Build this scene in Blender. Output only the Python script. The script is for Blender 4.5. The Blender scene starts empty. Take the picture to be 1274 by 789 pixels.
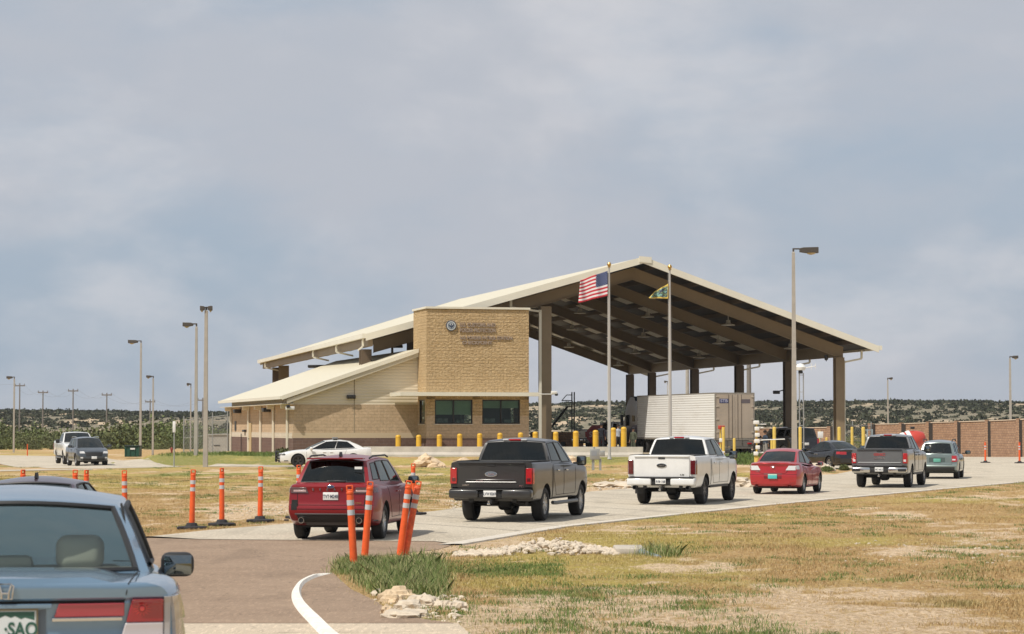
HAZE = True
import bpy, bmesh, math, random
import numpy as np
from mathutils import Vector, Matrix, Euler, noise as mnoise
random.seed(7); rng = np.random.default_rng(7)
sc = bpy.context.scene
col = sc.collection
R = math.radians
# ------------------------------------------------------------ camera
FP = 3000.0                      # focal length in photo pixels (photo 1274 x 789)
CAM_Z = 2.24
PITCH = math.atan((531 - 394.5) / FP)
cd = bpy.data.cameras.new('camera'); cam = bpy.data.objects.new('camera', cd); col.objects.link(cam)
cd.sensor_width = 36; cd.lens = FP * 36 / 1274; cd.clip_start = 0.5; cd.clip_end = 20000
cam.location = (0, 0, CAM_Z); cam.rotation_euler = (math.pi / 2 + PITCH, 0, 0)
cd.dof.use_dof = True; cd.dof.focus_distance = 85; cd.dof.aperture_fstop = 8
sc.camera = cam
# ------------------------------------------------------------ light
SUN_EL, SUN_AZ = 55, 227          # azimuth: clockwise from +Y; the sun stands behind the camera's left shoulder
sd = Vector((math.sin(R(SUN_AZ)) * math.cos(R(SUN_EL)), math.cos(R(SUN_AZ)) * math.cos(R(SUN_EL)), math.sin(R(SUN_EL))))
sl = bpy.data.lights.new('sun', 'SUN'); sl.energy = 4.15; sl.angle = R(0.8); sl.color = (1, .93, .83)
so = bpy.data.objects.new('sun', sl); col.objects.link(so); so.rotation_euler = (-sd).to_track_quat('-Z', 'Y').to_euler()
so.location = (0, 0, 60)
w = bpy.data.worlds.new('World'); sc.world = w; w.use_nodes = True
nt = w.node_tree; N = nt.nodes; Lk = nt.links
for n in list(N): N.remove(n)
out = N.new('ShaderNodeOutputWorld'); bg = N.new('ShaderNodeBackground'); bg.inputs[1].default_value = .1
sky = N.new('ShaderNodeTexSky'); sky.sky_type = 'NISHITA'; sky.sun_disc = False
sky.sun_elevation = R(SUN_EL); sky.sun_rotation = R(SUN_AZ); sky.dust_density = 2.0; sky.air_density = 1.0
tc = N.new('ShaderNodeTexCoord')
def wnoise(scale, sx, sz, detail, lo, hi, off=0.0, dist=.3):
    mp = N.new('ShaderNodeMapping'); mp.inputs['Scale'].default_value = (sx, sx, sz); mp.inputs['Rotation'].default_value = (0, R(-9), 0)
    mp.inputs['Location'].default_value = (off, off * .7, off * .3)
    no = N.new('ShaderNodeTexNoise'); no.inputs['Scale'].default_value = scale; no.inputs['Detail'].default_value = detail
    no.inputs['Roughness'].default_value = .55; no.inputs['Distortion'].default_value = dist
    mr = N.new('ShaderNodeMapRange'); mr.interpolation_type = 'SMOOTHSTEP'
    mr.inputs['From Min'].default_value = lo; mr.inputs['From Max'].default_value = hi
    Lk.new(tc.outputs['Generated'], mp.inputs[0]); Lk.new(mp.outputs[0], no.inputs[0]); Lk.new(no.outputs[0], mr.inputs[0])
    return mr.outputs[0]
c1 = wnoise(4.4, 1, 2.6, 8, .34, .62, 3.1, .12)
c2 = wnoise(7.5, 1, 2.0, 9, .44, .70, 7.7, .15)
base = N.new('ShaderNodeMix'); base.data_type = 'RGBA'; base.inputs[0].default_value = .90
base.inputs[7].default_value = (3.9, 4.72, 5.75, 1)
Lk.new(sky.outputs[0], base.inputs[6])
m1 = N.new('ShaderNodeMix'); m1.data_type = 'RGBA'; m1.inputs[7].default_value = (4.9, 5.2, 5.8, 1)
Lk.new(base.outputs[2], m1.inputs[6]); Lk.new(c1, m1.inputs[0])
mm = N.new('ShaderNodeMath'); mm.operation = 'MULTIPLY'; mm.inputs[1].default_value = .6; Lk.new(c2, mm.inputs[0])
m2 = N.new('ShaderNodeMix'); m2.data_type = 'RGBA'; m2.inputs[7].default_value = (7.0, 6.9, 7.1, 1)
Lk.new(m1.outputs[2], m2.inputs[6]); Lk.new(mm.outputs[0], m2.inputs[0])
Lk.new(m2.outputs[2], bg.inputs[0]); Lk.new(bg.outputs[0], out.inputs[0])
vs = sc.view_settings; vs.view_transform = 'Standard'; vs.look = 'None'; vs.exposure = 0.0; vs.gamma = 1; vs.use_curve_mapping = False
sc.cycles.max_bounces = 6; sc.cycles.transparent_max_bounces = 12; sc.cycles.volume_bounces = 0

# ------------------------------------------------------------ helpers
def ray(px, py):
    a, b = (px - 637) / FP, -(py - 394.5) / FP
    c, s = math.cos(PITCH), math.sin(PITCH)
    return Vector((a, c - s * b, s + c * b))
def P(px, py, Y):                # the point at depth Y metres seen at a photo pixel
    d = ray(px, py); return Vector((0, 0, CAM_Z)) + d * (Y / d.y)
def sm(t, a, b):
    t = min(1, max(0, (t - a) / (b - a))); return t * t * (3 - 2 * t)
def g(x, y):                     # height of the land
    z = .4 * (1 - sm(y, 15, 24))
    m = sm(x, -27, -20) * (1 - sm(x, 19, 24))
    z += .4 * sm(y, 137, 147) * m * (1 - sm(y, 300, 400))
    z -= .25 * sm(y, 128, 150) * (1 - sm(x, -30, -24)) * (1 - sm(y, 300, 500))
    z -= .35 * sm(y, 170, 215) * sm(x, 22, 30) * (1 - sm(y, 300, 500))
    return z
def G(px, py, lift=0.0):         # where the ray through a photo pixel meets the land
    d = ray(px, py); o = Vector((0, 0, CAM_Z)); t = 5.0
    for _ in range(60):
        p = o + d * t; h = p.z - g(p.x, p.y) - lift
        t += h / max(-d.z, .006) * .7
        if abs(h) < .001: break
    p = o + d * t; p.z = g(p.x, p.y); return p

_m = {}
def mat(name, c, rough=.6, metal=0.0, coat=0.0, spec=.5, noise=0.0, nscale=5.0, bump=0.0, bscale=30.0, emit=None):
    if name in _m: return _m[name]
    m = bpy.data.materials.new(name); m.use_nodes = True; t = m.node_tree; b = t.nodes['Principled BSDF']
    b.inputs['Base Color'].default_value = (*c, 1); b.inputs['Roughness'].default_value = rough; b.inputs['Metallic'].default_value = metal
    b.inputs['Coat Weight'].default_value = coat; b.inputs['Coat Roughness'].default_value = .06; b.inputs['Specular IOR Level'].default_value = spec
    if noise > 0:
        tcn = t.nodes.new('ShaderNodeTexCoord')
        n1 = t.nodes.new('ShaderNodeTexNoise'); n1.inputs['Scale'].default_value = nscale; n1.inputs['Detail'].default_value = 8; n1.inputs['Roughness'].default_value = .65
        r = t.nodes.new('ShaderNodeValToRGB')
        lo = tuple(max(0, v * (1 - noise)) for v in c); hi = tuple(min(1, v * (1 + noise)) for v in c)
        r.color_ramp.elements[0].position = .3; r.color_ramp.elements[0].color = (*lo, 1); r.color_ramp.elements[1].position = .7; r.color_ramp.elements[1].color = (*hi, 1)
        t.links.new(tcn.outputs['Object'], n1.inputs[0]); t.links.new(n1.outputs[0], r.inputs[0]); t.links.new(r.outputs[0], b.inputs['Base Color'])
    if bump > 0:
        tcn = t.nodes.new('ShaderNodeTexCoord'); n2 = t.nodes.new('ShaderNodeTexNoise'); n2.inputs['Scale'].default_value = bscale; n2.inputs['Detail'].default_value = 6
        bp = t.nodes.new('ShaderNodeBump'); bp.inputs['Strength'].default_value = 1; bp.inputs['Distance'].default_value = bump
        t.links.new(tcn.outputs['Object'], n2.inputs[0]); t.links.new(n2.outputs[0], bp.inputs['Height']); t.links.new(bp.outputs[0], b.inputs['Normal'])
    _m[name] = m; return m
def glass_mat(name, tint, refl=.35, rough=.03):
    if name in _m: return _m[name]
    m = bpy.data.materials.new(name); m.use_nodes = True; t = m.node_tree
    for n in list(t.nodes): t.nodes.remove(n)
    o = t.nodes.new('ShaderNodeOutputMaterial'); tr = t.nodes.new('ShaderNodeBsdfTransparent'); tr.inputs[0].default_value = (*tint, 1)
    gl = t.nodes.new('ShaderNodeBsdfGlossy'); gl.inputs['Roughness'].default_value = rough; gl.inputs[0].default_value = (.92, .96, .90, 1)
    lw = t.nodes.new('ShaderNodeLayerWeight'); lw.inputs[0].default_value = refl
    mx = t.nodes.new('ShaderNodeMixShader')
    t.links.new(lw.outputs['Fresnel'], mx.inputs[0]); t.links.new(tr.outputs[0], mx.inputs[1]); t.links.new(gl.outputs[0], mx.inputs[2]); t.links.new(mx.outputs[0], o.inputs[0])
    _m[name] = m; return m

class MB:
    def __init__(s): s.v = []; s.f = []; s.m = []
    def add(s, vs_, fs, mi=0, M=None):
        o = len(s.v)
        if M is not None: vs_ = [M @ Vector(p) for p in vs_]
        s.v += [tuple(p) for p in vs_]; s.f += [tuple(i + o for i in f) for f in fs]
        s.m += [mi] * len(fs) if isinstance(mi, int) else list(mi)
        return s
    def box(s, c, d, mi=0, M=None):
        x, y, z = c; a, b, e = d[0] / 2, d[1] / 2, d[2] / 2
        vs_ = [(x + i * a, y + j * b, z + k * e) for k in (-1, 1) for j in (-1, 1) for i in (-1, 1)]
        return s.add(vs_, [(0, 2, 3, 1), (4, 5, 7, 6), (0, 1, 5, 4), (2, 6, 7, 3), (0, 4, 6, 2), (1, 3, 7, 5)], mi, M)
    def b2(s, a, b, mi=0, M=None):      # box from two corners
        return s.box([(a[i] + b[i]) / 2 for i in range(3)], [abs(b[i] - a[i]) for i in range(3)], mi, M)
    def rbox(s, c, d, r=.02, mi=0, M=None, seg=2):
        bm = bmesh.new(); bmesh.ops.create_cube(bm, size=1)
        for v in bm.verts: v.co = Vector((v.co.x * d[0], v.co.y * d[1], v.co.z * d[2]))
        r = min(r, min(d) * .49)
        bmesh.ops.bevel(bm, geom=bm.edges[:], offset=r, segments=seg, affect='EDGES', profile=.5)
        bm.verts.index_update()
        s.add([(v.co.x + c[0], v.co.y + c[1], v.co.z + c[2]) for v in bm.verts], [[v.index for v in f.verts] for f in bm.faces], mi, M); bm.free(); return s
    def tube(s, pts, r, n=10, mi=0, M=None, cap=True):
        pts = [Vector(p) for p in pts]; rs = r if isinstance(r, (list, tuple)) else [r] * len(pts)
        vs_ = []; fs = []; up0 = None
        for i, p in enumerate(pts):
            t = (pts[min(i + 1, len(pts) - 1)] - pts[max(i - 1, 0)]).normalized()
            if up0 is None: up0 = Vector((0, 0, 1)) if abs(t.z) < .9 else Vector((1, 0, 0))
            a = t.cross(up0).normalized(); b = t.cross(a).normalized(); up0 = a.cross(t).normalized() if False else up0
            for k in range(n):
                an = 2 * math.pi * k / n; vs_.append(p + (a * math.cos(an) + b * math.sin(an)) * rs[i])
        for i in range(len(pts) - 1):
            for k in range(n): fs.append((i * n + k, i * n + (k + 1) % n, (i + 1) * n + (k + 1) % n, (i + 1) * n + k))
        if cap: fs.append(tuple(range(n))[::-1]); fs.append(tuple((len(pts) - 1) * n + k for k in range(n)))
        return s.add(vs_, fs, mi, M)
    def lathe(s, prof, n=24, mi=0, M=None, axis='z'):   # prof: (radius, height)
        vs_ = []; fs = []; mi_l = []
        for (r, h) in prof:
            for k in range(n):
                a = 2 * math.pi * k / n
                vs_.append((r * math.cos(a), r * math.sin(a), h) if axis == 'z' else (h, r * math.cos(a), r * math.sin(a)))
        for i in range(len(prof) - 1):
            for k in range(n): fs.append((i * n + k, i * n + (k + 1) % n, (i + 1) * n + (k + 1) % n, (i + 1) * n + k))
        return s.add(vs_, fs, mi, M)
    def prism(s, poly, y0, y1, mi=0, M=None):           # poly in (x,z), extruded along y
        n = len(poly); vs_ = [(x, y0, z) for x, z in poly] + [(x, y1, z) for x, z in poly]
        fs = [tuple(range(n)), tuple(range(2 * n - 1, n - 1, -1))] + [(i, i + n, (i + 1) % n + n, (i + 1) % n) for i in range(n)]
        return s.add(vs_, fs, mi, M)
    def grid(s, rows, mi=0, M=None, closed=False):       # rows of equal-length point lists
        n = len(rows[0]); vs_ = [p for r in rows for p in r]; fs = []
        for i in range(len(rows) - 1):
            for k in range(n - 1 + (1 if closed else 0)): fs.append((i * n + k, i * n + (k + 1) % n, (i + 1) * n + (k + 1) % n, (i + 1) * n + k))
        return s.add(vs_, fs, mi, M)
    def build(s, name, mats, parent=None, angle=35, bevel=0, fixn=True, merge=0):
        me = bpy.data.meshes.new(name); me.from_pydata(s.v, [], s.f)
        if not isinstance(mats, (list, tuple)): mats = [mats]
        for m in mats: me.materials.append(m)
        me.polygons.foreach_set('material_index', s.m)
        if fixn or merge:
            bm = bmesh.new(); bm.from_mesh(me)
            if merge: bmesh.ops.remove_doubles(bm, verts=bm.verts, dist=merge)
            if fixn: bmesh.ops.recalc_face_normals(bm, faces=bm.faces)
            bm.to_mesh(me); bm.free()
        if angle:
            me.polygons.foreach_set('use_smooth', [True] * len(me.polygons)); me.set_sharp_from_angle(angle=R(angle))
        o = bpy.data.objects.new(name, me); col.objects.link(o)
        if parent is not None: o.parent = parent
        if bevel:
            b = o.modifiers.new('bevel', 'BEVEL'); b.width = bevel; b.segments = 2; b.limit_method = 'ANGLE'; b.angle_limit = R(30)
        return o
def tag(o, label=None, cat=None, group=None, kind=None):
    if label: o['label'] = label
    if cat: o['category'] = cat
    if group: o['group'] = group
    if kind: o['kind'] = kind
    return o
def thing(name, label, cat, loc=(0, 0, 0), rz=0, group=None):
    o = bpy.data.objects.new(name, None); col.objects.link(o); o.location = loc; o.rotation_euler = (0, 0, rz)
    o.empty_display_size = .3
    return tag(o, label, cat, group)
def copy_tree(o, parent=None, **k):
    c = o.copy(); col.objects.link(c); c.parent = parent
    for ch in list(o.children): copy_tree(ch, c)
    if k: tag(c, k.get('label'), k.get('cat'), k.get('group'))
    return c
def text_mesh(name, s, size, M, material, parent=None, depth=.004, align='CENTER', bold=0.0, sx=1.0):
    cu = bpy.data.curves.new(name, 'FONT'); cu.body = s; cu.size = size; cu.extrude = depth; cu.align_x = align; cu.align_y = 'CENTER'; cu.offset = bold
    t = bpy.data.objects.new(name, cu); col.objects.link(t)
    dg = bpy.context.evaluated_depsgraph_get(); me = bpy.data.meshes.new_from_object(t.evaluated_get(dg)); bpy.data.objects.remove(t)
    for v in me.vertices: v.co = M @ Vector((v.co.x * sx, v.co.y, v.co.z))
    me.materials.clear(); me.materials.append(material); me.name = name
    o = bpy.data.objects.new(name, me); col.objects.link(o)
    if parent is not None: o.parent = parent
    return o
def apply_mods(o):
    dg = bpy.context.evaluated_depsgraph_get(); me = bpy.data.meshes.new_from_object(o.evaluated_get(dg)); o.modifiers.clear(); o.data = me; return o
# rotation that stands text (made in the XY plane) up so that it reads from -Y
STAND = Matrix.Rotation(math.pi / 2, 4, 'X')
# ============================================================ THE SETTING: land and roads
ASPHALT_PX = [(-260, 668), (190, 667.5), (250, 671), (540, 673.5), (566, 677), (545, 684), (470, 692), (420, 700), (412, 711), (436, 733), (468, 748), (490, 765), (566, 776), (-260, 776)]
ROAD_L = [(150, 669.5), (190, 667.2), (260, 659.5), (330, 654), (440, 645), (540, 636), (640, 622.5), (730, 612), (790, 607), (930, 597), (1040, 590)]
ROAD_R = [(566, 678.5), (700, 656), (850, 640), (950, 629.5), (1050, 620), (1150, 611), (1274, 600), (1500, 585)]
def w2(pp): return [(G(a, b).x, G(a, b).y) for a, b in pp]
asphalt_poly = w2(ASPHALT_PX)
farconc = w2([(1075, 583), (1100, 573), (1190, 567), (1274, 566), (1500, 566)])
near_asph = w2([(540, 674), (250, 671.5)])
road_poly = w2(ROAD_L) + farconc + w2(ROAD_R)[::-1] + near_asph + w2([(190, 669.5)])
near_poly = [(-32, 27.62), (-.62, 27.62), (-.3, 25), (1.5, 18), (3.2, -8), (-32, -8)]
drive_far = w2([(-300, 566), (0, 566.5), (60, 567.5), (130, 569.5), (200, 573), (240, 577), (270, 578.6), (360, 579.3), (460, 579.6)])
drive_near = w2([(-300, 577), (0, 577.5), (60, 583), (130, 583), (200, 581.5), (240, 580.8), (270, 580.5), (360, 581), (460, 581)])
drive_poly = drive_near + drive_far[::-1]
_unused = w2([(-300, 571), (-300, 577), (20, 574), (60, 583), (110, 584), (130, 582), (200, 580.5), (270, 580.5), (360, 581), (460, 581), (460, 579.6), (360, 579.3), (270, 578.6), (215, 575), (130, 569.5), (60, 567.5), (0, 566.5)])
path_far = w2([(-300, 586), (0, 584.9), (60, 584.1), (115, 583.6)])
path_near = w2([(-300, 588), (0, 586.6), (60, 585.4), (115, 584.6)])
path_poly = path_near + path_far[::-1]
_unused = w2([(-300, 587.5), (0, 586.3), (60, 585.2), (112, 584.6), (112, 583.4), (60, 583.9), (0, 584.9), (-300, 586)])
pad_poly = [(-5, 150), (18.5, 150), (18.5, 240), (-16, 240)]
lane_poly = [(14, 131), (21, 128), (30, 150), (30, 240), (18, 240), (17, 150)]
roads = [('asphalt_road', asphalt_poly, .004), ('road', road_poly, .004), ('concrete_apron', near_poly, .004), ('driveway', drive_poly, .004), ('path', path_poly, .012), ('checkpoint_pavement', pad_poly, .004), ('lane', lane_poly, .008)]
def inpoly(xs, ys, poly):
    ins = np.zeros(xs.shape, bool); n = len(poly); j = n - 1
    for i in range(n):
        xi, yi = poly[i]; xj, yj = poly[j]
        c = ((yi > ys) != (yj > ys)) & (xs < (xj - xi) * (ys - yi) / (yj - yi + 1e-12) + xi); ins ^= c; j = i
    return ins
def dist_poly(xs, ys, poly):
    d = np.full(xs.shape, 1e9); n = len(poly)
    for i in range(n):
        ax, ay = poly[i]; bx, by = poly[(i + 1) % n]; L2 = (bx - ax) ** 2 + (by - ay) ** 2 + 1e-12
        t = np.clip(((xs - ax) * (bx - ax) + (ys - ay) * (by - ay)) / L2, 0, 1)
        d = np.minimum(d, np.hypot(xs - ax - t * (bx - ax), ys - ay - t * (by - ay)))
    return d
def road_fields(xs, ys):
    ins = np.zeros(xs.shape, bool); d = np.full(xs.shape, 1e9)
    for _, p, _ in roads: ins |= inpoly(xs, ys, p); d = np.minimum(d, dist_poly(xs, ys, p))
    return ins, d
gv = np.vectorize(g)
def vn(xs, ys, s, seed=0.0):
    f = np.vectorize(lambda a, b: mnoise.noise(Vector((a * s + seed, b * s + seed * 1.7, seed)))); return f(xs, ys)

# zones of the field: numpy value noise so that blades and soil agree
def vnoise(x, y, s, seed):
    x = x * s + seed * 17.3; y = y * s + seed * 9.1; xi = np.floor(x).astype(np.int64); yi = np.floor(y).astype(np.int64); fx = x - xi; fy = y - yi
    fx = fx * fx * (3 - 2 * fx); fy = fy * fy * (3 - 2 * fy)
    def h(a, b): v = (a * 374761393 + b * 668265263 + int(seed * 1013)) & 0xffffffff; v = ((v ^ (v >> 13)) * 1274126177) & 0xffffffff; return ((v ^ (v >> 16)) & 0xffff) / 65535.0
    return (h(xi, yi) * (1 - fx) + h(xi + 1, yi) * fx) * (1 - fy) + (h(xi, yi + 1) * (1 - fx) + h(xi + 1, yi + 1) * fx) * fy
def fbm(x, y, s, seed, n=4): 
    a = 0; w_ = 0
    for k in range(n): a = a + vnoise(x, y, s * 2 ** k, seed + k) * .55 ** k; w_ += .55 ** k
    return a / w_
def to_px(x, y): y = np.maximum(y, 5); return 637 + x / y * FP, 531 + CAM_Z / y * FP
def blob(px, py, cx, cy, rx, ry): return np.exp(-(((px - cx) / rx) ** 2 + ((py - cy) / ry) ** 2))
def zones(x, y):
    """green, sand, yellow fields from 0 to 1 (the patches the field has)"""
    px, py = to_px(x, y); py = np.clip(py, 531, 900)
    big = fbm(x, y * .5, .16, 3.1); mid = fbm(x, y * .55, .6, 8.2); fine = fbm(x, y * .8, 2.2, 12.7, 3)
    gr = .20 + (mid - .5) * 1.5 + (big - .5) * .8
    sa = .30 + (fbm(x, y * .4, .30, 21.5) - .5) * 1.5 + (fine - .5) * 1.1
    ye = .30 + (fbm(x, y * .5, .22, 33.5) - .5) * 1.8 + (fine - .5) * .5
    gr = gr + .65 * blob(px, py, 615, 710, 85, 8) + .3 * blob(px, py, 730, 738, 120, 5) + .35 * blob(px, py, 1130, 708, 170, 7) + .3 * blob(px, py, 560, 775, 60, 12) + .35 * blob(px, py, 1190, 755, 60, 8) - .25 * blob(px, py, 950, 665, 260, 18) + .22 * blob(px, py, 250, 592, 300, 9) + .22 * blob(px, py, 620, 594, 200, 8)
    sa = sa + .55 * blob(px, py, 1150, 684, 130, 11) + .5 * blob(px, py, 1240, 629, 60, 4) + .75 * blob(px, py, 980, 775, 360, 42) + .45 * blob(px, py, 860, 705, 80, 8) + .8 * blob(px, py, 305, 637, 50, 6) + .6 * blob(px, py, 560, 622, 50, 10) + .8 * blob(px, py, 765, 606, 40, 7) + .6 * blob(px, py, 915, 610, 40, 7) + .4 * blob(px, py, 1000, 590, 60, 6) + .5 * blob(px, py, 700, 782, 120, 10) - .5 * blob(px, py, 620, 715, 90, 14) + .35 * blob(px, py, 200, 615, 90, 8)
    ye = ye + .5 * blob(px, py, 650, 728, 150, 7) + .35 * blob(px, py, 930, 646, 120, 7) + .45 * blob(px, py, 250, 590, 260, 9) + .4 * blob(px, py, 600, 592, 200, 9) + .3 * blob(px, py, 1150, 650, 150, 8) - .3 * blob(px, py, 950, 765, 300, 25)
    bank = ((y > 139) & (y < 156) & (x < 12)).astype(float); gr = gr + .42 * bank; ye = ye + .4 * bank; sa = sa - .3 * bank
    f = lambda v, a, b: (lambda t: t * t * (3 - 2 * t))(np.clip((v - a) / (b - a), 0, 1))
    return f(gr, .42, .80), f(sa, .38, .72), f(ye, .35, .70)
def nodes_mat(name):
    m = bpy.data.materials.new(name); m.use_nodes = True; return m, m.node_tree, m.node_tree.nodes['Principled BSDF']
def tnoise(t, vec, scale, detail=6, rough=.6, mapscale=None, dist=0):
    if mapscale:
        mp = t.nodes.new('ShaderNodeMapping'); mp.inputs['Scale'].default_value = mapscale; t.links.new(vec, mp.inputs[0]); vec = mp.outputs[0]
    n = t.nodes.new('ShaderNodeTexNoise'); n.inputs['Scale'].default_value = scale; n.inputs['Detail'].default_value = detail; n.inputs['Roughness'].default_value = rough
    n.inputs['Distortion'].default_value = dist
    t.links.new(vec, n.inputs[0]); return n.outputs[0]
def ramp(t, fac, stops):
    r = t.nodes.new('ShaderNodeValToRGB'); e = r.color_ramp.elements
    while len(e) < len(stops): e.new(.5)
    for k, (p, c) in enumerate(stops): e[k].position = p; e[k].color = (*c, 1) if len(c) == 3 else c
    t.links.new(fac, r.inputs[0]); return r.outputs[0]
def mixc(t, fac, a, b, mode='MIX'):
    m = t.nodes.new('ShaderNodeMix'); m.data_type = 'RGBA'; m.blend_type = mode
    for k, v in ((0, fac), (6, a), (7, b)):
        if isinstance(v, (int, float)): m.inputs[k].default_value = v
        elif isinstance(v, tuple): m.inputs[k].default_value = (*v, 1)
        else: t.links.new(v, m.inputs[k])
    return m.outputs[2]
def geo_pos(t): return t.nodes.new('ShaderNodeNewGeometry').outputs['Position']
def mrange(t, fac, a, b, lo=0.0, hi=1.0):
    m = t.nodes.new('ShaderNodeMapRange'); m.interpolation_type = 'SMOOTHSTEP'
    for k, v in ((1, a), (2, b), (3, lo), (4, hi)): m.inputs[k].default_value = v
    t.links.new(fac, m.inputs[0]); return m.outputs[0]
def math_(t, op, a, b):
    m = t.nodes.new('ShaderNodeMath'); m.operation = op
    for k, v in enumerate((a, b)):
        if isinstance(v, (int, float)): m.inputs[k].default_value = v
        else: t.links.new(v, m.inputs[k])
    return m.outputs[0]
STRAW, BROWN, YGREEN, GREEN, SAND = (.56, .385, .17), (.44, .27, .12), (.46, .375, .10), (.18, .22, .055), (.80, .62, .42)
def field_colour(t):
    pos = geo_pos(t)
    at = t.nodes.new('ShaderNodeAttribute'); at.attribute_name = 'zone'; sp_ = t.nodes.new('ShaderNodeSeparateColor'); t.links.new(at.outputs['Color'], sp_.inputs[0])
    mid = tnoise(t, pos, 1.1, 6, .65, (1, .5, 1)); fine = tnoise(t, pos, 5.0, 6, .7)
    dry = mixc(t, mrange(t, fine, .35, .65), STRAW, BROWN)
    c = mixc(t, math_(t, 'MULTIPLY', sp_.outputs[2], mrange(t, fine, .3, .6, .5, 1.0)), dry, YGREEN)
    c = mixc(t, math_(t, 'MULTIPLY', sp_.outputs[0], mrange(t, fine, .35, .6, .45, .95)), c, GREEN)
    sand = mrange(t, math_(t, 'ADD', sp_.outputs[1], math_(t, 'MULTIPLY', math_(t, 'SUBTRACT', fine, .5), 1.8)), .30, .75)
    vf = tnoise(t, pos, 14, 6, .8, (1, .4, 1)); c = mixc(t, mrange(t, vf, .42, .62, 0, .7), c, mixc(t, .5, c, (.20, .13, .07))); c = mixc(t, mrange(t, tnoise(t, pos, 18, 5, .7, (1, .35, 1)), .54, .66, 0, .75), c, (.70, .575, .38))
    return pos, c, sand, fine, mid
m, t, b = nodes_mat('dry_field'); b.inputs['Roughness'].default_value = .95; b.inputs['Specular IOR Level'].default_value = .1
pos, c, sand, fine, mid = field_colour(t)
c = mixc(t, math_(t, 'MULTIPLY', sand, mrange(t, tnoise(t, pos, 9, 7, .85, (1, .4, 1)), .38, .54, .2, 1.0)), c, mixc(t, mrange(t, tnoise(t, pos, 13, 6, .85, (1, .4, 1)), .42, .60), SAND, (.50, .365, .24)))
t.links.new(c, b.inputs['Base Color'])
bp = t.nodes.new('ShaderNodeBump'); bp.inputs['Distance'].default_value = .10; t.links.new(tnoise(t, pos, 9, 8, .7), bp.inputs['Height']); t.links.new(bp.outputs[0], b.inputs['Normal'])
M_FIELD = m
m, t, b = nodes_mat('grass_blades'); b.inputs['Roughness'].default_value = .8; b.inputs['Specular IOR Level'].default_value = .2
pos, c, sand, fine, mid = field_colour(t)
c = mixc(t, mrange(t, tnoise(t, pos, 14, 3, .5), .4, .6, 0, .55), c, (.56, .47, .25)); t.links.new(c, b.inputs['Base Color']); M_BLADE = m
m, t, b = nodes_mat('green_blades'); b.inputs['Roughness'].default_value = .75; b.inputs['Specular IOR Level'].default_value = .2
c = ramp(t, tnoise(t, geo_pos(t), 7, 4, .6), [(.3, (.10, .16, .05)), (.55, (.17, .24, .07)), (.72, (.34, .36, .13))]); t.links.new(c, b.inputs['Base Color']); M_GREEN = m
def paved(name, a, b_, stain, sc1=.5, cracks=False):
    m, t, b = nodes_mat(name); pos = geo_pos(t); b.inputs['Roughness'].default_value = .9; b.inputs['Specular IOR Level'].default_value = .25
    c = mixc(t, mrange(t, tnoise(t, pos, sc1, 6, .65), .35, .65), a, b_)
    c = mixc(t, mrange(t, tnoise(t, pos, .18, 5, .6, (1, .4, 1)), .52, .7, 0, .5), c, stain)
    sp = tnoise(t, pos, 45, 3, .8); c = mixc(t, mrange(t, sp, .35, .65, 0, .35), c, tuple(v * .55 for v in a))
    c = mixc(t, mrange(t, tnoise(t, pos, 18, 4, .75, (1, .14, 1)), .50, .64, 0, .55), c, tuple(min(1, v * 1.4) for v in a)); c = mixc(t, mrange(t, tnoise(t, pos, 14, 5, .8, (1, .12, 1)), .54, .68, 0, .55), c, tuple(v * .55 for v in a)); c = mixc(t, mrange(t, tnoise(t, pos, .9, 4, .6, (1, .22, 1)), .54, .66, 0, .35), c, tuple(v * .6 for v in a))
    vo = t.nodes.new('ShaderNodeTexVoronoi'); vo.feature = 'DISTANCE_TO_EDGE'; vo.inputs['Scale'].default_value = .22; mpv = t.nodes.new('ShaderNodeMixRGB'); nz = t.nodes.new('ShaderNodeTexNoise'); nz.inputs['Scale'].default_value = 1.3; nz.inputs['Detail'].default_value = 5
    va = t.nodes.new('ShaderNodeVectorMath'); va.operation = 'ADD'; t.links.new(pos, nz.inputs[0]); t.links.new(pos, va.inputs[0]); t.links.new(nz.outputs['Color'], va.inputs[1]); t.links.new(va.outputs[0], vo.inputs[0]); t.nodes.remove(mpv)
    c = mixc(t, mrange(t, vo.outputs['Distance'], .0, .006, .55, 0), c, tuple(v * .45 for v in a))
    t.links.new(c, b.inputs['Base Color'])
    bp = t.nodes.new('ShaderNodeBump'); bp.inputs['Distance'].default_value = .008; t.links.new(sp, bp.inputs['Height']); t.links.new(bp.outputs[0], b.inputs['Normal'])
    return m
M_ASPH = paved('brown_asphalt', (.30, .215, .150), (.345, .25, .175), (.23, .165, .12), .7)
M_CONC = paved('pale_concrete', (.50, .44, .345), (.57, .505, .40), (.40, .35, .27), .4)
M_CONC2 = paved('sandy_concrete', (.55, .455, .34), (.60, .50, .375), (.42, .34, .25), .6)
ROADMAT = {'asphalt_road': M_ASPH, 'road': M_CONC, 'concrete_apron': M_CONC2, 'driveway': M_CONC, 'path': M_CONC, 'checkpoint_pavement': M_CONC, 'lane': M_CONC}
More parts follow.
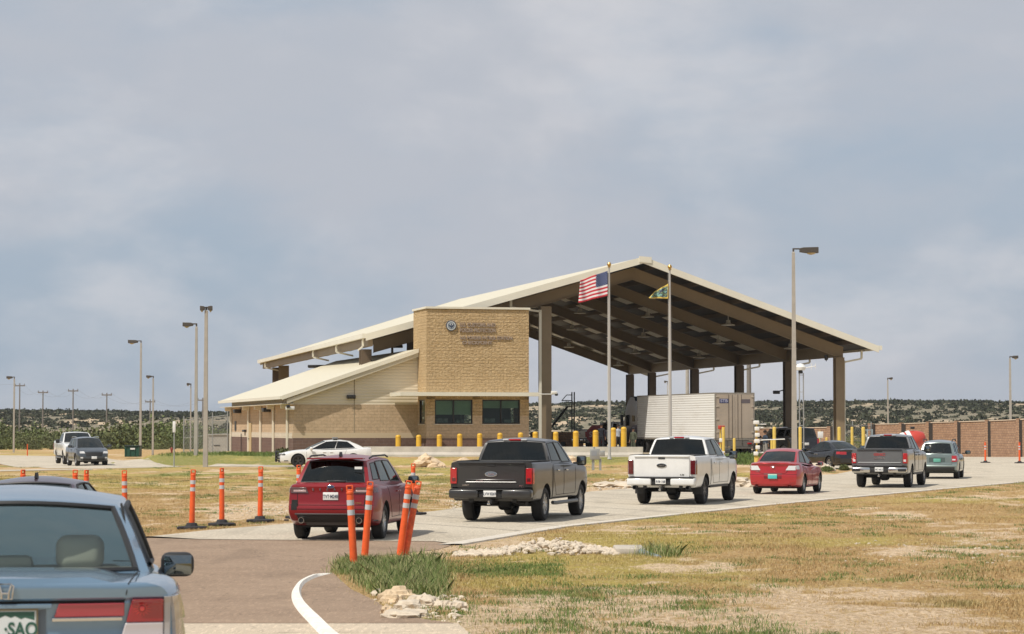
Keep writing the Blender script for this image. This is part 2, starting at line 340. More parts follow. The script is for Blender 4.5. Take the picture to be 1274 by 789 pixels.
# the land sheet
def axis(*segs):
    a = []
    for s0, s1, st in segs: a += list(np.arange(s0, s1, st))
    return np.array(a)
xs = axis((-7000, -800, 620), (-800, -120, 40), (-120, -34, 3), (-34, -10, .6), (-10, 26, .3), (26, 60, 1), (60, 160, 5), (160, 800, 40), (800, 7001, 620))
ys = axis((-400, -10, 30), (-10, 24, 1), (24, 70, .3), (70, 150, .7), (150, 260, 3), (260, 900, 20), (900, 9001, 300))
Xg, Yg = np.meshgrid(xs, ys)
near = (np.abs(Xg) < 120) & (Yg < 260) & (Yg > -12)
Z = gv(Xg, Yg)
ins = np.zeros(Xg.shape, bool); dd = np.full(Xg.shape, 1e9)
i_, d_ = road_fields(Xg[near], Yg[near]); ins[near] = i_; dd[near] = d_
bm_ = np.zeros(Xg.shape)
bm_[near] = .07 * vn(Xg[near], Yg[near], .35, 2.0) + .05 * vn(Xg[near], Yg[near], 1.3, 5.0)
Z = np.where(ins, Z - .05 * np.clip(dd / .7, 0, 1) - .0005, Z + bm_ * np.clip((dd - .3) / 2.0, 0, 1) - .004 * np.clip(dd, 0, 1))
# ditch and banks in the field
Z[near] += np.where(ins[near], 0, .22 * np.exp(-(((Xg[near] + 19.5) / 7) ** 2 + ((Yg[near] - 150) / 5) ** 2)))
nv = len(xs)
me = bpy.data.meshes.new('ground')
verts = np.stack([Xg.ravel(), Yg.ravel(), Z.ravel()], 1)
idx = np.arange(len(xs) * len(ys)).reshape(len(ys), len(xs))
fc = np.stack([idx[:-1, :-1].ravel(), idx[:-1, 1:].ravel(), idx[1:, 1:].ravel(), idx[1:, :-1].ravel()], 1)
me.from_pydata(verts.tolist(), [], fc.tolist()); me.materials.append(M_FIELD); me.polygons.foreach_set('use_smooth', [True] * len(me.polygons))
za = me.color_attributes.new('zone', 'FLOAT_COLOR', 'POINT'); zr_ = zones(Xg.ravel(), Yg.ravel()); za.data.foreach_set('color', np.stack([zr_[0], zr_[1], zr_[2], np.ones(Xg.size)], 1).astype('f').ravel())
go = bpy.data.objects.new('ground', me); col.objects.link(go); tag(go, kind='structure')
def zland(x, y):
    if y > 24 and y < 260 and abs(x) < 100:
        i = np.searchsorted(xs, x) - 1; j = np.searchsorted(ys, y) - 1
        fx = (x - xs[i]) / (xs[i + 1] - xs[i]); fy = (y - ys[j]) / (ys[j + 1] - ys[j])
        return float((Z[j, i] * (1 - fx) + Z[j, i + 1] * fx) * (1 - fy) + (Z[j + 1, i] * (1 - fx) + Z[j + 1, i + 1] * fx) * fy)
    return g(x, y)
def sheet(name, poly, off, material, step=4.0, thick=0):
    bm = bmesh.new(); f = bm.faces.new([bm.verts.new((x, y, 0)) for x, y in poly])
    bmesh.ops.triangulate(bm, faces=[f])
    x0, x1 = min(p[0] for p in poly), max(p[0] for p in poly); y0, y1 = min(p[1] for p in poly), max(p[1] for p in poly)
    if step:
        for k in range(int((x1 - x0) / step)): bmesh.ops.bisect_plane(bm, geom=bm.verts[:] + bm.edges[:] + bm.faces[:], plane_co=(x0 + (k + 1) * step, 0, 0), plane_no=(1, 0, 0))
        for k in range(int((y1 - y0) / step)): bmesh.ops.bisect_plane(bm, geom=bm.verts[:] + bm.edges[:] + bm.faces[:], plane_co=(0, y0 + (k + 1) * step, 0), plane_no=(0, 1, 0))
    for v in bm.verts: v.co.z = g(v.co.x, v.co.y) + off
    bmesh.ops.recalc_face_normals(bm, faces=bm.faces)
    for f in bm.faces:
        if f.normal.z < 0: f.normal_flip()
    me = bpy.data.meshes.new(name); bm.to_mesh(me); bm.free(); me.materials.append(material)
    o = bpy.data.objects.new(name, me); col.objects.link(o); return tag(o, kind='structure')
def strip_sheet(name, near_, far_, off, material):
    rows = []
    for i in range(len(near_) - 1):
        for k in range(12 if i == 0 else 6):
            u = k / (12 if i == 0 else 6); a = Vector(near_[i]).lerp(Vector(near_[i + 1]), u); b_ = Vector(far_[i]).lerp(Vector(far_[i + 1]), u)
            rows.append([(lambda q: (q.x, q.y, g(q.x, q.y) + off))(a.lerp(b_, v / 6)) for v in range(7)])
    rows.append([(q[0], q[1], g(q[0], q[1]) + off) for q in [tuple(Vector(near_[-1]).lerp(Vector(far_[-1]), v / 6)) for v in range(7)]])
    tag(MB().grid(rows).build(name, material, angle=0), kind='structure')
for nme, p, off in roads:
    if nme == 'driveway': strip_sheet(nme, drive_near, drive_far, .006, ROADMAT[nme])
    elif nme == 'path': strip_sheet(nme, path_near, path_far, .012, ROADMAT[nme])
    else: sheet(nme, p, off, ROADMAT[nme], 4)
# joints sawn across the concrete road, a few millimetres wide
jm = mat('joint_sealant', (.22, .19, .16), .9)
mb = MB()
Lw, Rw = w2(ROAD_L), w2(ROAD_R)
def along(pl, k):
    seg = [math.dist(pl[i], pl[i + 1]) for i in range(len(pl) - 1)]; s = k * sum(seg)
    for i, L_ in enumerate(seg):
        if s <= L_: u = s / L_; return (pl[i][0] + (pl[i + 1][0] - pl[i][0]) * u, pl[i][1] + (pl[i + 1][1] - pl[i][1]) * u)
        s -= L_
    return pl[-1]
for k in range(2, 18):
    a, b_ = along(Lw[2:], k / 19), along(Rw[:7], k / 19)
    dx, dy = (b_[1] - a[1]), -(b_[0] - a[0]); L_ = math.hypot(dx, dy); dx, dy = dx / L_ * .02, dy / L_ * .02
    mb.add([(a[0] - dx, a[1] - dy, .0078), (b_[0] - dx, b_[1] - dy, .0078), (b_[0] + dx, b_[1] + dy, .0078), (a[0] + dx, a[1] + dy, .0078)], [(0, 1, 2, 3)])
tag(mb.build('road_joint', jm, angle=0, fixn=False), kind='structure')
# white painted kerb of the island
wm = mat('kerb_paint', (.78, .74, .66), .8, noise=.18, nscale=6)
kp = [(412, 713), (392, 718), (377, 725), (370, 733), (369, 742), (373, 752), (381, 762), (392, 773), (408, 789), (430, 806)]
pts = [Vector((G(*p).x, G(*p).y, 0)) for p in kp]
sm_pts = []
for i in range(len(pts) - 1):
    p0, p1, p2, p3 = pts[max(i - 1, 0)], pts[i], pts[i + 1], pts[min(i + 2, len(pts) - 1)]
    for k in range(6):
        u = k / 6; sm_pts.append(.5 * ((2 * p1) + (p2 - p0) * u + (2 * p0 - 5 * p1 + 4 * p2 - p3) * u * u + (3 * p1 - p0 - 3 * p2 + p3) * u ** 3))
rows = []
for i, p in enumerate(sm_pts):
    tdir = (sm_pts[min(i + 1, len(sm_pts) - 1)] - sm_pts[max(i - 1, 0)]).normalized(); nrm = Vector((-tdir.y, tdir.x, 0)); wd = .050 + .045 * sm(-p.y, -36, -27.5)
    zz = 0.0; h = .045 * min(1, i / 6)
    rows.append([p - nrm * wd + Vector((0, 0, zz)), p - nrm * (wd - .03) + Vector((0, 0, zz + h)), p + nrm * (wd - .03) + Vector((0, 0, zz + h)), p + nrm * wd + Vector((0, 0, zz))])
tag(MB().grid(rows).build('kerb', wm, angle=50), kind='structure')
# gutter lip on the road's near edge
gm = mat('gutter_concrete', (.58, .53, .45), .85, noise=.15, nscale=3)
rows = []
for k in range(0, 90):
    a = along(Rw, k / 90 * .93); b_ = along(Rw, min(1, k / 90 * .93 + .01)); d = Vector((b_[0] - a[0], b_[1] - a[1], 0)).normalized(); n_ = Vector((d.y, -d.x, 0))
    p = Vector((a[0], a[1], .0)); rows.append([p - n_ * .35 + Vector((0, 0, .009)), p - n_ * .02 + Vector((0, 0, .03)), p + n_ * .14 + Vector((0, 0, .03)), p + n_ * .16 - Vector((0, 0, .06))])
tag(MB().grid(rows).build('gutter', gm, angle=50), kind='structure')

# ---------------------------------------------- far hills with scrub
def crest(px):
    pts_ = [(-400, 510), (0, 509), (270, 509), (500, 505), (700, 501), (900, 498), (1100, 496), (1274, 499), (1700, 505)]
    for i in range(len(pts_) - 1):
        if pts_[i][0] <= px <= pts_[i + 1][0]:
            u = (px - pts_[i][0]) / (pts_[i + 1][0] - pts_[i][0]); return pts_[i][1] + (pts_[i + 1][1] - pts_[i][1]) * u
    return 509
HY0, HY1 = 420, 900
def hill_z(x, y):
    px = 637 + x / max(y, 1) * FP; cz = CAM_Z + (531 - crest(px)) / FP * HY1 - 1.0
    u = sm(y, HY0, HY1); back = 1 - .25 * sm(y, HY1, 2500)
    return -.6 + cz * (u ** 1.1) * back * (1 + .0) + 1.0 * mnoise.noise(Vector((x * .012, y * .012, 3))) * u + .45 * mnoise.noise(Vector((x * .05, y * .05, 9))) * u
xh = np.arange(-700, 701, 8.0); yh = np.concatenate([np.arange(400, 940, 9.0), np.arange(940, 2700, 120)])
vsx = [(x, y, hill_z(x, y)) for y in yh for x in xh]
n0 = len(xh); fs = [(j * n0 + i, j * n0 + i + 1, (j + 1) * n0 + i + 1, (j + 1) * n0 + i) for j in range(len(yh) - 1) for i in range(n0 - 1)]
m, t, b = nodes_mat('hill_soil'); pos = geo_pos(t); b.inputs['Roughness'].default_value = .95
c = mixc(t, mrange(t, tnoise(t, pos, .035, 5, .6, (1, .35, 1)), .50, .60), (.20, .17, .11), (.50, .38, .25))
c = mixc(t, mrange(t, tnoise(t, pos, .16, 6, .7), .50, .66, 0, .75), c, (.10, .11, .06))
t.links.new(c, b.inputs['Base Color']); M_HILL = m
o = MB().add(vsx, fs).build('hills', M_HILL, angle=180, fixn=False); tag(o, kind='structure')
def leaf_mat(name, stops, sc_=.3):
    m, t, b = nodes_mat(name); b.inputs['Roughness'].default_value = .8; b.inputs['Specular IOR Level'].default_value = .15
    g_ = t.nodes.new('ShaderNodeNewGeometry')
    c = ramp(t, tnoise(t, g_.outputs['Position'], sc_, 4, .7), stops)
    hsv = t.nodes.new('ShaderNodeHueSaturation'); t.links.new(c, hsv.inputs['Color'])
    t.links.new(mrange(t, g_.outputs['Random Per Island'], 0, 1, .65, 1.4), hsv.inputs['Value']); t.links.new(hsv.outputs[0], b.inputs['Base Color']); return m
def bush_cloud(items, name, material, leaf=.35, per=60, flat=.7):
    """items: (x, y, z, radius); many small leaf faces spread in and on each crown"""
    V = []; F = []
    n = 0
    for (x, y, z, r) in items:
        k = per
        th = rng.uniform(0, 2 * np.pi, k); cz = rng.uniform(-.2, 1, k); rr = r * rng.uniform(.55, 1.05, k) * (1 + .25 * np.sin(3 * th + x))
        sx = np.sqrt(np.clip(1 - cz * cz, 0, 1)); c = np.stack([x + rr * sx * np.cos(th), y + rr * sx * np.sin(th), z + rr * np.clip(cz, 0, 1) * flat + .05 * r], 1)
        a = rng.normal(size=(k, 3)); a /= np.linalg.norm(a, axis=1)[:, None]; b_ = rng.normal(size=(k, 3)); b_ -= (a * b_).sum(1)[:, None] * a; b_ /= np.linalg.norm(b_, axis=1)[:, None]
        s_ = leaf * r * rng.uniform(.5, 1.2, k)[:, None]
        q = np.stack([c - a * s_ - b_ * s_ * .6, c + a * s_ - b_ * s_ * .7, c + a * s_ * .8 + b_ * s_ * .6, c - a * s_ * .7 + b_ * s_ * .8], 1)
        V.append(q.reshape(-1, 3)); F.append(np.arange(n, n + 4 * k).reshape(-1, 4)); n += 4 * k
    V = np.concatenate(V); F = np.concatenate(F)
    me = bpy.data.meshes.new(name); me.vertices.add(len(V)); me.vertices.foreach_set('co', V.astype('f').ravel())
    me.loops.add(len(F) * 4); me.loops.foreach_set('vertex_index', F.astype('i').ravel()); me.polygons.add(len(F))
    me.polygons.foreach_set('loop_start', np.arange(0, len(F) * 4, 4, dtype='i')); me.polygons.foreach_set('loop_total', np.full(len(F), 4, dtype='i'))
    me.update(calc_edges=True); me.validate(); me.materials.append(material)
    o = bpy.data.objects.new(name, me); col.objects.link(o); return o
M_SCRUB = leaf_mat('scrub_leaves', [(.3, (.036, .042, .028)), (.6, (.060, .066, .040)), (.8, (.10, .098, .055))], .05)
M_BRUSH = leaf_mat('brush_leaves', [(.28, (.10, .10, .06)), (.45, (.115, .125, .055)), (.60, (.135, .17, .055)), (.75, (.17, .15, .09))], .05)
items = []
for _ in range(13500):
    y = 430 + (random.random() ** .8) * 480; x = random.uniform(-.37, .37) * y
    dn = mnoise.noise(Vector((x * .02, y * .006, 1.3)))
    if y < 850 and random.random() > .80 + dn * 1.6: continue
    if x < -.13 * y and 600 < y < 800 and random.random() > .45 + dn: continue
    r = random.uniform(.7, 1.65)
    items.append((x, y, hill_z(x, y) - .3, r))
for _ in range(2400):             # thicker line along the crest
    y = random.uniform(860, 905); x = random.uniform(-.36, .36) * y; items.append((x, y, hill_z(x, y) - .2, random.uniform(.8, 1.5)))
o = bush_cloud(items, 'scrub', M_SCRUB, .30, 30, .75); tag(o, 'dark scrub scattered over the pale hillsides', 'scrub', kind='stuff')
# nearer brush at the left and behind the canopy
items = []
for _ in range(1150):
    y = random.uniform(262, 400); x = y * random.uniform(-.30, -.105)
    items.append((x, y, -.5, random.uniform(.7, 1.7) * max(.35, 1.05 + 1.5 * mnoise.noise(Vector((x * .07, y * .045, 4))))))
for _ in range(520):
    y = random.uniform(290, 430); x = y * random.uniform(-.10, .215)
    items.append((x, y, -.6, random.uniform(.7, 1.3)))
o = bush_cloud(items, 'brush', M_BRUSH, .07, 520, 1.0); tag(o, 'thick green and olive brush behind the left driveway', 'brush', kind='stuff')

# ---------------------------------------------- grass, weeds, stones
def blades(spots, name, material, n_per=5, spread=.06, kind_label=None, wf=.035):
    """spots: array rows x, y, height, width"""
    S = np.repeat(np.array(spots), n_per, 0); k = len(S)
    base = np.stack([S[:, 0] + rng.normal(0, spread, k) * S[:, 3], S[:, 1] + rng.normal(0, spread, k) * S[:, 3], S[:, 4]], 1)
    h = S[:, 2] * rng.uniform(.45, 1.15, k); an = rng.uniform(0, 2 * np.pi, k); w_ = (h * wf + .0012 + S[:, 1] * .00003)
    lean = np.stack([rng.normal(0, .35, k) * h, rng.normal(0, .35, k) * h, h], 1); side = np.stack([np.cos(an) * w_, np.sin(an) * w_, 0 * w_], 1)
    mid_ = base + lean * np.array([.35, .35, .6])
    q = np.stack([base - side, base + side, mid_ + side * .8, base + lean, mid_ - side * .8], 1).reshape(-1, 3)
    F5 = np.arange(k * 5).reshape(-1, 5)
    me = bpy.data.meshes.new(name); me.vertices.add(len(q)); me.vertices.foreach_set('co', q.astype('f').ravel())
    me.loops.add(k * 5); me.loops.foreach_set('vertex_index', F5.astype('i').ravel()); me.polygons.add(k)
    me.polygons.foreach_set('loop_start', np.arange(0, k * 5, 5, dtype='i')); me.polygons.foreach_set('loop_total', np.full(k, 5, dtype='i'))
    me.update(calc_edges=True); me.materials.append(material); zb3 = np.repeat(np.stack(list(zones(base[:, 0], base[:, 1])) + [np.ones(k)], 1), 5, 0); za = me.color_attributes.new('zone', 'FLOAT_COLOR', 'POINT'); za.data.foreach_set('color', zb3.astype('f').ravel())
    o = bpy.data.objects.new(name, me); col.objects.link(o); return tag(o, kind_label, name, kind='stuff')
n = 150000
yy = 25 + rng.random(n) ** 1.25 * 85; xx = yy * rng.uniform(-.235, .225, n)
i_, d_ = road_fields(xx, yy); keep = ~i_ & (d_ > .05); xx, yy = xx[keep], yy[keep]
dens = np.array([mnoise.noise(Vector((a * .5, b_ * .25, 1))) + .5 * mnoise.noise(Vector((a * 1.7, b_ * .9, 6))) for a, b_ in zip(xx, yy)])
zg, zs, zy = zones(xx, yy); keep = (dens > rng.uniform(-.9, .3, len(xx))) & (rng.random(len(xx)) > zs * .93); xx, yy, dens, zg = xx[keep], yy[keep], dens[keep], zg[keep]
hh = .028 + .03 * np.clip(dens + .3, 0, 1) + .03 * zg + .0002 * yy
zz = np.array([zland(a, b_) for a, b_ in zip(xx, yy)]) - .005
blades(np.stack([xx, yy, hh, np.ones(len(xx)) * 1.3, zz], 1), 'grass', M_BLADE, 5, .07, 'short dry grass over the roadside field')
# greener tufts
sp = []
for _ in range(2300):
    y = 26 + random.random() ** 1.5 * 110; x = y * random.uniform(-.22, .22)
    if mnoise.noise(Vector((x * .3, y * .12, 21))) < -.05: continue
    i1, d1 = road_fields(np.array([x]), np.array([y]))
    if i1[0] or d1[0] < .3: continue
    for _ in range(14): a, b_ = x + random.gauss(0, .16), y + random.gauss(0, .10); sp.append((a, b_, random.uniform(.03, .075), 1.1, zland(a, b_)))
# green strip beside the weeds (photo about 555-700, 700-718)
for _ in range(1300):
    px = random.uniform(545, 700); py = random.gauss(709, 5.5); p = G(px, py); sp.append((p.x, p.y, random.uniform(.03, .07), 1.2, zland(p.x, p.y)))
for _ in range(450):
    px = random.uniform(620, 860); py = random.gauss(738, 3); p = G(px, py); sp.append((p.x, p.y, random.uniform(.03, .06), 1.2, zland(p.x, p.y)))
blades(sp, 'green_grass', M_GREEN, 5, .07, 'greener grass tufts in patches through the dry field')
# the tall weed clump under the leaning posts
m, t, b = nodes_mat('weed_blades'); b.inputs['Roughness'].default_value = .7; b.inputs['Specular IOR Level'].default_value = .25
g_ = t.nodes.new('ShaderNodeNewGeometry')
c = ramp(t, g_.outputs['Random Per Island'], [(0, (.09, .15, .04)), (.45, (.20, .27, .08)), (.7, (.36, .38, .16)), (1, (.58, .50, .28))]); t.links.new(c, b.inputs['Base Color']); M_WEED = m
sp = []
for _ in range(3000):
    px = random.uniform(450, 541); py = random.uniform(704, 744)
    if py > 704 + (px - 440) * .5 + 14: continue
    p = G(px, py); sp.append((p.x, p.y, random.uniform(.08, .27) * (.5 + .5 * sm(px, 430, 490)), 1.8, -.01))
for _ in range(1100):
    px = random.uniform(427, 468); py = random.uniform(698, 715); p = G(px, py); sp.append((p.x, p.y, random.uniform(.06, .16), 1.6, -.01))
for _ in range(60):
    px = random.uniform(500, 543); py = random.uniform(692, 735); p = G(px, py); sp.append((p.x, p.y, random.uniform(.16, .30), 1.6, -.01))
for _ in range(120):
    px = random.gauss(825, 11); py = random.uniform(688, 694); p = G(px, py); sp.append((p.x, p.y, random.uniform(.10, .30), 1.5, -.01))
blades(sp, 'weeds', M_WEED, 9, .07, 'tall green weeds growing at the kerb under the leaning orange posts', .008)
fl = MB()
for (px, py) in ((502, 711), (522, 717), (508, 715)):
    p = P(px, py, 37.5)
    for k in range(6):
        a = k * math.pi / 3; fl.add([p, p + Vector((math.cos(a) * .02, -.01, math.sin(a) * .02)), p + Vector((math.cos(a + .5) * .028, -.015, math.sin(a + .5) * .028)), p + Vector((math.cos(a + 1) * .02, -.01, math.sin(a + 1) * .02))], [(0, 1, 2, 3)])
    fl.tube([p, (p.x + .02, p.y + .02, .02)], .004, 5, 1)
o = fl.build('wildflower', [mat('flower_yellow', (.85, .5, .03), .6), M_WEED]); tag(o, 'yellow wildflowers standing in the tall weeds', 'flowers', kind='stuff')
def rock_mesh(mb, c, r, sub=2, seed=0, flat=.7, mi=0):
    bm = bmesh.new(); bmesh.ops.create_icosphere(bm, subdivisions=sub, radius=1)
    for v in bm.verts:
        d = v.co.normalized(); k = 1 + .35 * mnoise.noise(d * 1.3 + Vector((seed, 0, 0))) + .18 * mnoise.noise(d * 3.1 + Vector((0, seed, 0)))
        q = d * k; q = Vector((round(q.x * 2.6) / 2.6 * .55 + q.x * .45, round(q.y * 2.6) / 2.6 * .4 + q.y * .6, round(q.z * 2.4) / 2.4 * .55 + q.z * .45))
        v.co = Vector((q.x * r[0], q.y * r[1], q.z * r[2]))
    bm.verts.index_update(); rot = Matrix.Rotation(seed * 2.1, 4, 'Z')
    mb.add([(rot @ v.co) + Vector(c) for v in bm.verts], [[v.index for v in f.verts] for f in bm.faces], mi); bm.free()
M_ROCK = mat('limestone', (.57, .485, .375), .9, noise=.22, nscale=4, bump=.02, bscale=14)
M_ROCK2 = mat('ochre_limestone', (.60, .46, .30), .9, noise=.3, nscale=3, bump=.03, bscale=10)
mb = MB()
for k in range(760):             # pale stones tipped beside the road
    px = random.uniform(566, 770); e = math.exp(-((px - 690) / 62) ** 2); py = 690 - random.uniform(0, .5 + 16 * e) - (px < 630) * 0
    py = random.uniform(688 - 4 * e, 692) ; p = G(px, py); h = random.random() * .12 * e
    r = random.uniform(.03, .075); p = p + Vector((0, random.uniform(0, 2.6) * e, h)); rock_mesh(mb, p, (r * 1.2, r, r * .8), 1, k * 1.37)
tag(mb.build('rubble', M_ROCK, angle=30), 'long heap of pale broken stones by the road edge', 'rubble', kind='stuff')
sp_ = [(470, 741, .11, .07, 'small flat pale rock at the left tip of the rocks below the weeds'), (487, 750, .13, .12, 'broad tan rock in the group of rocks below the weeds'), (497, 745, .24, .13, 'largest tan rock rising behind the others below the weeds'),
       (482, 763, .10, .09, 'dark brown capped rock nearest the asphalt below the weeds'), (509, 757, .22, .11, 'pale wide rock in front of the largest rock below the weeds'), (521, 752, .17, .12, 'pale rock in the middle of the row below the weeds'),
       (535, 753, .20, .10, 'cream rock toward the right of the row below the weeds'), (500, 768, .24, .08, 'low white slab of rock lying in front of the row'), (518, 766, .18, .08, 'low pinkish slab of rock beside the white slab'),
       (570, 758, .12, .10, 'single pale rock at the right end of the row below the weeds'), (556, 756, .09, .07, 'small cream rock left of the single pale end rock')]
for k, (px, py, r, h, lb) in enumerate(sp_):
    p = G(px, py); mb = MB(); rock_mesh(mb, (0, 0, 0), (r, r * .8, h), 3, k * 3.3 + 1)
    o = mb.build('rock', M_ROCK2 if k in (1, 2, 3) else M_ROCK, angle=22); o.location = (p.x, p.y, h * .1); tag(o, lb, 'rock', 'limestone rocks below the weed clump')
mb = MB()
for k in range(700):             # loose stones near those rocks and over the sandy patches
    z_ = random.choice(((466, 578, 742, 775, .045), (470, 570, 745, 772, .03), (270, 360, 628, 642, .04), (740, 800, 598, 616, .07), (885, 960, 600, 618, .05), (1050, 1274, 672, 700, .03), (560, 580, 606, 640, .05)))
    p = G(random.uniform(z_[0], z_[1]), random.uniform(z_[2], z_[3])); i1, d1 = road_fields(np.array([p.x]), np.array([p.y]))
    if i1[0]: continue
    r = random.uniform(.3, 1.2) * z_[4]; rock_mesh(mb, (p.x, p.y, zland(p.x, p.y) + r * .2), (r * 1.4, r, r * .7), 1, k * .77)
tag(mb.build('stones', M_ROCK, angle=30), 'loose pale stones scattered over the sandy patches', 'stones', kind='stuff')
for k, (px, py, rx, rz_, lb) in enumerate([(530, 577, 1.1, .75, 'tan mound of rocks before the concrete wall, left of its twin'), (577, 575, .95, .7, 'tan mound of rocks close behind the charcoal pickup roof'), (709, 574, .95, .75, 'mixed tan and rust rocks beside the grey electrical cabinet'),
                       (1002, 587, .7, .4, 'low sandy rocks behind the bright red sedan'), (1018, 586, .9, .55, 'pale boulder heap between red sedan and black sedan'), (918, 606, .9, .42, 'white boulder behind the rear of the bright red sedan'), (770, 606, 1.4, .3, 'low pale stone hump behind the white pickup')]):
    p = G(px, py); mb = MB()
    for q in range(14):
        a = random.uniform(0, 6.28); rr = random.random() ** .6; r = random.uniform(.25, .5) * rx
        rock_mesh(mb, (math.cos(a) * rr * rx * .75, math.sin(a) * rr * rx * .5, rz_ * (1 - rr) * .6), (r, r * .8, r * .55 * rz_ / rx * 1.6), 2, q * 1.9 + k)
    o = mb.build('rock_heap', M_ROCK2 if k < 3 else M_ROCK, angle=22); o.location = (p.x, p.y, p.z); tag(o, lb, 'rock heap', 'rock heaps between the road and the station')
# drain outlet: slab and pipe end at the right of the stones
mb = MB(); a = G(765, 688); b_ = G(805, 690); mb.rbox(((a.x + b_.x) / 2, a.y + .3, .03), (b_.x - a.x, 1.3, .14), .04)
o = mb.build('drain_slab', mat('old_concrete', (.46, .41, .34), .9, noise=.2, nscale=5)); tag(o, 'pale concrete slab at the right end of the stone heap', 'slab')
mb = MB(); a = G(798, 690.5); b_ = G(820, 694.5); mb.tube([(a.x, a.y + .1, .05), (b_.x, b_.y, .0)], [.055, .05], 14)
o = mb.build('drain_pipe', mat('pipe_grey', (.22, .26, .27), .5)); tag(o, 'blue grey drain pipe sticking out of the concrete slab', 'pipe')
# ============================================================ THE CANOPY AND THE STATION
AX = R(12.1)                                     # the canopy's ridge runs away and to the left
CA, SA = math.cos(AX), math.sin(AX)
APX = P(800, 320, 160)
def cw(u, t, z): return Vector((APX.x + u * CA - t * SA, APX.y + u * SA + t * CA, z))   # u along the gable, t along the ridge
RIDGE_Z = APX.z; CL = 63.5; WR, WL = 16.5, 18.6
ZR = P(1092, 431, 163.4).z; ZL = P(455, 416, 156).z
CLR = 58.2
def back(u): return CL if u <= 0 else CL - (CL - CLR) * u / WR
def roof_z(u, t=0.0):
    z = RIDGE_Z + (ZR - RIDGE_Z) * u / WR if u > 0 else RIDGE_Z + (ZL - RIDGE_Z) * (-u) / WL
    return z + .55 * t / CL * max(0, 1 - (u / WR if u > 0 else -u / WL))
MC = Matrix.Translation((APX.x, APX.y, 0)) @ Matrix.Rotation(AX, 4, 'Z')
can = thing('checkpoint_canopy', 'huge cream gabled canopy on brown steel columns over the inspection lanes', 'canopy', (APX.x, APX.y, .4), AX)
def cpt(u, t, z): return (u, t, z - .4)
M_CREAM = mat('cream_metal', (.74, .70, .58), .5, coat=.1, noise=.05, nscale=.6)
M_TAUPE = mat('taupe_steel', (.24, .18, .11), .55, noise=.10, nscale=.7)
M_TAUPE_SHADE = mat('taupe_steel_shade', (.12, .085, .055), .55, noise=.12, nscale=.7)  # same steel as the lighter one, with shade put into the colour
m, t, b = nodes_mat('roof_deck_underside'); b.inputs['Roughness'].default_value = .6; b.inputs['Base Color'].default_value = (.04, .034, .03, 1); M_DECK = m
m, t, b = nodes_mat('standing_seam_roof'); b.inputs['Roughness'].default_value = .5
tcn = t.nodes.new('ShaderNodeTexCoord'); wv = t.nodes.new('ShaderNodeTexWave'); wv.bands_direction = 'Y'; wv.inputs['Scale'].default_value = .8; wv.wave_profile = 'SAW'
t.links.new(tcn.outputs['Object'], wv.inputs[0]); c = mixc(t, mrange(t, wv.outputs[0], .9, 1, 0, .4), (.64, .59, .45), (.48, .43, .33)); t.links.new(c, b.inputs['Base Color']); M_ROOF = m
mb = MB()
T = .10
for (ua, ub) in ((0, WR), (-WL, 0)):
    za, zb_, zc_, zd_ = roof_z(ua), roof_z(ub), roof_z(ub, CL), roof_z(ua, CL)
    vs_ = [cpt(ua, 0, za), cpt(ub, 0, zb_), cpt(ub, back(ub), zc_), cpt(ua, back(ua), zd_), cpt(ua, 0, za - T), cpt(ub, 0, zb_ - T), cpt(ub, back(ub), zc_ - T), cpt(ua, back(ua), zd_ - T)]
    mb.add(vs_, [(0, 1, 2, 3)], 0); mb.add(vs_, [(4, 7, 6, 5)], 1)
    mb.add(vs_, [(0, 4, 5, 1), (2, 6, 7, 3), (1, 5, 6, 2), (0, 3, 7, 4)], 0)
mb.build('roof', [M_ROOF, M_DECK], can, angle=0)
# fascia trims on the rakes and eaves
def beam(mb, a, b_, w_, h, mi=0):      # rectangular bar between two points, kept upright
    a, b_ = Vector(a), Vector(b_); d = (b_ - a).normalized(); s = Vector((d.y, -d.x, 0)).normalized() * w_ / 2
    up = Vector((0, 0, h))
    vs_ = [a - s, a + s, a + s - up, a - s - up, b_ - s, b_ + s, b_ + s - up, b_ - s - up]
    mb.add(vs_, [(0, 1, 2, 3), (7, 6, 5, 4), (0, 4, 5, 1), (3, 2, 6, 7), (0, 3, 7, 4), (1, 5, 6, 2)], mi)
def zz(u, tt): return roof_z(u, max(0, tt)) + .03
for tt in (-.06, CL + .06):
    mb = MB(); beam(mb, cpt(0, tt, zz(0, tt)), cpt(WR, tt if tt < 1 else CLR + .06, zz(WR, tt)), .12, .45 if tt < 1 else .95); beam(mb, cpt(-WL, tt, zz(-WL, tt)), cpt(0, tt, zz(-.001, tt)), .12, .45); mb.build('rake_fascia', M_CREAM, can, angle=0)
mb = MB(); beam(mb, cpt(-.30, -.14, RIDGE_Z + .05), cpt(.55, -.14, RIDGE_Z + .0), .08, .40); mb.build('ridge_cap_plate', M_CREAM, can, angle=0)
for s_, ue in ((1, WR), (-1, -WL)):
    mb = MB(); beam(mb, cpt(ue + s_ * .12, -.1, roof_z(ue) + .05), cpt(ue + s_ * .12, back(ue) + .1, roof_z(ue) + .05), .24, .30); mb.build('gutter', M_CREAM, can, angle=0)
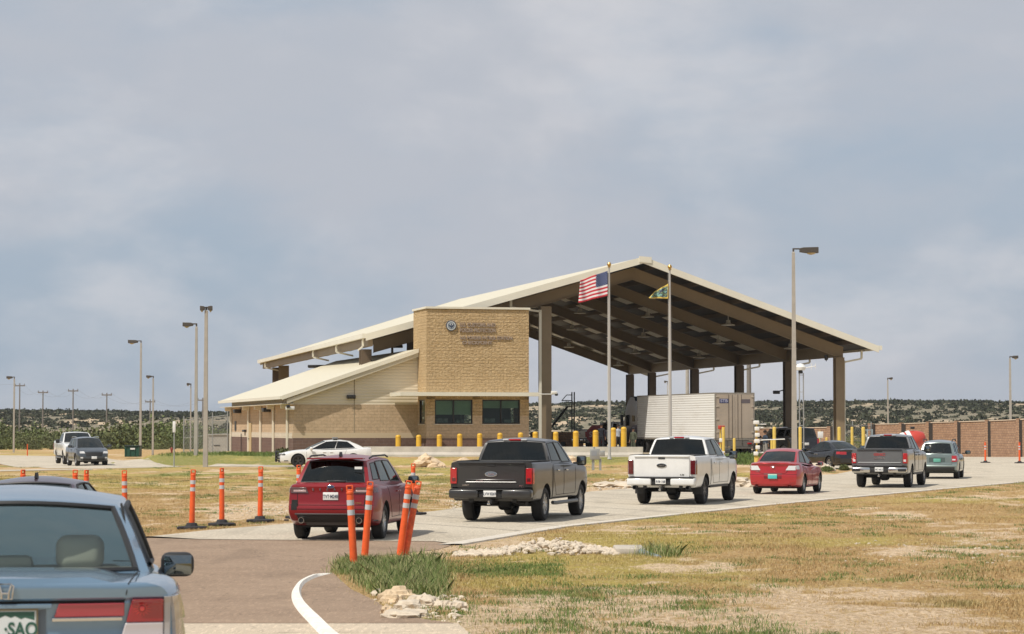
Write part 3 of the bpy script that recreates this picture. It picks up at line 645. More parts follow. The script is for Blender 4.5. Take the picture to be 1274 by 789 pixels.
# frames
ts = []
colX = WR - 1.9
def px_of(v): return 637 + FP * v.x / v.y
for target in (1053.5, 980.5, 919.5, 864, 811, 700):
    lo, hi = 0, CL
    for _ in range(50):
        mid_ = (lo + hi) / 2
        if px_of(cw(colX, mid_, 0)) > target: lo = mid_
        else: hi = mid_
    ts.append(lo)
ts[0] = max(ts[0], 2.6); ts[-1] = CL - .5
HB = .82                      # rafter depth
def rafter(mb, u0, u1, tt, drop=.55, HB=HB, t1=None):
    t1 = tt if t1 is None else t1
    for off, w_, h in ((0, .34, .05), (.05, .10, HB - .1), (HB - .05, .34, .05)):
        beam(mb, cpt(u0, tt, roof_z(u0, tt) - drop - off), cpt(u1, t1, roof_z(u1, t1) - drop - off), w_, h)
def hcol(mb, u, tt, w_, ztop, s=1.0):
    # broad side faces the gable: two flanges and a web, boxed
    mb.b2(cpt(u - w_ / 2, tt - .30 * s, .4), cpt(u + w_ / 2, tt - .24 * s, ztop)); mb.b2(cpt(u - w_ / 2, tt + .24 * s, .4), cpt(u + w_ / 2, tt + .30 * s, ztop)); mb.b2(cpt(u - .06, tt - .24 * s, .4), cpt(u + .06, tt + .24 * s, ztop))
for k, tt in enumerate(ts):
    mb = MB(); tc_ = back(colX) - .5 if k == len(ts) - 1 else tt; rafter(mb, 0.001, colX + .3, tt, t1=tc_); rafter(mb, -WL + .9, -.001, tt, .55, HB if k == 0 else .40)
    mb.build('rafter', M_TAUPE, can, angle=0)
    mb = MB(); hcol(mb, colX, tc_, .62, roof_z(colX) - 1.36)
    o = mb.build('column', M_TAUPE if k == 0 else M_TAUPE_SHADE, can, angle=0)  # sunlit front column lighter, inner ones darkened by colour
    mb = MB(); mb.rbox(cpt(colX, tc_, .55), (1.1, .9, .3), .03); mb.build('column_base', mat('footing', (.42, .39, .34), .9), can)
# columns of the left side: the inner one beside the tower and the ones out at the eave
def u_for(px, tt):
    lo, hi = -WL - 3, WR
    for _ in range(50):
        m_ = (lo + hi) / 2
        if px_of(cw(m_, tt, 0)) < px: lo = m_
        else: hi = m_
    return lo
for px, tt, w_, s_ in ((678, ts[0], .74, 1.2), (514, ts[2], .9, 1), (454.5, ts[0], .70, 1.6), (353, CL - 6, .85, 1.2), (343.5, CL - 4, .6, 1.0)):
    u = u_for(px, tt); mb = MB(); hcol(mb, u, tt, w_, roof_z(u) - 1.5 + (.0 if px > 460 else .5), s_); mb.build('column', M_TAUPE if px in (678, 353) else M_TAUPE_SHADE, can, angle=0)  # far left pair: lit and shaded side of one column as two tones
# purlins
mb = MB()
for u in list(np.arange(.9, WR - .2, 1.55)) + list(-np.arange(.9, WL - .2, 1.7)):
    beam(mb, cpt(u, .1, roof_z(u, 0) - .12), cpt(u, back(u) - .1, roof_z(u, CL) - .12), .09, .30)
o = mb.build('purlins', mat('purlin_brown', (.13, .10, .075), .6), can, angle=0)
# deep edge beams along the two eaves
mb = MB(); u = -WL + .35; beam(mb, cpt(u, .2, roof_z(u) - .3), cpt(u, CL - .2, roof_z(u) - .3), .3, .55); mb.build('eave_beam', M_TAUPE, can, angle=0)
mb = MB(); u = colX; beam(mb, cpt(u, ts[0] + .2, roof_z(u) - .58), cpt(u, back(colX) - .3, roof_z(u) - .58), .26, .76); mb.build('eave_beam', M_TAUPE, can, angle=0)
# pale skylight panels and lamps under the roof
M_SKYL = mat('pale_panel_lit', (.78, .74, .64), .6)  # opaque; the daylight through the panels is put into this pale colour
for k in range(5):
    for q, u in enumerate(np.arange(1.6, 13.5, 1.9)):
        t0 = ts[k] + (ts[k + 1] - ts[k]) * .35; t1 = t0 + 3.8
        if k == 0: continue
        mb = MB(); z0, z1 = roof_z(u, t0) , roof_z(u + 1.05, t0)
        mb.add([cpt(u, t0, z0 - .50), cpt(u + 1.05, t0, z1 - .50), cpt(u + 1.05, t1, z1 - .50), cpt(u, t1, z0 - .50), cpt(u, t0, z0 - .54), cpt(u + 1.05, t0, z1 - .54), cpt(u + 1.05, t1, z1 - .54), cpt(u, t1, z0 - .54)], [(0, 1, 2, 3), (4, 7, 6, 5), (0, 4, 5, 1), (1, 5, 6, 2), (2, 6, 7, 3), (3, 7, 4, 0)])
        mb.build('skylight', M_SKYL, can, angle=0)
M_LAMPW = mat('lamp_enamel', (.55, .53, .48), .4)
for k in range(5):
    for u in (3.2, 8.4, 13.0) if k % 2 == 0 else (5.5, 11.0):
        tt = min(ts[k] + 5.5, CL - 2); z = roof_z(u) - 1.1; mb = MB()
        mb.tube([cpt(u, tt, roof_z(u) - .2), cpt(u, tt, z + .25)], .03, 8); mb.lathe([(.05, z - .4 + .3), (.14, z - .4 + .3), (.18, z - .4 + .05), (.48, z - .4 - .02), (.48, z - .4 - .08), (.1, z - .4 - .1), (0, z - .4 - .1)], 20, 0, Matrix.Translation((u, tt, 0)))
        mb.build('hanging_lamp', M_LAMPW, can)
# downspouts (offset elbow from gutter to column)
def spout(u_out, u_in, tt, z, down, w_=.12):
    mb = MB(); mb.b2(cpt(u_out - w_ / 2, tt - w_ / 2, z - .55), cpt(u_out + w_ / 2, tt + w_ / 2, z)); beam(mb, cpt(u_out, tt, z - .5), cpt(u_in, tt, z - .75), w_, .12)
    if down: mb.b2(cpt(u_in - w_ / 2, tt - w_ / 2, .4), cpt(u_in + w_ / 2, tt + w_ / 2, z - .7))
    mb.build('downspout', M_CREAM, can, angle=0)
for tt in ts[:-1]: spout(WR - .2, colX + .42, tt + .1, roof_z(WR) - .2, tt == ts[0])
spout(u_for(643, -.1), u_for(672, 1.8), 1.8, roof_z(u_for(643, 0)) - .35, True, .17)
spout(-WL - .1, u_for(447, 0), .6, ZL - .2, False); u = -WL - .1; spout(u, u + 1.2, CL - 5, ZL - .2, False)
for px in (391, 420): 
    lo, hi = 0, CL
    for _ in range(40):
        m_ = (lo + hi) / 2
        if px_of(cw(-WL, m_, 0)) > px: lo = m_
        else: hi = m_
    spout(-WL - .1, -WL + 1.1, lo, ZL - .2, False)
# dome camera hanging at the right end of the first rafter, camera arm on the second column
M_BLK = mat('black_plastic', (.02, .02, .022), .4)
M_WHITE = mat('white_enamel', (.78, .77, .73), .4, coat=.2)
u = colX - .9; z = roof_z(u) - 1.6; mb = MB(); mb.tube([cpt(u, ts[0], z + .1), cpt(u, ts[0], z - .35)], .03, 8); mb.lathe([(.03, z - .3), (.13, z - .35), (.14, z - .55), (.10, z - .66), (0, z - .70)], 16, 0, Matrix.Translation((u, ts[0], 0)))
mb.build('dome_camera', M_BLK, can)
mb = MB(); u = colX; mb.tube([cpt(u - .4, ts[1], 4.9), cpt(u - .8, ts[1], 4.8)], .04, 8); mb.rbox(cpt(u - .9, ts[1], 4.75), (.5, .25, .25), .05); mb.build('security_camera', M_BLK, can)

# ------------------------------------------------ masonry
def brick_mat(name, c1, c2, mortar, bw, bh, rot=0.0, bump=.012, rough_face=0.0, msize=.012):
    m, t, b = nodes_mat(name); b.inputs['Roughness'].default_value = .92; b.inputs['Specular IOR Level'].default_value = .15
    tcn = t.nodes.new('ShaderNodeTexCoord'); sep = t.nodes.new('ShaderNodeSeparateXYZ'); cmb = t.nodes.new('ShaderNodeCombineXYZ')
    gn = t.nodes.new('ShaderNodeNewGeometry')
    vt = t.nodes.new('ShaderNodeVectorTransform'); vt.vector_type = 'NORMAL'; vt.convert_from = 'WORLD'; vt.convert_to = 'OBJECT'; t.links.new(gn.outputs['Normal'], vt.inputs[0])
    sn = t.nodes.new('ShaderNodeSeparateXYZ'); t.links.new(vt.outputs[0], sn.inputs[0])
    t.links.new(tcn.outputs['Object'], sep.inputs[0])
    ax_ = math_(t, 'GREATER_THAN', math_(t, 'ABSOLUTE', sn.outputs[0], 0), .7)
    uu = t.nodes.new('ShaderNodeMix'); uu.data_type = 'FLOAT'; t.links.new(ax_, uu.inputs[0]); t.links.new(sep.outputs[0], uu.inputs[2]); t.links.new(sep.outputs[1], uu.inputs[3])
    t.links.new(uu.outputs[0], cmb.inputs[0]); t.links.new(sep.outputs[2], cmb.inputs[1])
    br = t.nodes.new('ShaderNodeTexBrick'); br.inputs['Scale'].default_value = 1; br.inputs['Brick Width'].default_value = bw; br.inputs['Row Height'].default_value = bh; br.inputs['Mortar Size'].default_value = msize
    br.inputs['Color1'].default_value = (*c1, 1); br.inputs['Color2'].default_value = (*c2, 1); br.inputs['Mortar'].default_value = (*mortar, 1); br.inputs['Mortar Smooth'].default_value = .3
    t.links.new(cmb.outputs[0], br.inputs[0])
    n1 = tnoise(t, tcn.outputs['Object'], .7, 6, .7); n2 = tnoise(t, tcn.outputs['Object'], 6, 6, .75)
    c = mixc(t, mrange(t, n1, .3, .7, 0, .45), br.outputs[0], tuple(v * .72 for v in c1)); c = mixc(t, mrange(t, n2, .45, .62, 0, .30), c, tuple(min(1, v * 1.35) for v in c2))
    t.links.new(c, b.inputs['Base Color'])
    bp = t.nodes.new('ShaderNodeBump'); bp.inputs['Distance'].default_value = bump
    h = math_(t, 'ADD', math_(t, 'MULTIPLY', br.outputs['Fac'], -1.0), math_(t, 'MULTIPLY', tnoise(t, tcn.outputs['Object'], 5.5 if rough_face else 30, 5, .6, (1, 1, 1.9)), rough_face * 6 + .4))
    t.links.new(h, bp.inputs['Height']); t.links.new(bp.outputs[0], b.inputs['Normal']); return m
M_SPLIT = brick_mat('split_face_stone', (.66, .47, .255), (.72, .53, .30), (.54, .38, .21), .40, .20, bump=.10, rough_face=.45)
M_BLOCK = brick_mat('buff_block', (.50, .375, .245), (.56, .42, .28), (.40, .30, .20), .40, .20, bump=.008)
M_BELT = brick_mat('maroon_block', (.155, .10, .085), (.19, .125, .10), (.22, .17, .145), .40, .20, bump=.008)
M_STRIPE = brick_mat('pale_band_block', (.60, .53, .42), (.63, .56, .45), (.50, .43, .33), .40, .20, bump=.006)
M_PINKB = brick_mat('red_brick_small', (.33, .20, .13), (.44, .28, .18), (.25, .17, .125), .40, .20, bump=.012, msize=.03)
m, t, b = nodes_mat('ribbed_siding'); b.inputs['Roughness'].default_value = .6; tcn = t.nodes.new('ShaderNodeTexCoord')
wv = t.nodes.new('ShaderNodeTexWave'); wv.bands_direction = 'Z'; wv.inputs['Scale'].default_value = 1.6; t.links.new(tcn.outputs['Object'], wv.inputs[0])
c = mixc(t, wv.outputs[0], (.62, .55, .42), (.68, .60, .46)); t.links.new(c, b.inputs['Base Color'])
bp = t.nodes.new('ShaderNodeBump'); bp.inputs['Distance'].default_value = .012; t.links.new(wv.outputs[0], bp.inputs['Height']); t.links.new(bp.outputs[0], b.inputs['Normal']); M_SIDING = m
BX = R(14.5); cB, sB = math.cos(BX), math.sin(BX)
B0 = P(530.5, 550, 151)           # the tower's front left corner
BZ = .4
st = thing('checkpoint_station', 'tan block station with tall tower, sloping cream roof and dark windows', 'building', (B0.x, B0.y, BZ), BX)
def bz(py, Y=151.6): return P(600, py, Y).z - BZ
def bx_at(px, v=0.0):             # local x whose point (x, v) shows at a photo column
    lo, hi = -30, 30
    for _ in range(50):
        m_ = (lo + hi) / 2; X = B0.x + m_ * cB - v * sB; Y = B0.y + m_ * sB + v * cB
        if 637 + FP * X / Y < px: lo = m_
        else: hi = m_
    return lo
TW = bx_at(658); TD = 3.9; TH = bz(384.5)
z_belt, z_vis0, z_vis1, z_sid = bz(545.5), bz(493), bz(488.3), bz(503)
wx = [(bx_at(541), bx_at(588)), (bx_at(600), bx_at(647))]; wz0, wz1 = bz(527.5), bz(497.2)
mb = MB()
def wall_with_holes(mb, x0, x1, z0, z1, y, holes, thick, mi=0, M=None):
    """front wall (facing -y) with rectangular openings; jambs included"""
    xs_ = sorted({x0, x1, *[h[0] for h in holes], *[h[1] for h in holes]}); zs = sorted({z0, z1, *[h[2] for h in holes], *[h[3] for h in holes]})
    for i in range(len(xs_) - 1):
        for j in range(len(zs) - 1):
            cx, cz = (xs_[i] + xs_[i + 1]) / 2, (zs[j] + zs[j + 1]) / 2
            if any(h[0] < cx < h[1] and h[2] < cz < h[3] for h in holes): continue
            mb.add([(xs_[i], y, zs[j]), (xs_[i + 1], y, zs[j]), (xs_[i + 1], y, zs[j + 1]), (xs_[i], y, zs[j + 1])], [(0, 1, 2, 3)], mi, M)
    for a, b_, c, d in holes:
        q = [(a, y, c), (b_, y, c), (b_, y, d), (a, y, d), (a, y + thick, c), (b_, y + thick, c), (b_, y + thick, d), (a, y + thick, d)]
        mb.add(q, [(0, 1, 5, 4), (1, 2, 6, 5), (2, 3, 7, 6), (3, 0, 4, 7)], mi, M)
# tower walls
mb = MB()
wall_with_holes(mb, 0, TW, z_vis0 + .1, TH, 0, [], .2); mb.add([(0, 0, z_vis0 + .1), (0, TD, z_vis0 + .1), (0, TD, TH), (0, 0, TH), (TW, 0, 0), (TW, TD, 0), (TW, TD, TH), (TW, 0, TH)], [(0, 3, 2, 1), (4, 5, 6, 7)]); mb.add([(0, TD, z_vis0), (TW, TD, z_vis0), (TW, TD, TH), (0, TD, TH)], [(0, 3, 2, 1)]); mb.add([(0, 0, TH), (TW, 0, TH), (TW, TD, TH), (0, TD, TH)], [(0, 1, 2, 3)])
mb.build('tower_wall', M_SPLIT, st, angle=0, merge=.001)
mb = MB(); wall_with_holes(mb, 0, TW, z_belt, z_vis0 + .1, 0, [(a, b_, wz0, wz1) for a, b_ in wx], .22)
SW = (.45, 2.2, wz0, wz1)         # side window on the tower's left face
ML = Matrix.Rotation(-math.pi / 2, 4, 'Z')
wall_with_holes(mb, -TD, 0, z_belt, z_vis0 + .1, 0, [(-SW[1], -SW[0], SW[2], SW[3])], .22, 0, ML)
mb.build('office_wall', M_SPLIT if False else M_BLOCK, st, angle=0, fixn=False)
mb = MB(); mb.b2((-.02, -.03, -.5), (TW + .02, TD, z_belt)); mb.build('base_course', M_BELT, st, angle=0)
# rough stone piers between the windows up to the visor
mb = MB(); zr = wz0 + (wz1 - wz0) * .35
for a, b_ in ((0.0, wx[0][0]), (wx[0][1], wx[1][0]), (wx[1][1], TW)): mb.b2((a, -.025, zr), (b_, -.002, z_vis0 + .1))
mb.b2((0, -.025, wz1), (TW, -.004, z_vis0 + .1)); mb.build('stone_pier', M_SPLIT, st, angle=0)
M_WGL = glass_mat('green_glass', (.50, .60, .52), .30, .02)
M_BLIND = mat('blind_fabric', (.46, .58, .44), .8, noise=.08, nscale=1.5); M_FRAME = mat('dark_bronze', (.03, .028, .026), .4, metal=.4); M_ROOM = mat('room_dark', (.20, .23, .24), .9)
M_DESK = mat('desk_clutter', (.35, .37, .38), .8, noise=.5, nscale=5)
def window(x0, x1, z0, z1, M=None, mull=1, blind=.62):
    f = MB(); w_ = .07; y = .10
    for a, b_ in (((x0, y - .05, z0), (x1, y + .05, z0 + w_)), ((x0, y - .05, z1 - w_), (x1, y + .05, z1)), ((x0, y - .05, z0 + w_), (x0 + w_, y + .05, z1 - w_)), ((x1 - w_, y - .05, z0 + w_), (x1, y + .05, z1 - w_))): f.b2(a, b_, 0, M)
    for k in range(mull): xm = x0 + (x1 - x0) * (k + 1) / (mull + 1); f.b2((xm - .04, y - .05, z0 + w_), (xm + .04, y + .05, z1 - w_), 0, M)
    o = f.build('window', M_FRAME, st, angle=0)
    p = MB(); p.add([(x0 + w_, y, z0 + w_), (x1 - w_, y, z0 + w_), (x1 - w_, y, z1 - w_), (x0 + w_, y, z1 - w_)], [(0, 1, 2, 3)], 0, M); p.build('pane', M_WGL, o, angle=0, fixn=False)
    p = MB(); zb_ = z1 - (z1 - z0) * blind; p.b2((x0 + .05, y + .14, zb_), (x1 - .05, y + .15, z1), 0, M); p.b2((x0, y + 2.2, z0 - .5), (x1, y + 2.25, z1), 1, M)
    p.b2((x0 + .3, y + .6, z0 - .3), (x0 + 1.0, y + .9, z0 + .35), 2, M); p.b2((x1 - .9, y + .5, z0 - .3), (x1 - .45, y + .8, z0 + .28), 2, M); p.build('blind', [M_BLIND, M_ROOM, M_DESK], o, angle=0)
    p = MB(); p.b2((x0 - .03, -.06, z0 - .07), (x1 + .03, .06, z0 - .003), 0, M); p.build('sill', M_STRIPE, o, angle=0)
window(wx[0][0], wx[0][1], wz0, wz1, None, 1, .62); window(wx[1][0], wx[1][1], wz0, wz1, None, 1, .35); window(-SW[1], -SW[0], SW[2], SW[3], ML, 0, .5)
# visor slab and tower cap
mb = MB(); xa, xb = bx_at(497, -.6), bx_at(669, -.6); mb.b2((xa, -.95, z_vis0), (xb, -.005, z_vis1)); mb.b2((xa, -.005, z_vis0), (-.004, 2.4, z_vis1)); mb.build('visor', M_CREAM, st, angle=0)
mb = MB(); mb.b2((-.08, -.08, TH + .002), (TW + .08, TD + .08, TH + .13)); mb.build('parapet_cap', M_CREAM, st, angle=0)
# security camera at the visor's right end
mb = MB(); mb.tube([(xb, -.5, z_vis1 - .1), (xb + 1.1, -.5, z_vis1 - .1)], .03, 6, 0); mb.rbox((xb + 1.1, -.5, z_vis1 + .0), (.40, .2, .2), .05, 0); mb.rbox((xb + 1.25, -.5, z_vis1 - .12), (.2, .16, .16), .05, 1); mb.build('security_camera', [M_WHITE, M_BLK], st)
# round seal and raised letters
sx, sz = bx_at(561), bz(405.5); mb = MB()
MS = Matrix.Translation((sx, -.03, sz)) @ STAND
mb.lathe([(.34, 0), (.34, .05), (.30, .07), (.28, .07)], 36, 0, MS); mb.lathe([(.28, .065), (0, .066)], 36, 1, MS)
mb.lathe([(.225, .071), (.155, .072)], 36, 2, MS)
for s_ in (-1, 1): mb.add([(0, -.05, .075), (s_ * .15, .11, .075), (s_ * .19, .06, .075), (s_ * .10, -.10, .075)], [(0, 1, 2, 3)], 3, MS)
mb.add([(-.07, .02, .078), (.07, .02, .078), (.08, -.08, .078), (0, -.17, .078), (-.08, -.08, .078)], [(0, 1, 2, 3, 4)], 3, MS); mb.lathe([(.05, .08), (0, .081)], 12, 3, MS @ Matrix.Translation((0, .08, 0)))
mb.build('seal', [mat('seal_rim', (.10, .11, .13), .4, metal=.4), mat('seal_field', (.62, .64, .64), .5), mat('seal_ring', (.20, .25, .30), .5), mat('seal_eagle', (.05, .07, .12), .5)], st)
M_LET = mat('bronze_letters', (.33, .255, .20), .6)
def let(s, px0, px1, py, h):
    x0, x1 = bx_at(px0), bx_at(px1)
    tmp = text_mesh('tmp', s, h, Matrix(), M_LET); wdt = max(v.co.x for v in tmp.data.vertices) - min(v.co.x for v in tmp.data.vertices); bpy.data.objects.remove(tmp)
    text_mesh('lettering', s, h, Matrix.Translation(((x0 + x1) / 2, -.035, bz(py))) @ STAND, M_LET, st, .02, 'CENTER', .012, (x1 - x0) / wdt)
let('U.S. CUSTOMS AND', 572, 616, 404.5, .34); let('BORDER PROTECTION', 572, 616, 411.3, .34)
let('U.S. BORDER PATROL STATION', 572.5, 637, 420.5, .28); let('CHECKPOINT', 575, 612, 426.6, .28)
# --- the wing with its sloping roof
VX = 2.6                          # the wing's front stands back from the tower
x0 = bx_at(365, VX); LW = 28.0
z_br, z_sb0, z_sb1 = bz(503.5, 153), bz(545, 153), bz(538.5, 153)
eL = Vector((bx_at(352, VX - .7), 0, P(352, 493, 152).z - BZ)); slope = ((P(519, 435.5, 153.6).z - BZ) - eL.z) / (bx_at(519, VX - .7) - eL.x)
def wz(x): return eL.z + (x - eL.x) * slope
mb = MB()
mb.b2((x0, VX, z_sb0), (0, VX + .25, z_br), 0)
mb.b2((x0, VX + .25, z_sb1), (x0 + .25, VX + LW, z_br - .003), 0)
mb.b2((x0 + .25, VX + LW - .25, 0), (3, VX + LW, z_br), 0)
mb.build('wall', M_BLOCK, st, angle=0)
mb = MB(); mb.add([(x0, VX + .01, z_br), (0, VX + .01, z_br), (0, VX + .01, wz(0) - .25), (x0, VX + .01, wz(x0) - .25)], [(0, 1, 2, 3)]); mb.add([(x0, VX + .01, z_br), (x0, VX + LW, z_br), (x0, VX + LW, wz(x0) - .25), (x0, VX + .01, wz(x0) - .25)], [(0, 1, 2, 3)])
mb.build('siding', M_SIDING, st, angle=0, fixn=False)
mb = MB(); mb.b2((x0 - .02, VX - .02, -.6), (0, VX + .25, z_sb0), 0); mb.b2((x0 - .02, VX + .25, -.6), (x0 + .25, VX + LW, z_sb0 - .02), 0); mb.build('base_course', M_BELT, st, angle=0)
mb = MB(); mb.b2((x0 - .03, VX + .25, z_sb0 - .018), (x0 + .25, VX + LW, z_sb1)); mb.build('pale_band', M_STRIPE, st, angle=0)
mb = MB(); mb.b2((x0, VX - .01, z_sb0 + .002), (0, VX - .002, z_sb1)); mb.build('pale_band', mat('buff_band', (.56, .45, .31), .9), st, angle=0)
mb = MB(); mb.b2((bx_at(441, VX) - .03, VX - .006, z_sb0), (bx_at(441, VX) + .03, VX + .05, wz(bx_at(441, VX)) - .3)); mb.build('control_joint', mat('joint_brown', (.30, .24, .16), .8), st, angle=0)  # joint strip in a darker brown than the wall
# roof of the wing
RV0, RV1 = VX - .45, VX + LW + .8; xr = 3.0
mb = MB(); th = .16
vs_ = [(eL.x, RV0, wz(eL.x)), (-.02, RV0, wz(-.02)), (-.02, 2.7, wz(-.02)), (-.02, RV1, wz(-.02)), (eL.x, RV1, wz(eL.x))]
mb.prism([(eL.x, wz(eL.x)), (-.03, wz(-.03)), (-.03, wz(-.03) - th), (eL.x, wz(eL.x) - th)], RV0, RV1); mb.build('roof', M_ROOF, st, angle=0)
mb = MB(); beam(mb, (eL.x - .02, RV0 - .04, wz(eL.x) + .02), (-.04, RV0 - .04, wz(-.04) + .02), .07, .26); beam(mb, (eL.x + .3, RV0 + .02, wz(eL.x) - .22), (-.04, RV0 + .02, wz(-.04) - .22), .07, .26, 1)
mb.build('rake_trim', [M_CREAM, mat('rake_tan_metal', (.50, .45, .34), .5)], st, angle=0)  # two-tone trim: cream above, tan below
mb = MB(); mb.b2((eL.x - .14, RV0 - .05, wz(eL.x) - .20), (eL.x - .005, RV1, wz(eL.x) - .01)); mb.build('gutter', M_CREAM, st, angle=0)
mb = MB(); mb.b2((eL.x, RV0 + .1, z_br + .02), (x0, RV1, z_br + .05)); mb.build('soffit', M_CREAM, st, angle=0)
mb = MB(); mb.add([(0, VX, wz(0) - .1), (0, RV1, wz(0) - .1), (0, RV1, 0), (0, VX, 0)], [(0, 1, 2, 3)]); mb.build('back_wall', M_SIDING, st, angle=0, fixn=False)
def v_at(px):                     # position along the side wall seen at a photo column
    lo, hi = VX, VX + 60
    for _ in range(50):
        m_ = (lo + hi) / 2; X = B0.x + x0 * cB - m_ * sB; Y = B0.y + x0 * sB + m_ * cB
        if 637 + FP * X / Y > px: lo = m_
        else: hi = m_
    return lo
for px in (359.5, 342, 326, 311, 282.5):
    v = min(v_at(px), VX + LW - .15); mb = MB(); mb.b2((x0 - .16, v - .12, -.4), (x0 - .05, v + .12, z_br + .02)); mb.rbox((x0 - .28, v, z_br - .1), (.5, .2, .3), .02); mb.build('pilaster', M_CREAM, st, angle=0)
for px in (336, 299.5):
    v = v_at(px); mb = MB(); mb.rbox((x0 - .25, v, z_br - .28), (.5, .9, .28), .04); mb.build('wall_lamp', M_BLK, st)
v = v_at(312.5); mb = MB(); mb.b2((x0 - .06, v - .5, -.05), (x0 - .03, v + .5, 2.1)); o = mb.build('door', mat('tan_door', (.48, .36, .19), .6), st, angle=0)
mb = MB(); mb.rbox((x0 - .1, v + .38, 1.0), (.08, .12, .05), .01); mb.build('handle', M_BLK, o)
v = v_at(293.7); mb = MB(); mb.b2((x0 - .05, v - .35, 1.55), (x0 - .01, v + .35, 2.25)); mb.build('vent', M_FRAME, st, angle=0)
v = v_at(306); mb = MB(); mb.rbox((x0 - .1, v, 1.55), (.2, .9, .16), .03); mb.tube([(x0 - .12, v + 1.4, .0), (x0 - .12, v + 1.4, 1.35)], .03); mb.build('railing', M_BLK, st)
# lamp box on the gable, cluster at the corner
mb = MB(); q = bx_at(436.5, VX); mb.rbox((q, VX - .12, bz(494, 153)), (.55, .25, .24), .03); mb.build('wall_lamp', M_FRAME, st)
mb = MB(); q = bx_at(362, VX); mb.rbox((q - .1, VX - .3, bz(508, 152.5)), (.55, .3, .22), .04, 0); mb.rbox((q - .25, VX - .45, bz(506, 152.5)), (.22, .3, .18), .04, 1); mb.build('floodlight', [M_WHITE, M_BLK], st)
# small canopies / aerials seen above the wing roof
for px, py, w_ in ((396, 456, 25), (488, 431, 26)):
    p = P(px, py, 182); mb = MB(); mb.rbox((0, 0, 0), (w_ / FP * 182, 1.0, .22), .05); mb.tube([(0, 0, -.05), (0, 0, -p.z + .4)], .09, 8)
    o = mb.build('twin_lamp_head', M_FRAME); o.location = p; tag(o, 'flat dark twin lamp head showing above the %s of the wing roof' % ('middle' if px < 450 else 'upper end'), 'lamp')
# stoop at the far left corner of the wing
mb = MB(); mb.b2((x0 - 1.6, VX + 12, -.5), (x0 - .1, VX + LW, -.02)); mb.build('stoop', mat('footing', (.42, .39, .34), .9), st)

# ------------------------------------------------ low concrete wall in front, brick walls behind
mb = MB(); a = P(452, 560, 149.5); b_ = P(800, 560, 146.5); ztop = P(640, 555.8, 148).z
d = (b_ - a); L_ = math.hypot(d.x, d.y)
prof = [(-.22, -.15), (-.22, .12), (-.12, .28), (-.1, ztop - .4), (.1, ztop - .4), (.12, .28), (.22, .12), (.22, -.15)]
o = MB().prism(prof, 0, L_).build('barrier_wall', mat('barrier_concrete', (.50, .46, .40), .9, noise=.18, nscale=1.2, bump=.004), angle=25)
o.location = (a.x, a.y, .4); o.rotation_euler = (0, 0, math.atan2(d.y, d.x) - math.pi / 2); tag(o, 'long low pale concrete barrier wall before the yellow bollards', 'barrier wall')
mb = MB(); mb.b2((-6.9, 150.0, .3), (9.0, 151.2, .62)); o = mb.build('kerb_island', M_CONC2, angle=0); tag(o, kind='structure')
def brick_wall(label, pts, h, posts, name='brick_wall'):
    """pts: ground points with top z; panels between dark posts"""
    base_ = Vector((pts[0][0], pts[0][1], 0)); w_ = thing(name, label, 'wall', tuple(base_))
    for i in range(len(pts) - 1):
        (xa, ya, za), (xb, yb, zb_) = pts[i], pts[i + 1]
        d = Vector((xb - xa, yb - ya, 0)); L_ = d.length; ang = math.atan2(d.y, d.x)
        M = Matrix.Rotation(ang, 4, 'Z')
        p = MB(); p.add([(0, -.1, -h), (L_, -.1, -h), (L_, -.1, zb_ - za), (0, -.1, 0), (0, .1, -h), (L_, .1, -h), (L_, .1, zb_ - za), (0, .1, 0)], [(0, 1, 2, 3), (7, 6, 5, 4), (3, 2, 6, 7), (0, 3, 7, 4), (1, 5, 6, 2)])
        o = p.build('panel', M_PINKB, w_, angle=0); o.location = Vector((xa, ya, za)) - base_; o.rotation_euler = (0, 0, ang)
        p = MB(); p.b2((0, -.16, -.0), (L_, .16, .07)); o = p.build('coping', mat('coping_stone', (.62, .50, .38), .9), w_, angle=0); o.location = Vector((xa, ya, za + .002)) - base_; o.rotation_euler = (0, math.atan2(za - zb_, L_), ang)
    for i, (xa, ya, za) in enumerate(pts):
        p = MB(); p.b2((-.35, -.19, -h), (.0, .19, .12), 0); p.b2((.002, -.22, -h), (.50, .22, .06), 1); o = p.build('post', [M_PINKB, mat('post_dark', (.035, .027, .022), .8)], w_, angle=0); o.location = Vector((xa, ya, za)) - base_
        o.rotation_euler = (0, 0, math.atan2(pts[1][1] - pts[0][1], pts[1][0] - pts[0][0]))
    return w_
ppx = [(1085, 528.5, 212), (1123.5, 527.8, 209), (1157.5, 526.5, 205.5), (1193, 525.4, 201.5), (1231, 524.2, 197), (1270, 522.6, 192), (1312, 521, 187), (1356, 519, 182)]
brick_wall('long red brick screen wall with dark posts behind the right road', [tuple(P(a, b_, c)) for a, b_, c in ppx], 3.3, True)
ppx = [(922, 533.5, 219), (975, 533, 217), (1034, 532.3, 214)]
brick_wall('short red brick wall seen between the canopy columns', [tuple(P(a, b_, c)) for a, b_, c in ppx], 3.2, True)
w_ = thing('brick_wall', 'low pink brick wall with dark openings behind the yellow bollards', 'wall', tuple(P(660, 560, 196) * 1))
w_.location.z = 0
p = MB(); zt = P(700, 537.5, 196).z; M_ = None
wall_with_holes(p, 0, 4.3, -.5, zt, 0, [(.55 + k * 1.0 + .9, .95 + k * 1.0 + .9, -.4, zt * .55) for k in range(3)], .3); p.b2((0, .3, -.5), (4.3, .35, zt), 1)
p.build('panel', [M_PINKB, M_ROOM], w_, angle=0)
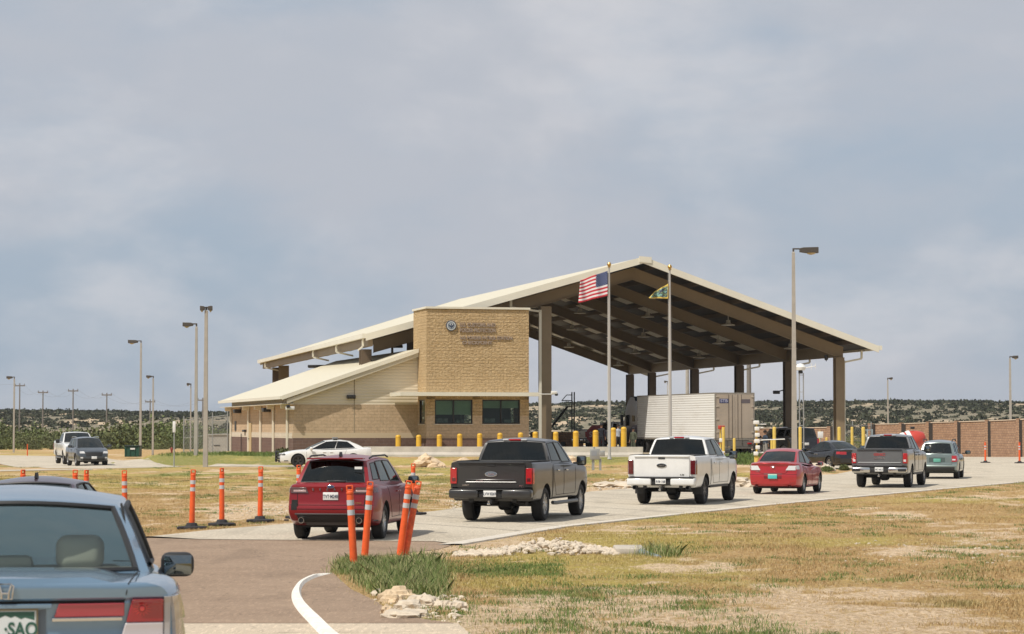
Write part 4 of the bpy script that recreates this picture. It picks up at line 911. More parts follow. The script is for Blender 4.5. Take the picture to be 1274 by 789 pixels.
# ============================================================ VEHICLES
def paint(name, c, metallic=.35, rough=.32): return mat(name, c, rough, metal=metallic, coat=.75, noise=.07, nscale=2.2)
M_TYRE = mat('tyre_rubber', (.022, .021, .021), .85, bump=.002, bscale=60); M_TRIM = mat('black_trim', (.018, .018, .019), .55)
M_RIM = mat('alloy_silver', (.48, .48, .48), .3, metal=.8); M_RIMD = mat('alloy_dark', (.10, .10, .105), .35, metal=.7)
M_CHROME = mat('chrome', (.62, .61, .58), .15, metal=1); M_RED = mat('tail_lamp_red', (.42, .012, .016), .12, coat=1); M_CLEAR = mat('lamp_clear', (.62, .62, .62), .12, coat=1)
M_REDD = mat('tail_lamp_dark', (.10, .006, .01), .12, coat=1); M_SEAT = mat('seat_cloth', (.06, .06, .062), .9); M_SEATG = mat('seat_grey', (.38, .40, .37), .9)
M_PLATE = mat('plate_white', (.74, .74, .72), .5); M_PTXT = mat('plate_ink', (.05, .06, .09), .6); GL_MIR = mat('mirror_silver', (.20, .23, .24), .03, metal=1); M_SEAM = mat('panel_gap', (.012, .012, .012), .9)
GL_CAR = glass_mat('car_glass', (.10, .125, .115), .42); GL_DARK = glass_mat('privacy_glass', (.020, .022, .024), .38); GL_HON = glass_mat('clear_car_glass', (.93, .97, .90), .36)
def lerp_list(lst, y):
    if y <= lst[0][0]: return lst[0][1]
    for i in range(len(lst) - 1):
        if y <= lst[i + 1][0]:
            u = (y - lst[i][0]) / (lst[i + 1][0] - lst[i][0]); return lst[i][1] + (lst[i + 1][1] - lst[i][1]) * u
    return lst[-1][1]
def smooth_prof(lst, y, r=.10):
    return sum(lerp_list(lst, y + d * r) * k for d, k in ((-1, .2), (-.5, .2), (0, .2), (.5, .2), (1, .2)))
def fine_ring(fr):
    """rounder section: Catmull-Rom through the section points"""
    out_ = [fr[0]]
    for i in range(1, len(fr) - 2):
        p0, p1, p2, p3 = fr[i - 1], fr[i], fr[i + 1], fr[i + 2]; out_.append(p1)
        if i == 1: p0 = p1
        for u in (.34, .67):
            f = lambda a, b, c, d: .5 * (2 * b + (c - a) * u + (2 * a - 5 * b + 4 * c - d) * u * u + (3 * b - a - 3 * c + d) * u ** 3)
            z = f(p0[1], p1[1], p2[1], p3[1]); z = min(max(z, p1[1]), p2[1]); out_.append((f(p0[0], p1[0], p2[0], p3[0]), z))
    return out_ + [fr[-2], fr[-1]]
FR = fine_ring([(0, 0), (.78, 0), (.93, .035), (.985, .20), (1.0, .46), (.995, .70), (.965, .88), (.90, .975), (.60, 1.0), (0, 1.0)])
class Body:
    def __init__(s, S):
        s.S = S; s.W = S['W'] / 2; s.L = S['L']
    def hw(s, y):
        S = s.S; w_ = s.W; rr, rf = S.get('rr', .45), S.get('rf', .8)
        er, ef = S.get('er', .10), S.get('ef', .16)
        k = 1.0
        if y < rr: k -= er * (1 - y / rr) ** 2.2
        if y > s.L - rf: k -= ef * (1 - (s.L - y) / rf) ** 2.2
        return w_ * k
    def top(s, y): return smooth_prof(s.S['top'], y, s.S.get('tsm', .12))
    def bot(s, y):
        zb = s.S.get('zb', .24); e = 0
        if y < .5: e = s.S.get('rb', .06) * (1 - y / .5)
        if y > s.L - .6: e = .04 * (1 - (s.L - y) / .6)
        return zb + e
    def dy(s, z, y):
        S = s.S; fall_r = max(0, 1 - y / .7); fall_f = max(0, 1 - (s.L - y) / .7)
        return lerp_list(S['tail'], z) * fall_r + lerp_list(S['nose'], z) * fall_f
    def ring(s, y):
        w_, zt, zb = s.hw(y), s.top(y), s.bot(y); h = zt - zb; cr = s.S.get('crown', .03); pts = []
        fr = s.S.get('FR', FR)
        for i, (a, f) in enumerate(fr):
            z = zb + f * h + (cr * (.75 if i == len(fr) - 2 else 1) if i >= len(fr) - 2 else 0)
            pts.append([a * w_, z])
        return pts
    def pt(s, x, y, z): return (x, y + s.dy(z, y), z)
    def side_x(s, y, z):
        r = s.ring(y); r = r[1:len(r) - 1]
        for i in range(len(r) - 1):
            if r[i][1] <= z <= r[i + 1][1] and r[i + 1][1] > r[i][1]:
                u = (z - r[i][1]) / (r[i + 1][1] - r[i][1]); return r[i][0] + (r[i + 1][0] - r[i][0]) * u
        return r[-1][0] if z > r[-1][1] else r[0][0]
    def rear_y(s, x, z):
        w_ = max(.2, s.side_x(0, z)); return s.dy(z, 0) - s.S.get('rbulge', .05) * (1 - min(1, abs(x) / w_) ** 2)
    def front_y(s, x, z):
        w_ = max(.2, s.side_x(s.L, z)); return s.L + s.dy(z, s.L) + s.S.get('fbulge', .12) * (1 - min(1, abs(x) / w_) ** 2)
    def mesh(s, parent, mats, cut=None):
        L = s.L; ysn = sorted(set([0, .03, .08, .15, .24] + list(np.arange(.34, L - .34, .11)) + [L - .24, L - .15, L - .08, L - .03, L]))
        mb = MB(); rows = []
        for y in ysn:
            r = s.ring(y); rr = [(-a, z) for a, z in r[::-1]][:-1] + r[0:]            # from top centre over left side ... we go around
            ringp = [(a, z) for a, z in r] + [(-a, z) for a, z in r[-2:0:-1]]
            rows.append([s.pt(a, y, z) for a, z in ringp])
        mb.grid(rows, 0, None, True)
        n = len(FR)
        for yy_, fn in ((0, s.rear_y), (L, s.front_y)):
            r = s.ring(yy_); K = 8; cr = []
            for a, z in r:
                if a < 1e-6: cr.append([(0, yy_ + s.dy(z, yy_), z)] * (K + 1)); continue
                cr.append([(a * (2 * k / K - 1), (yy_ + s.dy(z, yy_)) if k in (0, K) else fn(a * (2 * k / K - 1), z) if 0 < i_mid(r, z) else yy_ + s.dy(z, yy_), z) for k in range(K + 1)])
            mb.grid(cr, 0)
        # inner faces of cap meeting the single centre points of ring
        o = mb.build('body', mats, parent, angle=0, merge=.0004)
        bm = bmesh.new(); bm.from_mesh(o.data); bmesh.ops.dissolve_degenerate(bm, dist=.0003, edges=bm.edges); bmesh.ops.holes_fill(bm, edges=[e for e in bm.edges if e.is_boundary], sides=0); bmesh.ops.recalc_face_normals(bm, faces=bm.faces); bm.to_mesh(o.data); bm.free()
        return o
def i_mid(r, z): return 1
def boolean(o, cutter, op='DIFFERENCE'):
    m_ = o.modifiers.new('b', 'BOOLEAN'); m_.object = cutter; m_.operation = op; m_.solver = 'EXACT'
    try: m_.material_mode = 'TRANSFER'
    except Exception: pass
    apply_mods(o); bpy.data.objects.remove(cutter)
def wheel(parent, x, y, r, wd, rim_m, side, nsp=5):
    tl = MB(); h = wd / 2
    tl.lathe([(r * .62, -h * .8), (r * .70, -h), (r * .90, -h), (r * .975, -h * .82), (r, -h * .5), (r * 1.0, h * .5), (r * .975, h * .82), (r * .90, h), (r * .70, h), (r * .62, h * .8), (r * .60, 0), (r * .62, -h * .8)], 36, 0, None, 'x')
    o = tl.build('wheel', M_TYRE, parent); o.location = (x, y, r)
    rm = MB(); s_ = side
    rm.lathe([(r * .63, s_ * h * .85), (r * .60, s_ * h * .55), (r * .52, s_ * h * .35)], 32, 0, None, 'x')
    rm.lathe([(r * .62, s_ * h * .2), (r * .1, s_ * h * .15), (0, s_ * h * .15)], 32, 1, None, 'x')
    rm.lathe([(r * .15, s_ * h * .3), (r * .15, s_ * h * .75), (r * .08, s_ * h * .82), (0, s_ * h * .82)], 16, 0, None, 'x')
    for k in range(nsp):
        for dlt in (-.16, .16) if nsp <= 6 else (0,):
            a = 2 * math.pi * k / nsp + dlt; M = Matrix.Rotation(a, 4, 'X')
            rm.add([M @ Vector(p) for p in [(s_ * h * .40, -r * .035, r * .1), (s_ * h * .40, r * .035, r * .1), (s_ * h * .55, r * .05, r * .6), (s_ * h * .55, -r * .05, r * .6), (s_ * h * .72, -r * .03, r * .1), (s_ * h * .72, r * .03, r * .1), (s_ * h * .82, r * .04, r * .6), (s_ * h * .82, -r * .04, r * .6)]], [(0, 1, 2, 3), (4, 7, 6, 5), (0, 4, 5, 1), (1, 5, 6, 2), (2, 6, 7, 3), (3, 7, 4, 0)], 0)
    rm.build('rim', [rim_m, M_TRIM], o); return o
def coons(c00, c10, c11, c01, bu, bv, us, vs_):
    """bilinear patch with bulge vectors: bu bulges over u, bv over v (both vanish at the corners)"""
    out_ = []
    for v in vs_:
        row = []
        for u in us:
            p = Vector(c00) * (1 - u) * (1 - v) + Vector(c10) * u * (1 - v) + Vector(c11) * u * v + Vector(c01) * (1 - u) * v
            p = p + bu(v) * math.sin(math.pi * u) + bv * math.sin(math.pi * v)
            row.append(p)
        out_.append(row)
    return out_
def refine(cuts, n):
    a = sorted(set([0, 1] + [round(c, 4) for c in cuts])); out_ = []
    for i in range(len(a) - 1):
        k = max(1, int(round((a[i + 1] - a[i]) * n))); out_ += [a[i] + (a[i + 1] - a[i]) * j / k for j in range(k)]
    return out_ + [1.0]
def greenhouse(parent, S, body_mat, gl_rear, gl_side, gl_front):
    G_ = S['gh']; yrb, yrt, yft, yfb = G_['y']; wb, wt = G_['w']; zbr, zbf = G_['zb']; zt = G_['zt']; ztr = G_.get('ztr', zt); ztf = G_.get('ztf', zt)
    wbr = G_.get('wbr', wb); wtr = G_.get('wtr', wt); wbf = G_.get('wbf', wb); arch = G_.get('arch', .04); rb, fb = G_.get('rb', .08), G_.get('fb', .15); crown = G_.get('crown', .04); sb = G_.get('sb', .02)
    ve = Vector
    C = {'rl': ve((-wbr, yrb, zbr)), 'rr': ve((wbr, yrb, zbr)), 'fl': ve((-wbf, yfb, zbf)), 'fr': ve((wbf, yfb, zbf)), 'trl': ve((-wtr, yrt, ztr)), 'trr': ve((wtr, yrt, ztr)), 'tfl': ve((-wt, yft, ztf)), 'tfr': ve((wt, yft, ztf))}
    ev = ve((0, 0, G_.get('vb', .02)))             # shared upward bow of the four pillars
    mb = MB(); glasses = []
    def patch(c00, c10, c11, c01, bu0, bu1, wins, glm, nu=12, nv=6, pillar=None, frit=None, out_n=None):
        cu = [c for w_ in wins for c in w_[:2]]; cv = [c for w_ in wins for c in w_[2:4]]
        us, vv = refine(cu, nu), refine(cv, nv)
        gr = coons(c00, c10, c11, c01, lambda v: bu0 * (1 - v) + bu1 * v, ev, us, vv)
        n = len(us); vs_ = [p for r in gr for p in r]; fs = []
        gl = [[] for _ in wins]
        for j in range(len(vv) - 1):
            for i in range(len(us) - 1):
                cu_, cv_ = (us[i] + us[i + 1]) / 2, (vv[j] + vv[j + 1]) / 2; f = (j * n + i, j * n + i + 1, (j + 1) * n + i + 1, (j + 1) * n + i); hit = None
                for k, w_ in enumerate(wins):
                    if w_[0] < cu_ < w_[1] and w_[2] < cv_ < w_[3]: hit = k
                if hit is None: fs.append(f)
                else: gl[hit].append(f)
        mb.add(vs_, fs, 0)
        for k, w_ in enumerate(wins):
            used = sorted({i for f in gl[k] for i in f}); mp = {i: q for q, i in enumerate(used)}
            if not used: continue
            g2 = MB(); g2.add([vs_[i] for i in used], [tuple(mp[i] for i in f) for f in gl[k]])
            o = g2.build(w_[4], glm, parent, angle=180, fixn=False)
            bd = MB(); # rubber surround
            def B(u, v):
                i = us.index(min(us, key=lambda q: abs(q - u))); j = vv.index(min(vv, key=lambda q: abs(q - v))); return gr[j][i]
            iu = [i for i, q in enumerate(us) if w_[0] - 1e-4 <= q <= w_[1] + 1e-4]; jv = [j for j, q in enumerate(vv) if w_[2] - 1e-4 <= q <= w_[3] + 1e-4]
            loop = [gr[jv[0]][i] for i in iu] + [gr[j][iu[-1]] for j in jv[1:]] + [gr[jv[-1]][i] for i in iu[::-1][1:]] + [gr[j][iu[0]] for j in jv[::-1][1:]]
            bd.tube(loop, G_.get('trim', .011), 6, cap=False); bd.build('window_trim', M_TRIM, o)
    Z0 = ve((0, 0, 0))
    rear_b = ve((0, -rb, 0)); rear_t = ve((0, -rb * .7, crown * .8)); fr_b = ve((0, fb, 0)); fr_t = ve((0, fb * .6, crown * .9))
    patch(C['rl'], C['rr'], C['trr'], C['trl'], rear_b, rear_t, [(*w_, 'rear_window') for w_ in G_['rear_win']], gl_rear)
    patch(C['fr'], C['fl'], C['tfl'], C['tfr'], fr_b, fr_t, [(.04, .96, .03, .95, 'windscreen')], gl_front)
    sideb = ve((sb, 0, 0)); sidet = ve((sb * .5, 0, arch))
    wins = [(*w_, 'side_window') for w_ in G_['side_win']]
    patch(C['rr'], C['fr'], C['tfr'], C['trr'], sideb, sidet, wins, gl_side, 16, 6)
    patch(C['fl'], C['rl'], C['trl'], C['tfl'], -sideb, ve((-sb * .5, 0, arch)), [(1 - w_[1], 1 - w_[0], w_[2], w_[3], 'side_window') for w_ in G_['side_win']], gl_side, 16, 6)
    # roof: boundary curves shared with the four patches
    us = refine([c for w_ in G_['rear_win'] for c in w_[:2]], 12); U2 = refine([.04, .96], 12); nv_ = refine([c for w_ in G_['side_win'] for c in w_[:2]], 16)
    us = sorted(set([round(u, 4) for u in us])); rows = []
    for v in nv_:
        row = []
        sv = math.sin(math.pi * v)
        for u in us:
            su = math.sin(math.pi * u)
            left = C['trl'] * (1 - v) + C['tfl'] * v + ve((-sb * .5, 0, arch)) * sv; right = C['trr'] * (1 - v) + C['tfr'] * v + ve((sb * .5, 0, arch)) * sv
            p = left * (1 - u) + right * u + (rear_t * (1 - v) + fr_t * v) * su + ve((0, 0, crown * .5)) * su * sv; row.append(p)
        rows.append(row)
    mb.grid(rows, 0)
    o = mb.build('cabin', body_mat, parent, angle=28, merge=.006)
    b_ = o.modifiers.new('round', 'BEVEL'); b_.width = G_.get('bev', .035); b_.segments = 3; b_.limit_method = 'ANGLE'; b_.angle_limit = R(24); b_.harden_normals = True
    return o, C
def decal(B, end, x0, x1, z0, z1, off, name, material, parent, nx=8, nz=3, slant=0.0, slant2=None, bevel=0, back=.03):
    """a body-hugging panel on the rear (end=0) or front face; x edges may slant with height"""
    fn = B.rear_y if end == 0 else B.front_y; sg = -1 if end == 0 else 1; s2 = slant if slant2 is None else slant2; outer = []; 
    for j in range(nz + 1):
        z = z0 + (z1 - z0) * j / nz; a = x0 + slant * (j / nz); b_ = x1 + s2 * (j / nz); outer.append([(a + (b_ - a) * i / nx, fn(a + (b_ - a) * i / nx, z) + sg * off, z) for i in range(nx + 1)])
    inner = [[(p[0], p[1] - sg * (off + back), p[2]) for p in r] for r in outer]
    mb = MB(); mb.grid(outer); mb.grid(inner)
    o1 = [r for r in outer]; loop_o = outer[0] + [r[-1] for r in outer[1:]] + outer[-1][::-1][1:] + [r[0] for r in outer[::-1][1:-1]]
    loop_i = inner[0] + [r[-1] for r in inner[1:]] + inner[-1][::-1][1:] + [r[0] for r in inner[::-1][1:-1]]
    mb.grid([loop_o, loop_i], 0, None, True)
    return mb.build(name, material, parent, angle=40, merge=.0005, bevel=bevel)
def side_panel(B, s_, y0, y1, z0, z1, off, name, material, parent, ny=8, nz=3, sl0=0.0, sl1=0.0, dz1=0.0):
    outer = []
    for j in range(nz + 1):
        f = j / nz; ya, yb = y0 + sl0 * f, y1 + sl1 * f; row = []
        for i in range(ny + 1):
            y = ya + (yb - ya) * i / ny; z = z0 + (z1 - z0) * f + dz1 * (i / ny) * (1 - f) ; x = B.side_x(max(0, y), z) + off; row.append((s_ * x, y + B.dy(z, max(0, y)), z))
        outer.append(row)
    inner = [[(p[0] - s_ * (off + .02), p[1], p[2]) for p in r] for r in outer]
    mb = MB(); mb.grid(outer); mb.grid(inner); lo = outer[0] + [r[-1] for r in outer[1:]] + outer[-1][::-1][1:] + [r[0] for r in outer[::-1][1:-1]]; li = inner[0] + [r[-1] for r in inner[1:]] + inner[-1][::-1][1:] + [r[0] for r in inner[::-1][1:-1]]
    mb.grid([lo, li], 0, None, True); return mb.build(name, material, parent, angle=40, merge=.0005)
def seam_side(B, s_, pts, name='door_seam', parent=None, r=.006, m_=None):
    P_ = []
    for i in range(len(pts) - 1):
        for k in range(6):
            y = pts[i][0] + (pts[i + 1][0] - pts[i][0]) * k / 6; z = pts[i][1] + (pts[i + 1][1] - pts[i][1]) * k / 6; P_.append((s_ * (B.side_x(y, z) + .000), y + B.dy(z, y), z))
    y, z = pts[-1]; P_.append((s_ * B.side_x(y, z), y + B.dy(z, y), z))
    return MB().tube(P_, r, 5).build(name, m_ or M_SEAM, parent)
def seam_rear(B, pts, name='tailgate_seam', parent=None, r=.006, m_=None, end=0):
    P_ = []; fn = B.rear_y if end == 0 else B.front_y
    for i in range(len(pts) - 1):
        for k in range(7): x = pts[i][0] + (pts[i + 1][0] - pts[i][0]) * k / 7; z = pts[i][1] + (pts[i + 1][1] - pts[i][1]) * k / 7; P_.append((x, fn(x, z), z))
    x, z = pts[-1]; P_.append((x, fn(x, z), z)); return MB().tube(P_, r, 5).build(name, m_ or M_SEAM, parent)
def plate(B, x, z, parent, txt, ink=M_PTXT, base=M_PLATE, off=.03, y=None, w_=.305, end=0, band=None):
    yy_ = (B.rear_y(x, z) - off if end == 0 else B.front_y(x, z) + off) if y is None else y
    sg = -1 if end == 0 else 1
    mb = MB(); mb.rbox((x, yy_, z), (w_, .012, w_ * .5), .004, 0)
    if band: mb.b2((x - w_ * .48, yy_ + sg * .0065, z + w_ * .14), (x + w_ * .48, yy_ + sg * .0075, z + w_ * .235), 1)
    o = mb.build('licence_plate', [base, band or base], parent)
    if txt:
        M = Matrix.Translation((x, yy_ + sg * .0085, z - .01)) @ (Matrix() if end == 0 else Matrix.Rotation(math.pi, 4, 'Z')) @ STAND
        text_mesh('plate_text', txt, .095 * w_ / .305, M, ink, o, .001, 'CENTER', .002, .72)
    return o
def mirror(parent, x, y, z, s_, m_, size=(.24, .16, .17), glass=True, stalk=.10):
    mb = MB(); mb.rbox((s_ * (x + stalk + size[0] / 2), y, z), size, .05, 0, None, 3); mb.rbox((s_ * (x + stalk / 2), y + .02, z - size[2] * .25), (stalk + .06, .07, .05), .02, 1)
    o = mb.build('wing_mirror', [m_, M_TRIM], parent)
    mb = MB(); mb.rbox((s_ * (x + stalk + size[0] / 2), y - size[1] / 2 - .003, z), (size[0] * .82, .012, size[2] * .78), .035); mb.build('mirror_glass', GL_MIR, o); return o
def seats(parent, rows, w_, zt, m_=M_SEAT, hw_=.13):
    for (y, lean, zb) in rows:
        for s_ in (-1, 1):
            mb = MB(); mb.rbox((s_ * w_, y, zt - .36), (.50, .14, .62), .06, 0, None, 3); mb.rbox((s_ * w_, y - lean, zt), (hw_ * 2, .11, .20), .05, 0, None, 3); mb.tube([(s_ * w_ - .05, y - lean * .5, zt - .2), (s_ * w_ - .05, y - lean, zt - .02)], .008, 6); mb.tube([(s_ * w_ + .05, y - lean * .5, zt - .2), (s_ * w_ + .05, y - lean, zt - .02)], .008, 6)
            mb.build('seat', m_, parent)
def vehicle(name, label, cat, S, loc, heading, paintm, group=None):
    """heading: radians clockwise from +Y; the origin is the ground point under the middle of the rear bumper"""
    v = thing(name, label, cat, loc, -heading, group); B = Body(S)
    body = B.mesh(v, [paintm, M_TRIM])
    cut = MB(); r = S['r'] + S.get('gap', .055); x0 = S['W'] / 2 - .34
    for y in S['axles']:
        for s_ in (-1, 1): cut.lathe([(0, s_ * x0), (r, s_ * x0), (r, s_ * (S['W'] / 2 + .3)), (0, s_ * (S['W'] / 2 + .3))], 36, 0, Matrix.Translation((0, y, S['r'] + .01)), 'x')
    co = cut.build('cutter', M_TRIM, None, angle=0, merge=.0005); co.parent = v; bpy.context.view_layer.update(); boolean(body, co)
    if S.get('bed'):
        y0, y1, wi, zf = S['bed']; c2 = MB().b2((-wi, y0, zf), (wi, y1, 3)).build('cutter', M_TRIM, None, angle=0); c2.parent = v; bpy.context.view_layer.update(); boolean(body, c2)
    body.data.polygons.foreach_set('use_smooth', [True] * len(body.data.polygons)); body.data.set_sharp_from_angle(angle=R(32))
    if S.get('arch_trim'):
        for y in S['axles']:
            for s_ in (-1, 1):
                pts_ = []
                for k in range(19):
                    a = math.pi * (k / 18) * 1.12 - .06 * math.pi; yy_, zz_ = y + math.cos(a) * (r + .02), S['r'] + .01 + math.sin(a) * (r + .02); 
                    if zz_ < B.bot(yy_) + .02: continue
                    pts_.append((s_ * (B.side_x(yy_, zz_) + .005), yy_ + B.dy(zz_, yy_), zz_))
                MB().tube(pts_, S['arch_trim'], 6).build('arch_trim', S.get('arch_mat', M_TRIM), v)
    for y in S['axles']:
        for s_ in (-1, 1): wheel(v, s_ * (S['W'] / 2 - S.get('tw', .23) / 2 - .03), y, S['r'], S.get('tw', .23), S.get('rim', M_RIM), s_, S.get('nsp', 5))
    cab, C = greenhouse(v, S, paintm, S.get('glr', GL_CAR), S.get('gls', GL_CAR), S.get('glf', GL_CAR))
    mb = MB(); mb.b2((-S['W'] * .36, .5, S.get('zb', .24) - .03), (S['W'] * .36, S['L'] - .5, S.get('zb', .24) + .08)); mb.tube([(-S['W'] * .4, S['axles'][0], S['r']), (S['W'] * .4, S['axles'][0], S['r'])], .05, 8); mb.build('underbody', M_TRIM, v, angle=0)
    return v, B, C
FR_BOX = fine_ring([(0, 0), (.90, 0), (.96, .03), (.99, .18), (1.0, .45), (1.0, .72), (.99, .90), (.965, .975), (.80, 1.0), (0, 1.0)])
def base_at(px, Z_): return (P(px, 600, Z_).x, Z_, g(P(px, 600, Z_).x, Z_))
def oval(B, x, z, a, b_, parent, m1, m2, txt=None, off=.02, name='badge'):
    y = B.rear_y(x, z) - off; M = Matrix.Translation((x, y, z)) @ STAND; o = MB()
    o.lathe([(1, -.01), (1, .004), (.9, .006)], 28, 0, M @ Matrix.Diagonal((a, b_, 1, 1))); o.lathe([(.9, .005), (0, .006)], 28, 1, M @ Matrix.Diagonal((a, b_, 1, 1))); q = o.build(name, [m1, m2], parent)
    if txt: text_mesh('badge_text', txt, b_ * 1.1, M @ Matrix.Translation((0, 0, .0075)), m1, q, .001, 'CENTER', .002)
    return q
# ---------------- sedans
HON = dict(FR=fine_ring([(0, 0), (.80, 0), (.94, .035), (.985, .20), (1.0, .46), (1.0, .68), (.985, .86), (.95, .95), (.84, .992), (.50, 1.0), (0, 1.0)]), L=4.93, W=1.846, r=.335, tw=.225, axles=(1.08, 3.88), zb=.22, er=.085, rr=.55, ef=.2, rf=.9, crown=.035, rbulge=.055, gap=.05,
           top=[(0, 1.035), (.12, 1.055), (.60, 1.06), (1.3, .985), (2.6, .955), (3.3, .97), (4.0, .93), (4.6, .83), (4.93, .70)],
           tail=[(.22, .12), (.33, .01), (.60, 0.0), (.66, .035), (.80, .05), (.93, .045), (.955, .012), (1.02, .0), (1.10, .02)], nose=[(.22, -.1), (.35, 0), (.55, 0), (.75, -.12), (1, -.3)],
           gh=dict(y=(.62, 1.34, 2.40, 3.40), w=(.84, .635), wbr=.745, wtr=.60, wbf=.83, zb=(1.045, .94), zt=1.395, ztr=1.385, rear_win=[(.045, .955, .055, .95)], side_win=[(.14, .48, .10, .90), (.51, .93, .10, .90)], rb=.13, fb=.2, crown=.052, arch=.038, bev=.055, trim=.018),
           glr=GL_HON, gls=GL_CAR, glf=GL_HON)
P_HON = mat('blue_grey_metallic', (.175, .275, .375), .24, metal=.45, coat=1.0)
X, Y_, Z_ = base_at(8, 12.35)
hv, HB_, HC = vehicle('parked_car' if False else 'sedan', 'blue grey sedan close in the lower left corner with clear rear window', 'car', HON, (X, Y_, .40), R(-10), P_HON)
def sedan_seams(v, B, S, front_y, mid_y, rear_y_, zlo, zhi, handle_m=None):
    for s_ in (-1, 1):
        seam_side(B, s_, [(mid_y, zhi - .02), (mid_y, zlo)], 'door_seam', v); seam_side(B, s_, [(front_y, zhi - .02), (front_y - .05, zlo)], 'door_seam', v); seam_side(B, s_, [(rear_y_ + .1, zhi - .02), (rear_y_ + .22, (zlo + zhi) / 2), (rear_y_ + .45, zlo)], 'door_seam', v); seam_side(B, s_, [(rear_y_ + .45, zlo), (front_y - .05, zlo)], 'sill_seam', v)
        for y in (mid_y - .28 + .1, front_y - 1.0 + .0):
            z = zhi - .13; mb = MB(); mb.rbox((s_ * (B.side_x(y, z) + .02), y + B.dy(z, y), z), (.035, .19, .03), .012); mb.build('door_handle', handle_m or M_TRIM, v)
M_RHON = mat('sedan_lamp_red', (.30, .008, .014), .10, coat=1)
for k in (0,):
    B, v = HB_, hv
    sedan_seams(v, B, HON, 3.42, 2.35, 1.25, .32, .94, P_HON)
    # lid seam and quarter joint
    seam_rear(B, [(-.60, .945), (.60, .945)], 'lid_seam', v, .007)
    for s_ in (-1, 1):
        pts_ = [(s_ * (.60 + .02 * u_), B.rear_y(s_ * .61, .945 + .09 * u_) - .001, .945 + .09 * u_) for u_ in (0, .5, 1)] + [(s_ * .655, .10, 1.073), (s_ * .675, .35, 1.074), (s_ * .69, .60, 1.06)]
        MB().tube(pts_, .0035, 5).build('lid_seam', M_SEAM, v)
        # red reflector bar and the chrome strip under it
        a, b_ = sorted((s_ * .25, s_ * .605)); dlt = -.03 * s_
        decal(B, 0, min(s_ * .245, s_ * .60), max(s_ * .245, s_ * .60), .868, .936, .030, 'reflector_bar', mat('reflector_red', (.36, .035, .05), .18, coat=1), v, 8, 3, (.025 if s_ > 0 else 0) , (0 if s_ > 0 else -.025), .004)
        decal(B, 0, min(s_ * .235, s_ * .59), max(s_ * .235, s_ * .59), .846, .864, .036, 'chrome_strip', M_CHROME, v, 8, 1, 0, 0, .003)
        # lamp cluster: red upper, clear lower, wrapping to the flank
        x0, x1 = .60, B.side_x(0, .87) - .005
        for (z0_, z1_, m_, nm) in ((.835, .955, M_RHON, 'tail_lamp'), (.72, .832, mat('lamp_grey_clear', (.50, .46, .46), .12, coat=1), 'tail_lamp')):
            lo_, hi_ = (x0 + .01, x1 - .035) if s_ > 0 else (-x1 + .035, -x0 - .01)
            tl_ = decal(B, 0, lo_ - (.035 if s_ > 0 and m_ is not M_RHON else 0), hi_ + (.035 if s_ < 0 and m_ is not M_RHON else 0), z0_, z1_, .032, nm, m_, v, 6, 4, (.03 if s_ > 0 else 0), (0 if s_ > 0 else -.03), .006)
            lo2, hi2 = (x1 - .033, x1) if s_ > 0 else (-x1, -x1 + .033)
            decal(B, 0, lo2, hi2, z0_, z1_ + .012, .026, 'lamp_lens', mat('lamp_smoke', (.38, .36, .35), .15, coat=1), tl_, 3, 4, 0, 0, .004)
            side_panel(B, s_, .01, .30, z0_, z1_ + .01, .016, 'lamp_lens', mat('lamp_smoke', (.38, .36, .35), .15, coat=1), tl_, 6, 4, 0, -.10)
            if m_ is M_RHON:
                xx_ = s_ * .69; y = B.rear_y(xx_, .905) - .036; bulb = MB(); bulb.lathe([(.014, 0), (.012, .006), (0, .008)], 16, 0, Matrix.Translation((xx_, y, .905)) @ STAND); bulb.build('lamp_bulb', mat('bulb_red', (.75, .05, .04), .2, coat=1), tl_)
                ryy = MB()
                for q in range(14): a = q * math.pi / 7; ryy.add([Matrix.Translation((xx_, y - .001, .905)) @ STAND @ Vector(p) for p in [(math.cos(a - .16) * .02, math.sin(a - .16) * .02, 0), (math.cos(a) * .055, math.sin(a) * .040, 0), (math.cos(a + .16) * .02, math.sin(a + .16) * .02, 0)]], [(0, 1, 2)])
                ryy.build('lamp_facets', mat('lamp_ray_red', (.62, .03, .03), .15, coat=1), tl_, fixn=False)
    # emblem: rounded frame with an H inside
    mb = MB(); ye = B.rear_y(0, .985) - .006; M = Matrix.Translation((0, ye, 1.0)) @ STAND
    for pts_ in ([(-.034, -.034), (-.044, .03), (-.03, .042), (.03, .042), (.044, .03), (.034, -.034), (-.034, -.034)],): mb.tube([M @ Vector((a, b_, .006)) for a, b_ in pts_], .0045, 6)
    for s_ in (-1, 1): mb.tube([M @ Vector((s_ * .028, .035, .008)), M @ Vector((s_ * .018, .0, .008)), M @ Vector((s_ * .018, -.034, .008))], .0055, 6)
    mb.tube([M @ Vector((-.018, -.004, .008)), M @ Vector((.018, -.004, .008))], .0055, 6); mb.build('badge', M_CHROME, v)
    # plate recess and the plate: pale with a green crest line of peaks
    mb = MB(); yr = B.rear_y(0, .80)
    mb.b2((-.205, yr - .003, .70), (.205, yr + .03, .925)); mb.build('plate_recess_shade', mat('recess_shade_blue', (.10, .14, .18), .4, coat=.5), v)  # flush panel, the recess's shade is put into its darker blue
    mb = MB(); mb.b2((-.235, yr - .045, .915), (.235, yr + .0, .938)); mb.build('lid_handle', P_HON, v, bevel=.004)
    PW, PH = .315, .162; zc = .825; y = yr - .022
    mb = MB(); mb.rbox((0, y, zc), (PW, .012, PH), .005, 0)
    peaks = [(-PW * .47, .045), (-.12, .062), (-.10, .05), (-.06, .066), (-.03, .052), (0, .068), (.03, .055), (.05, .064), (.08, .048), (.10, .056), (PW * .47, .042)]
    top_ = PH * .46
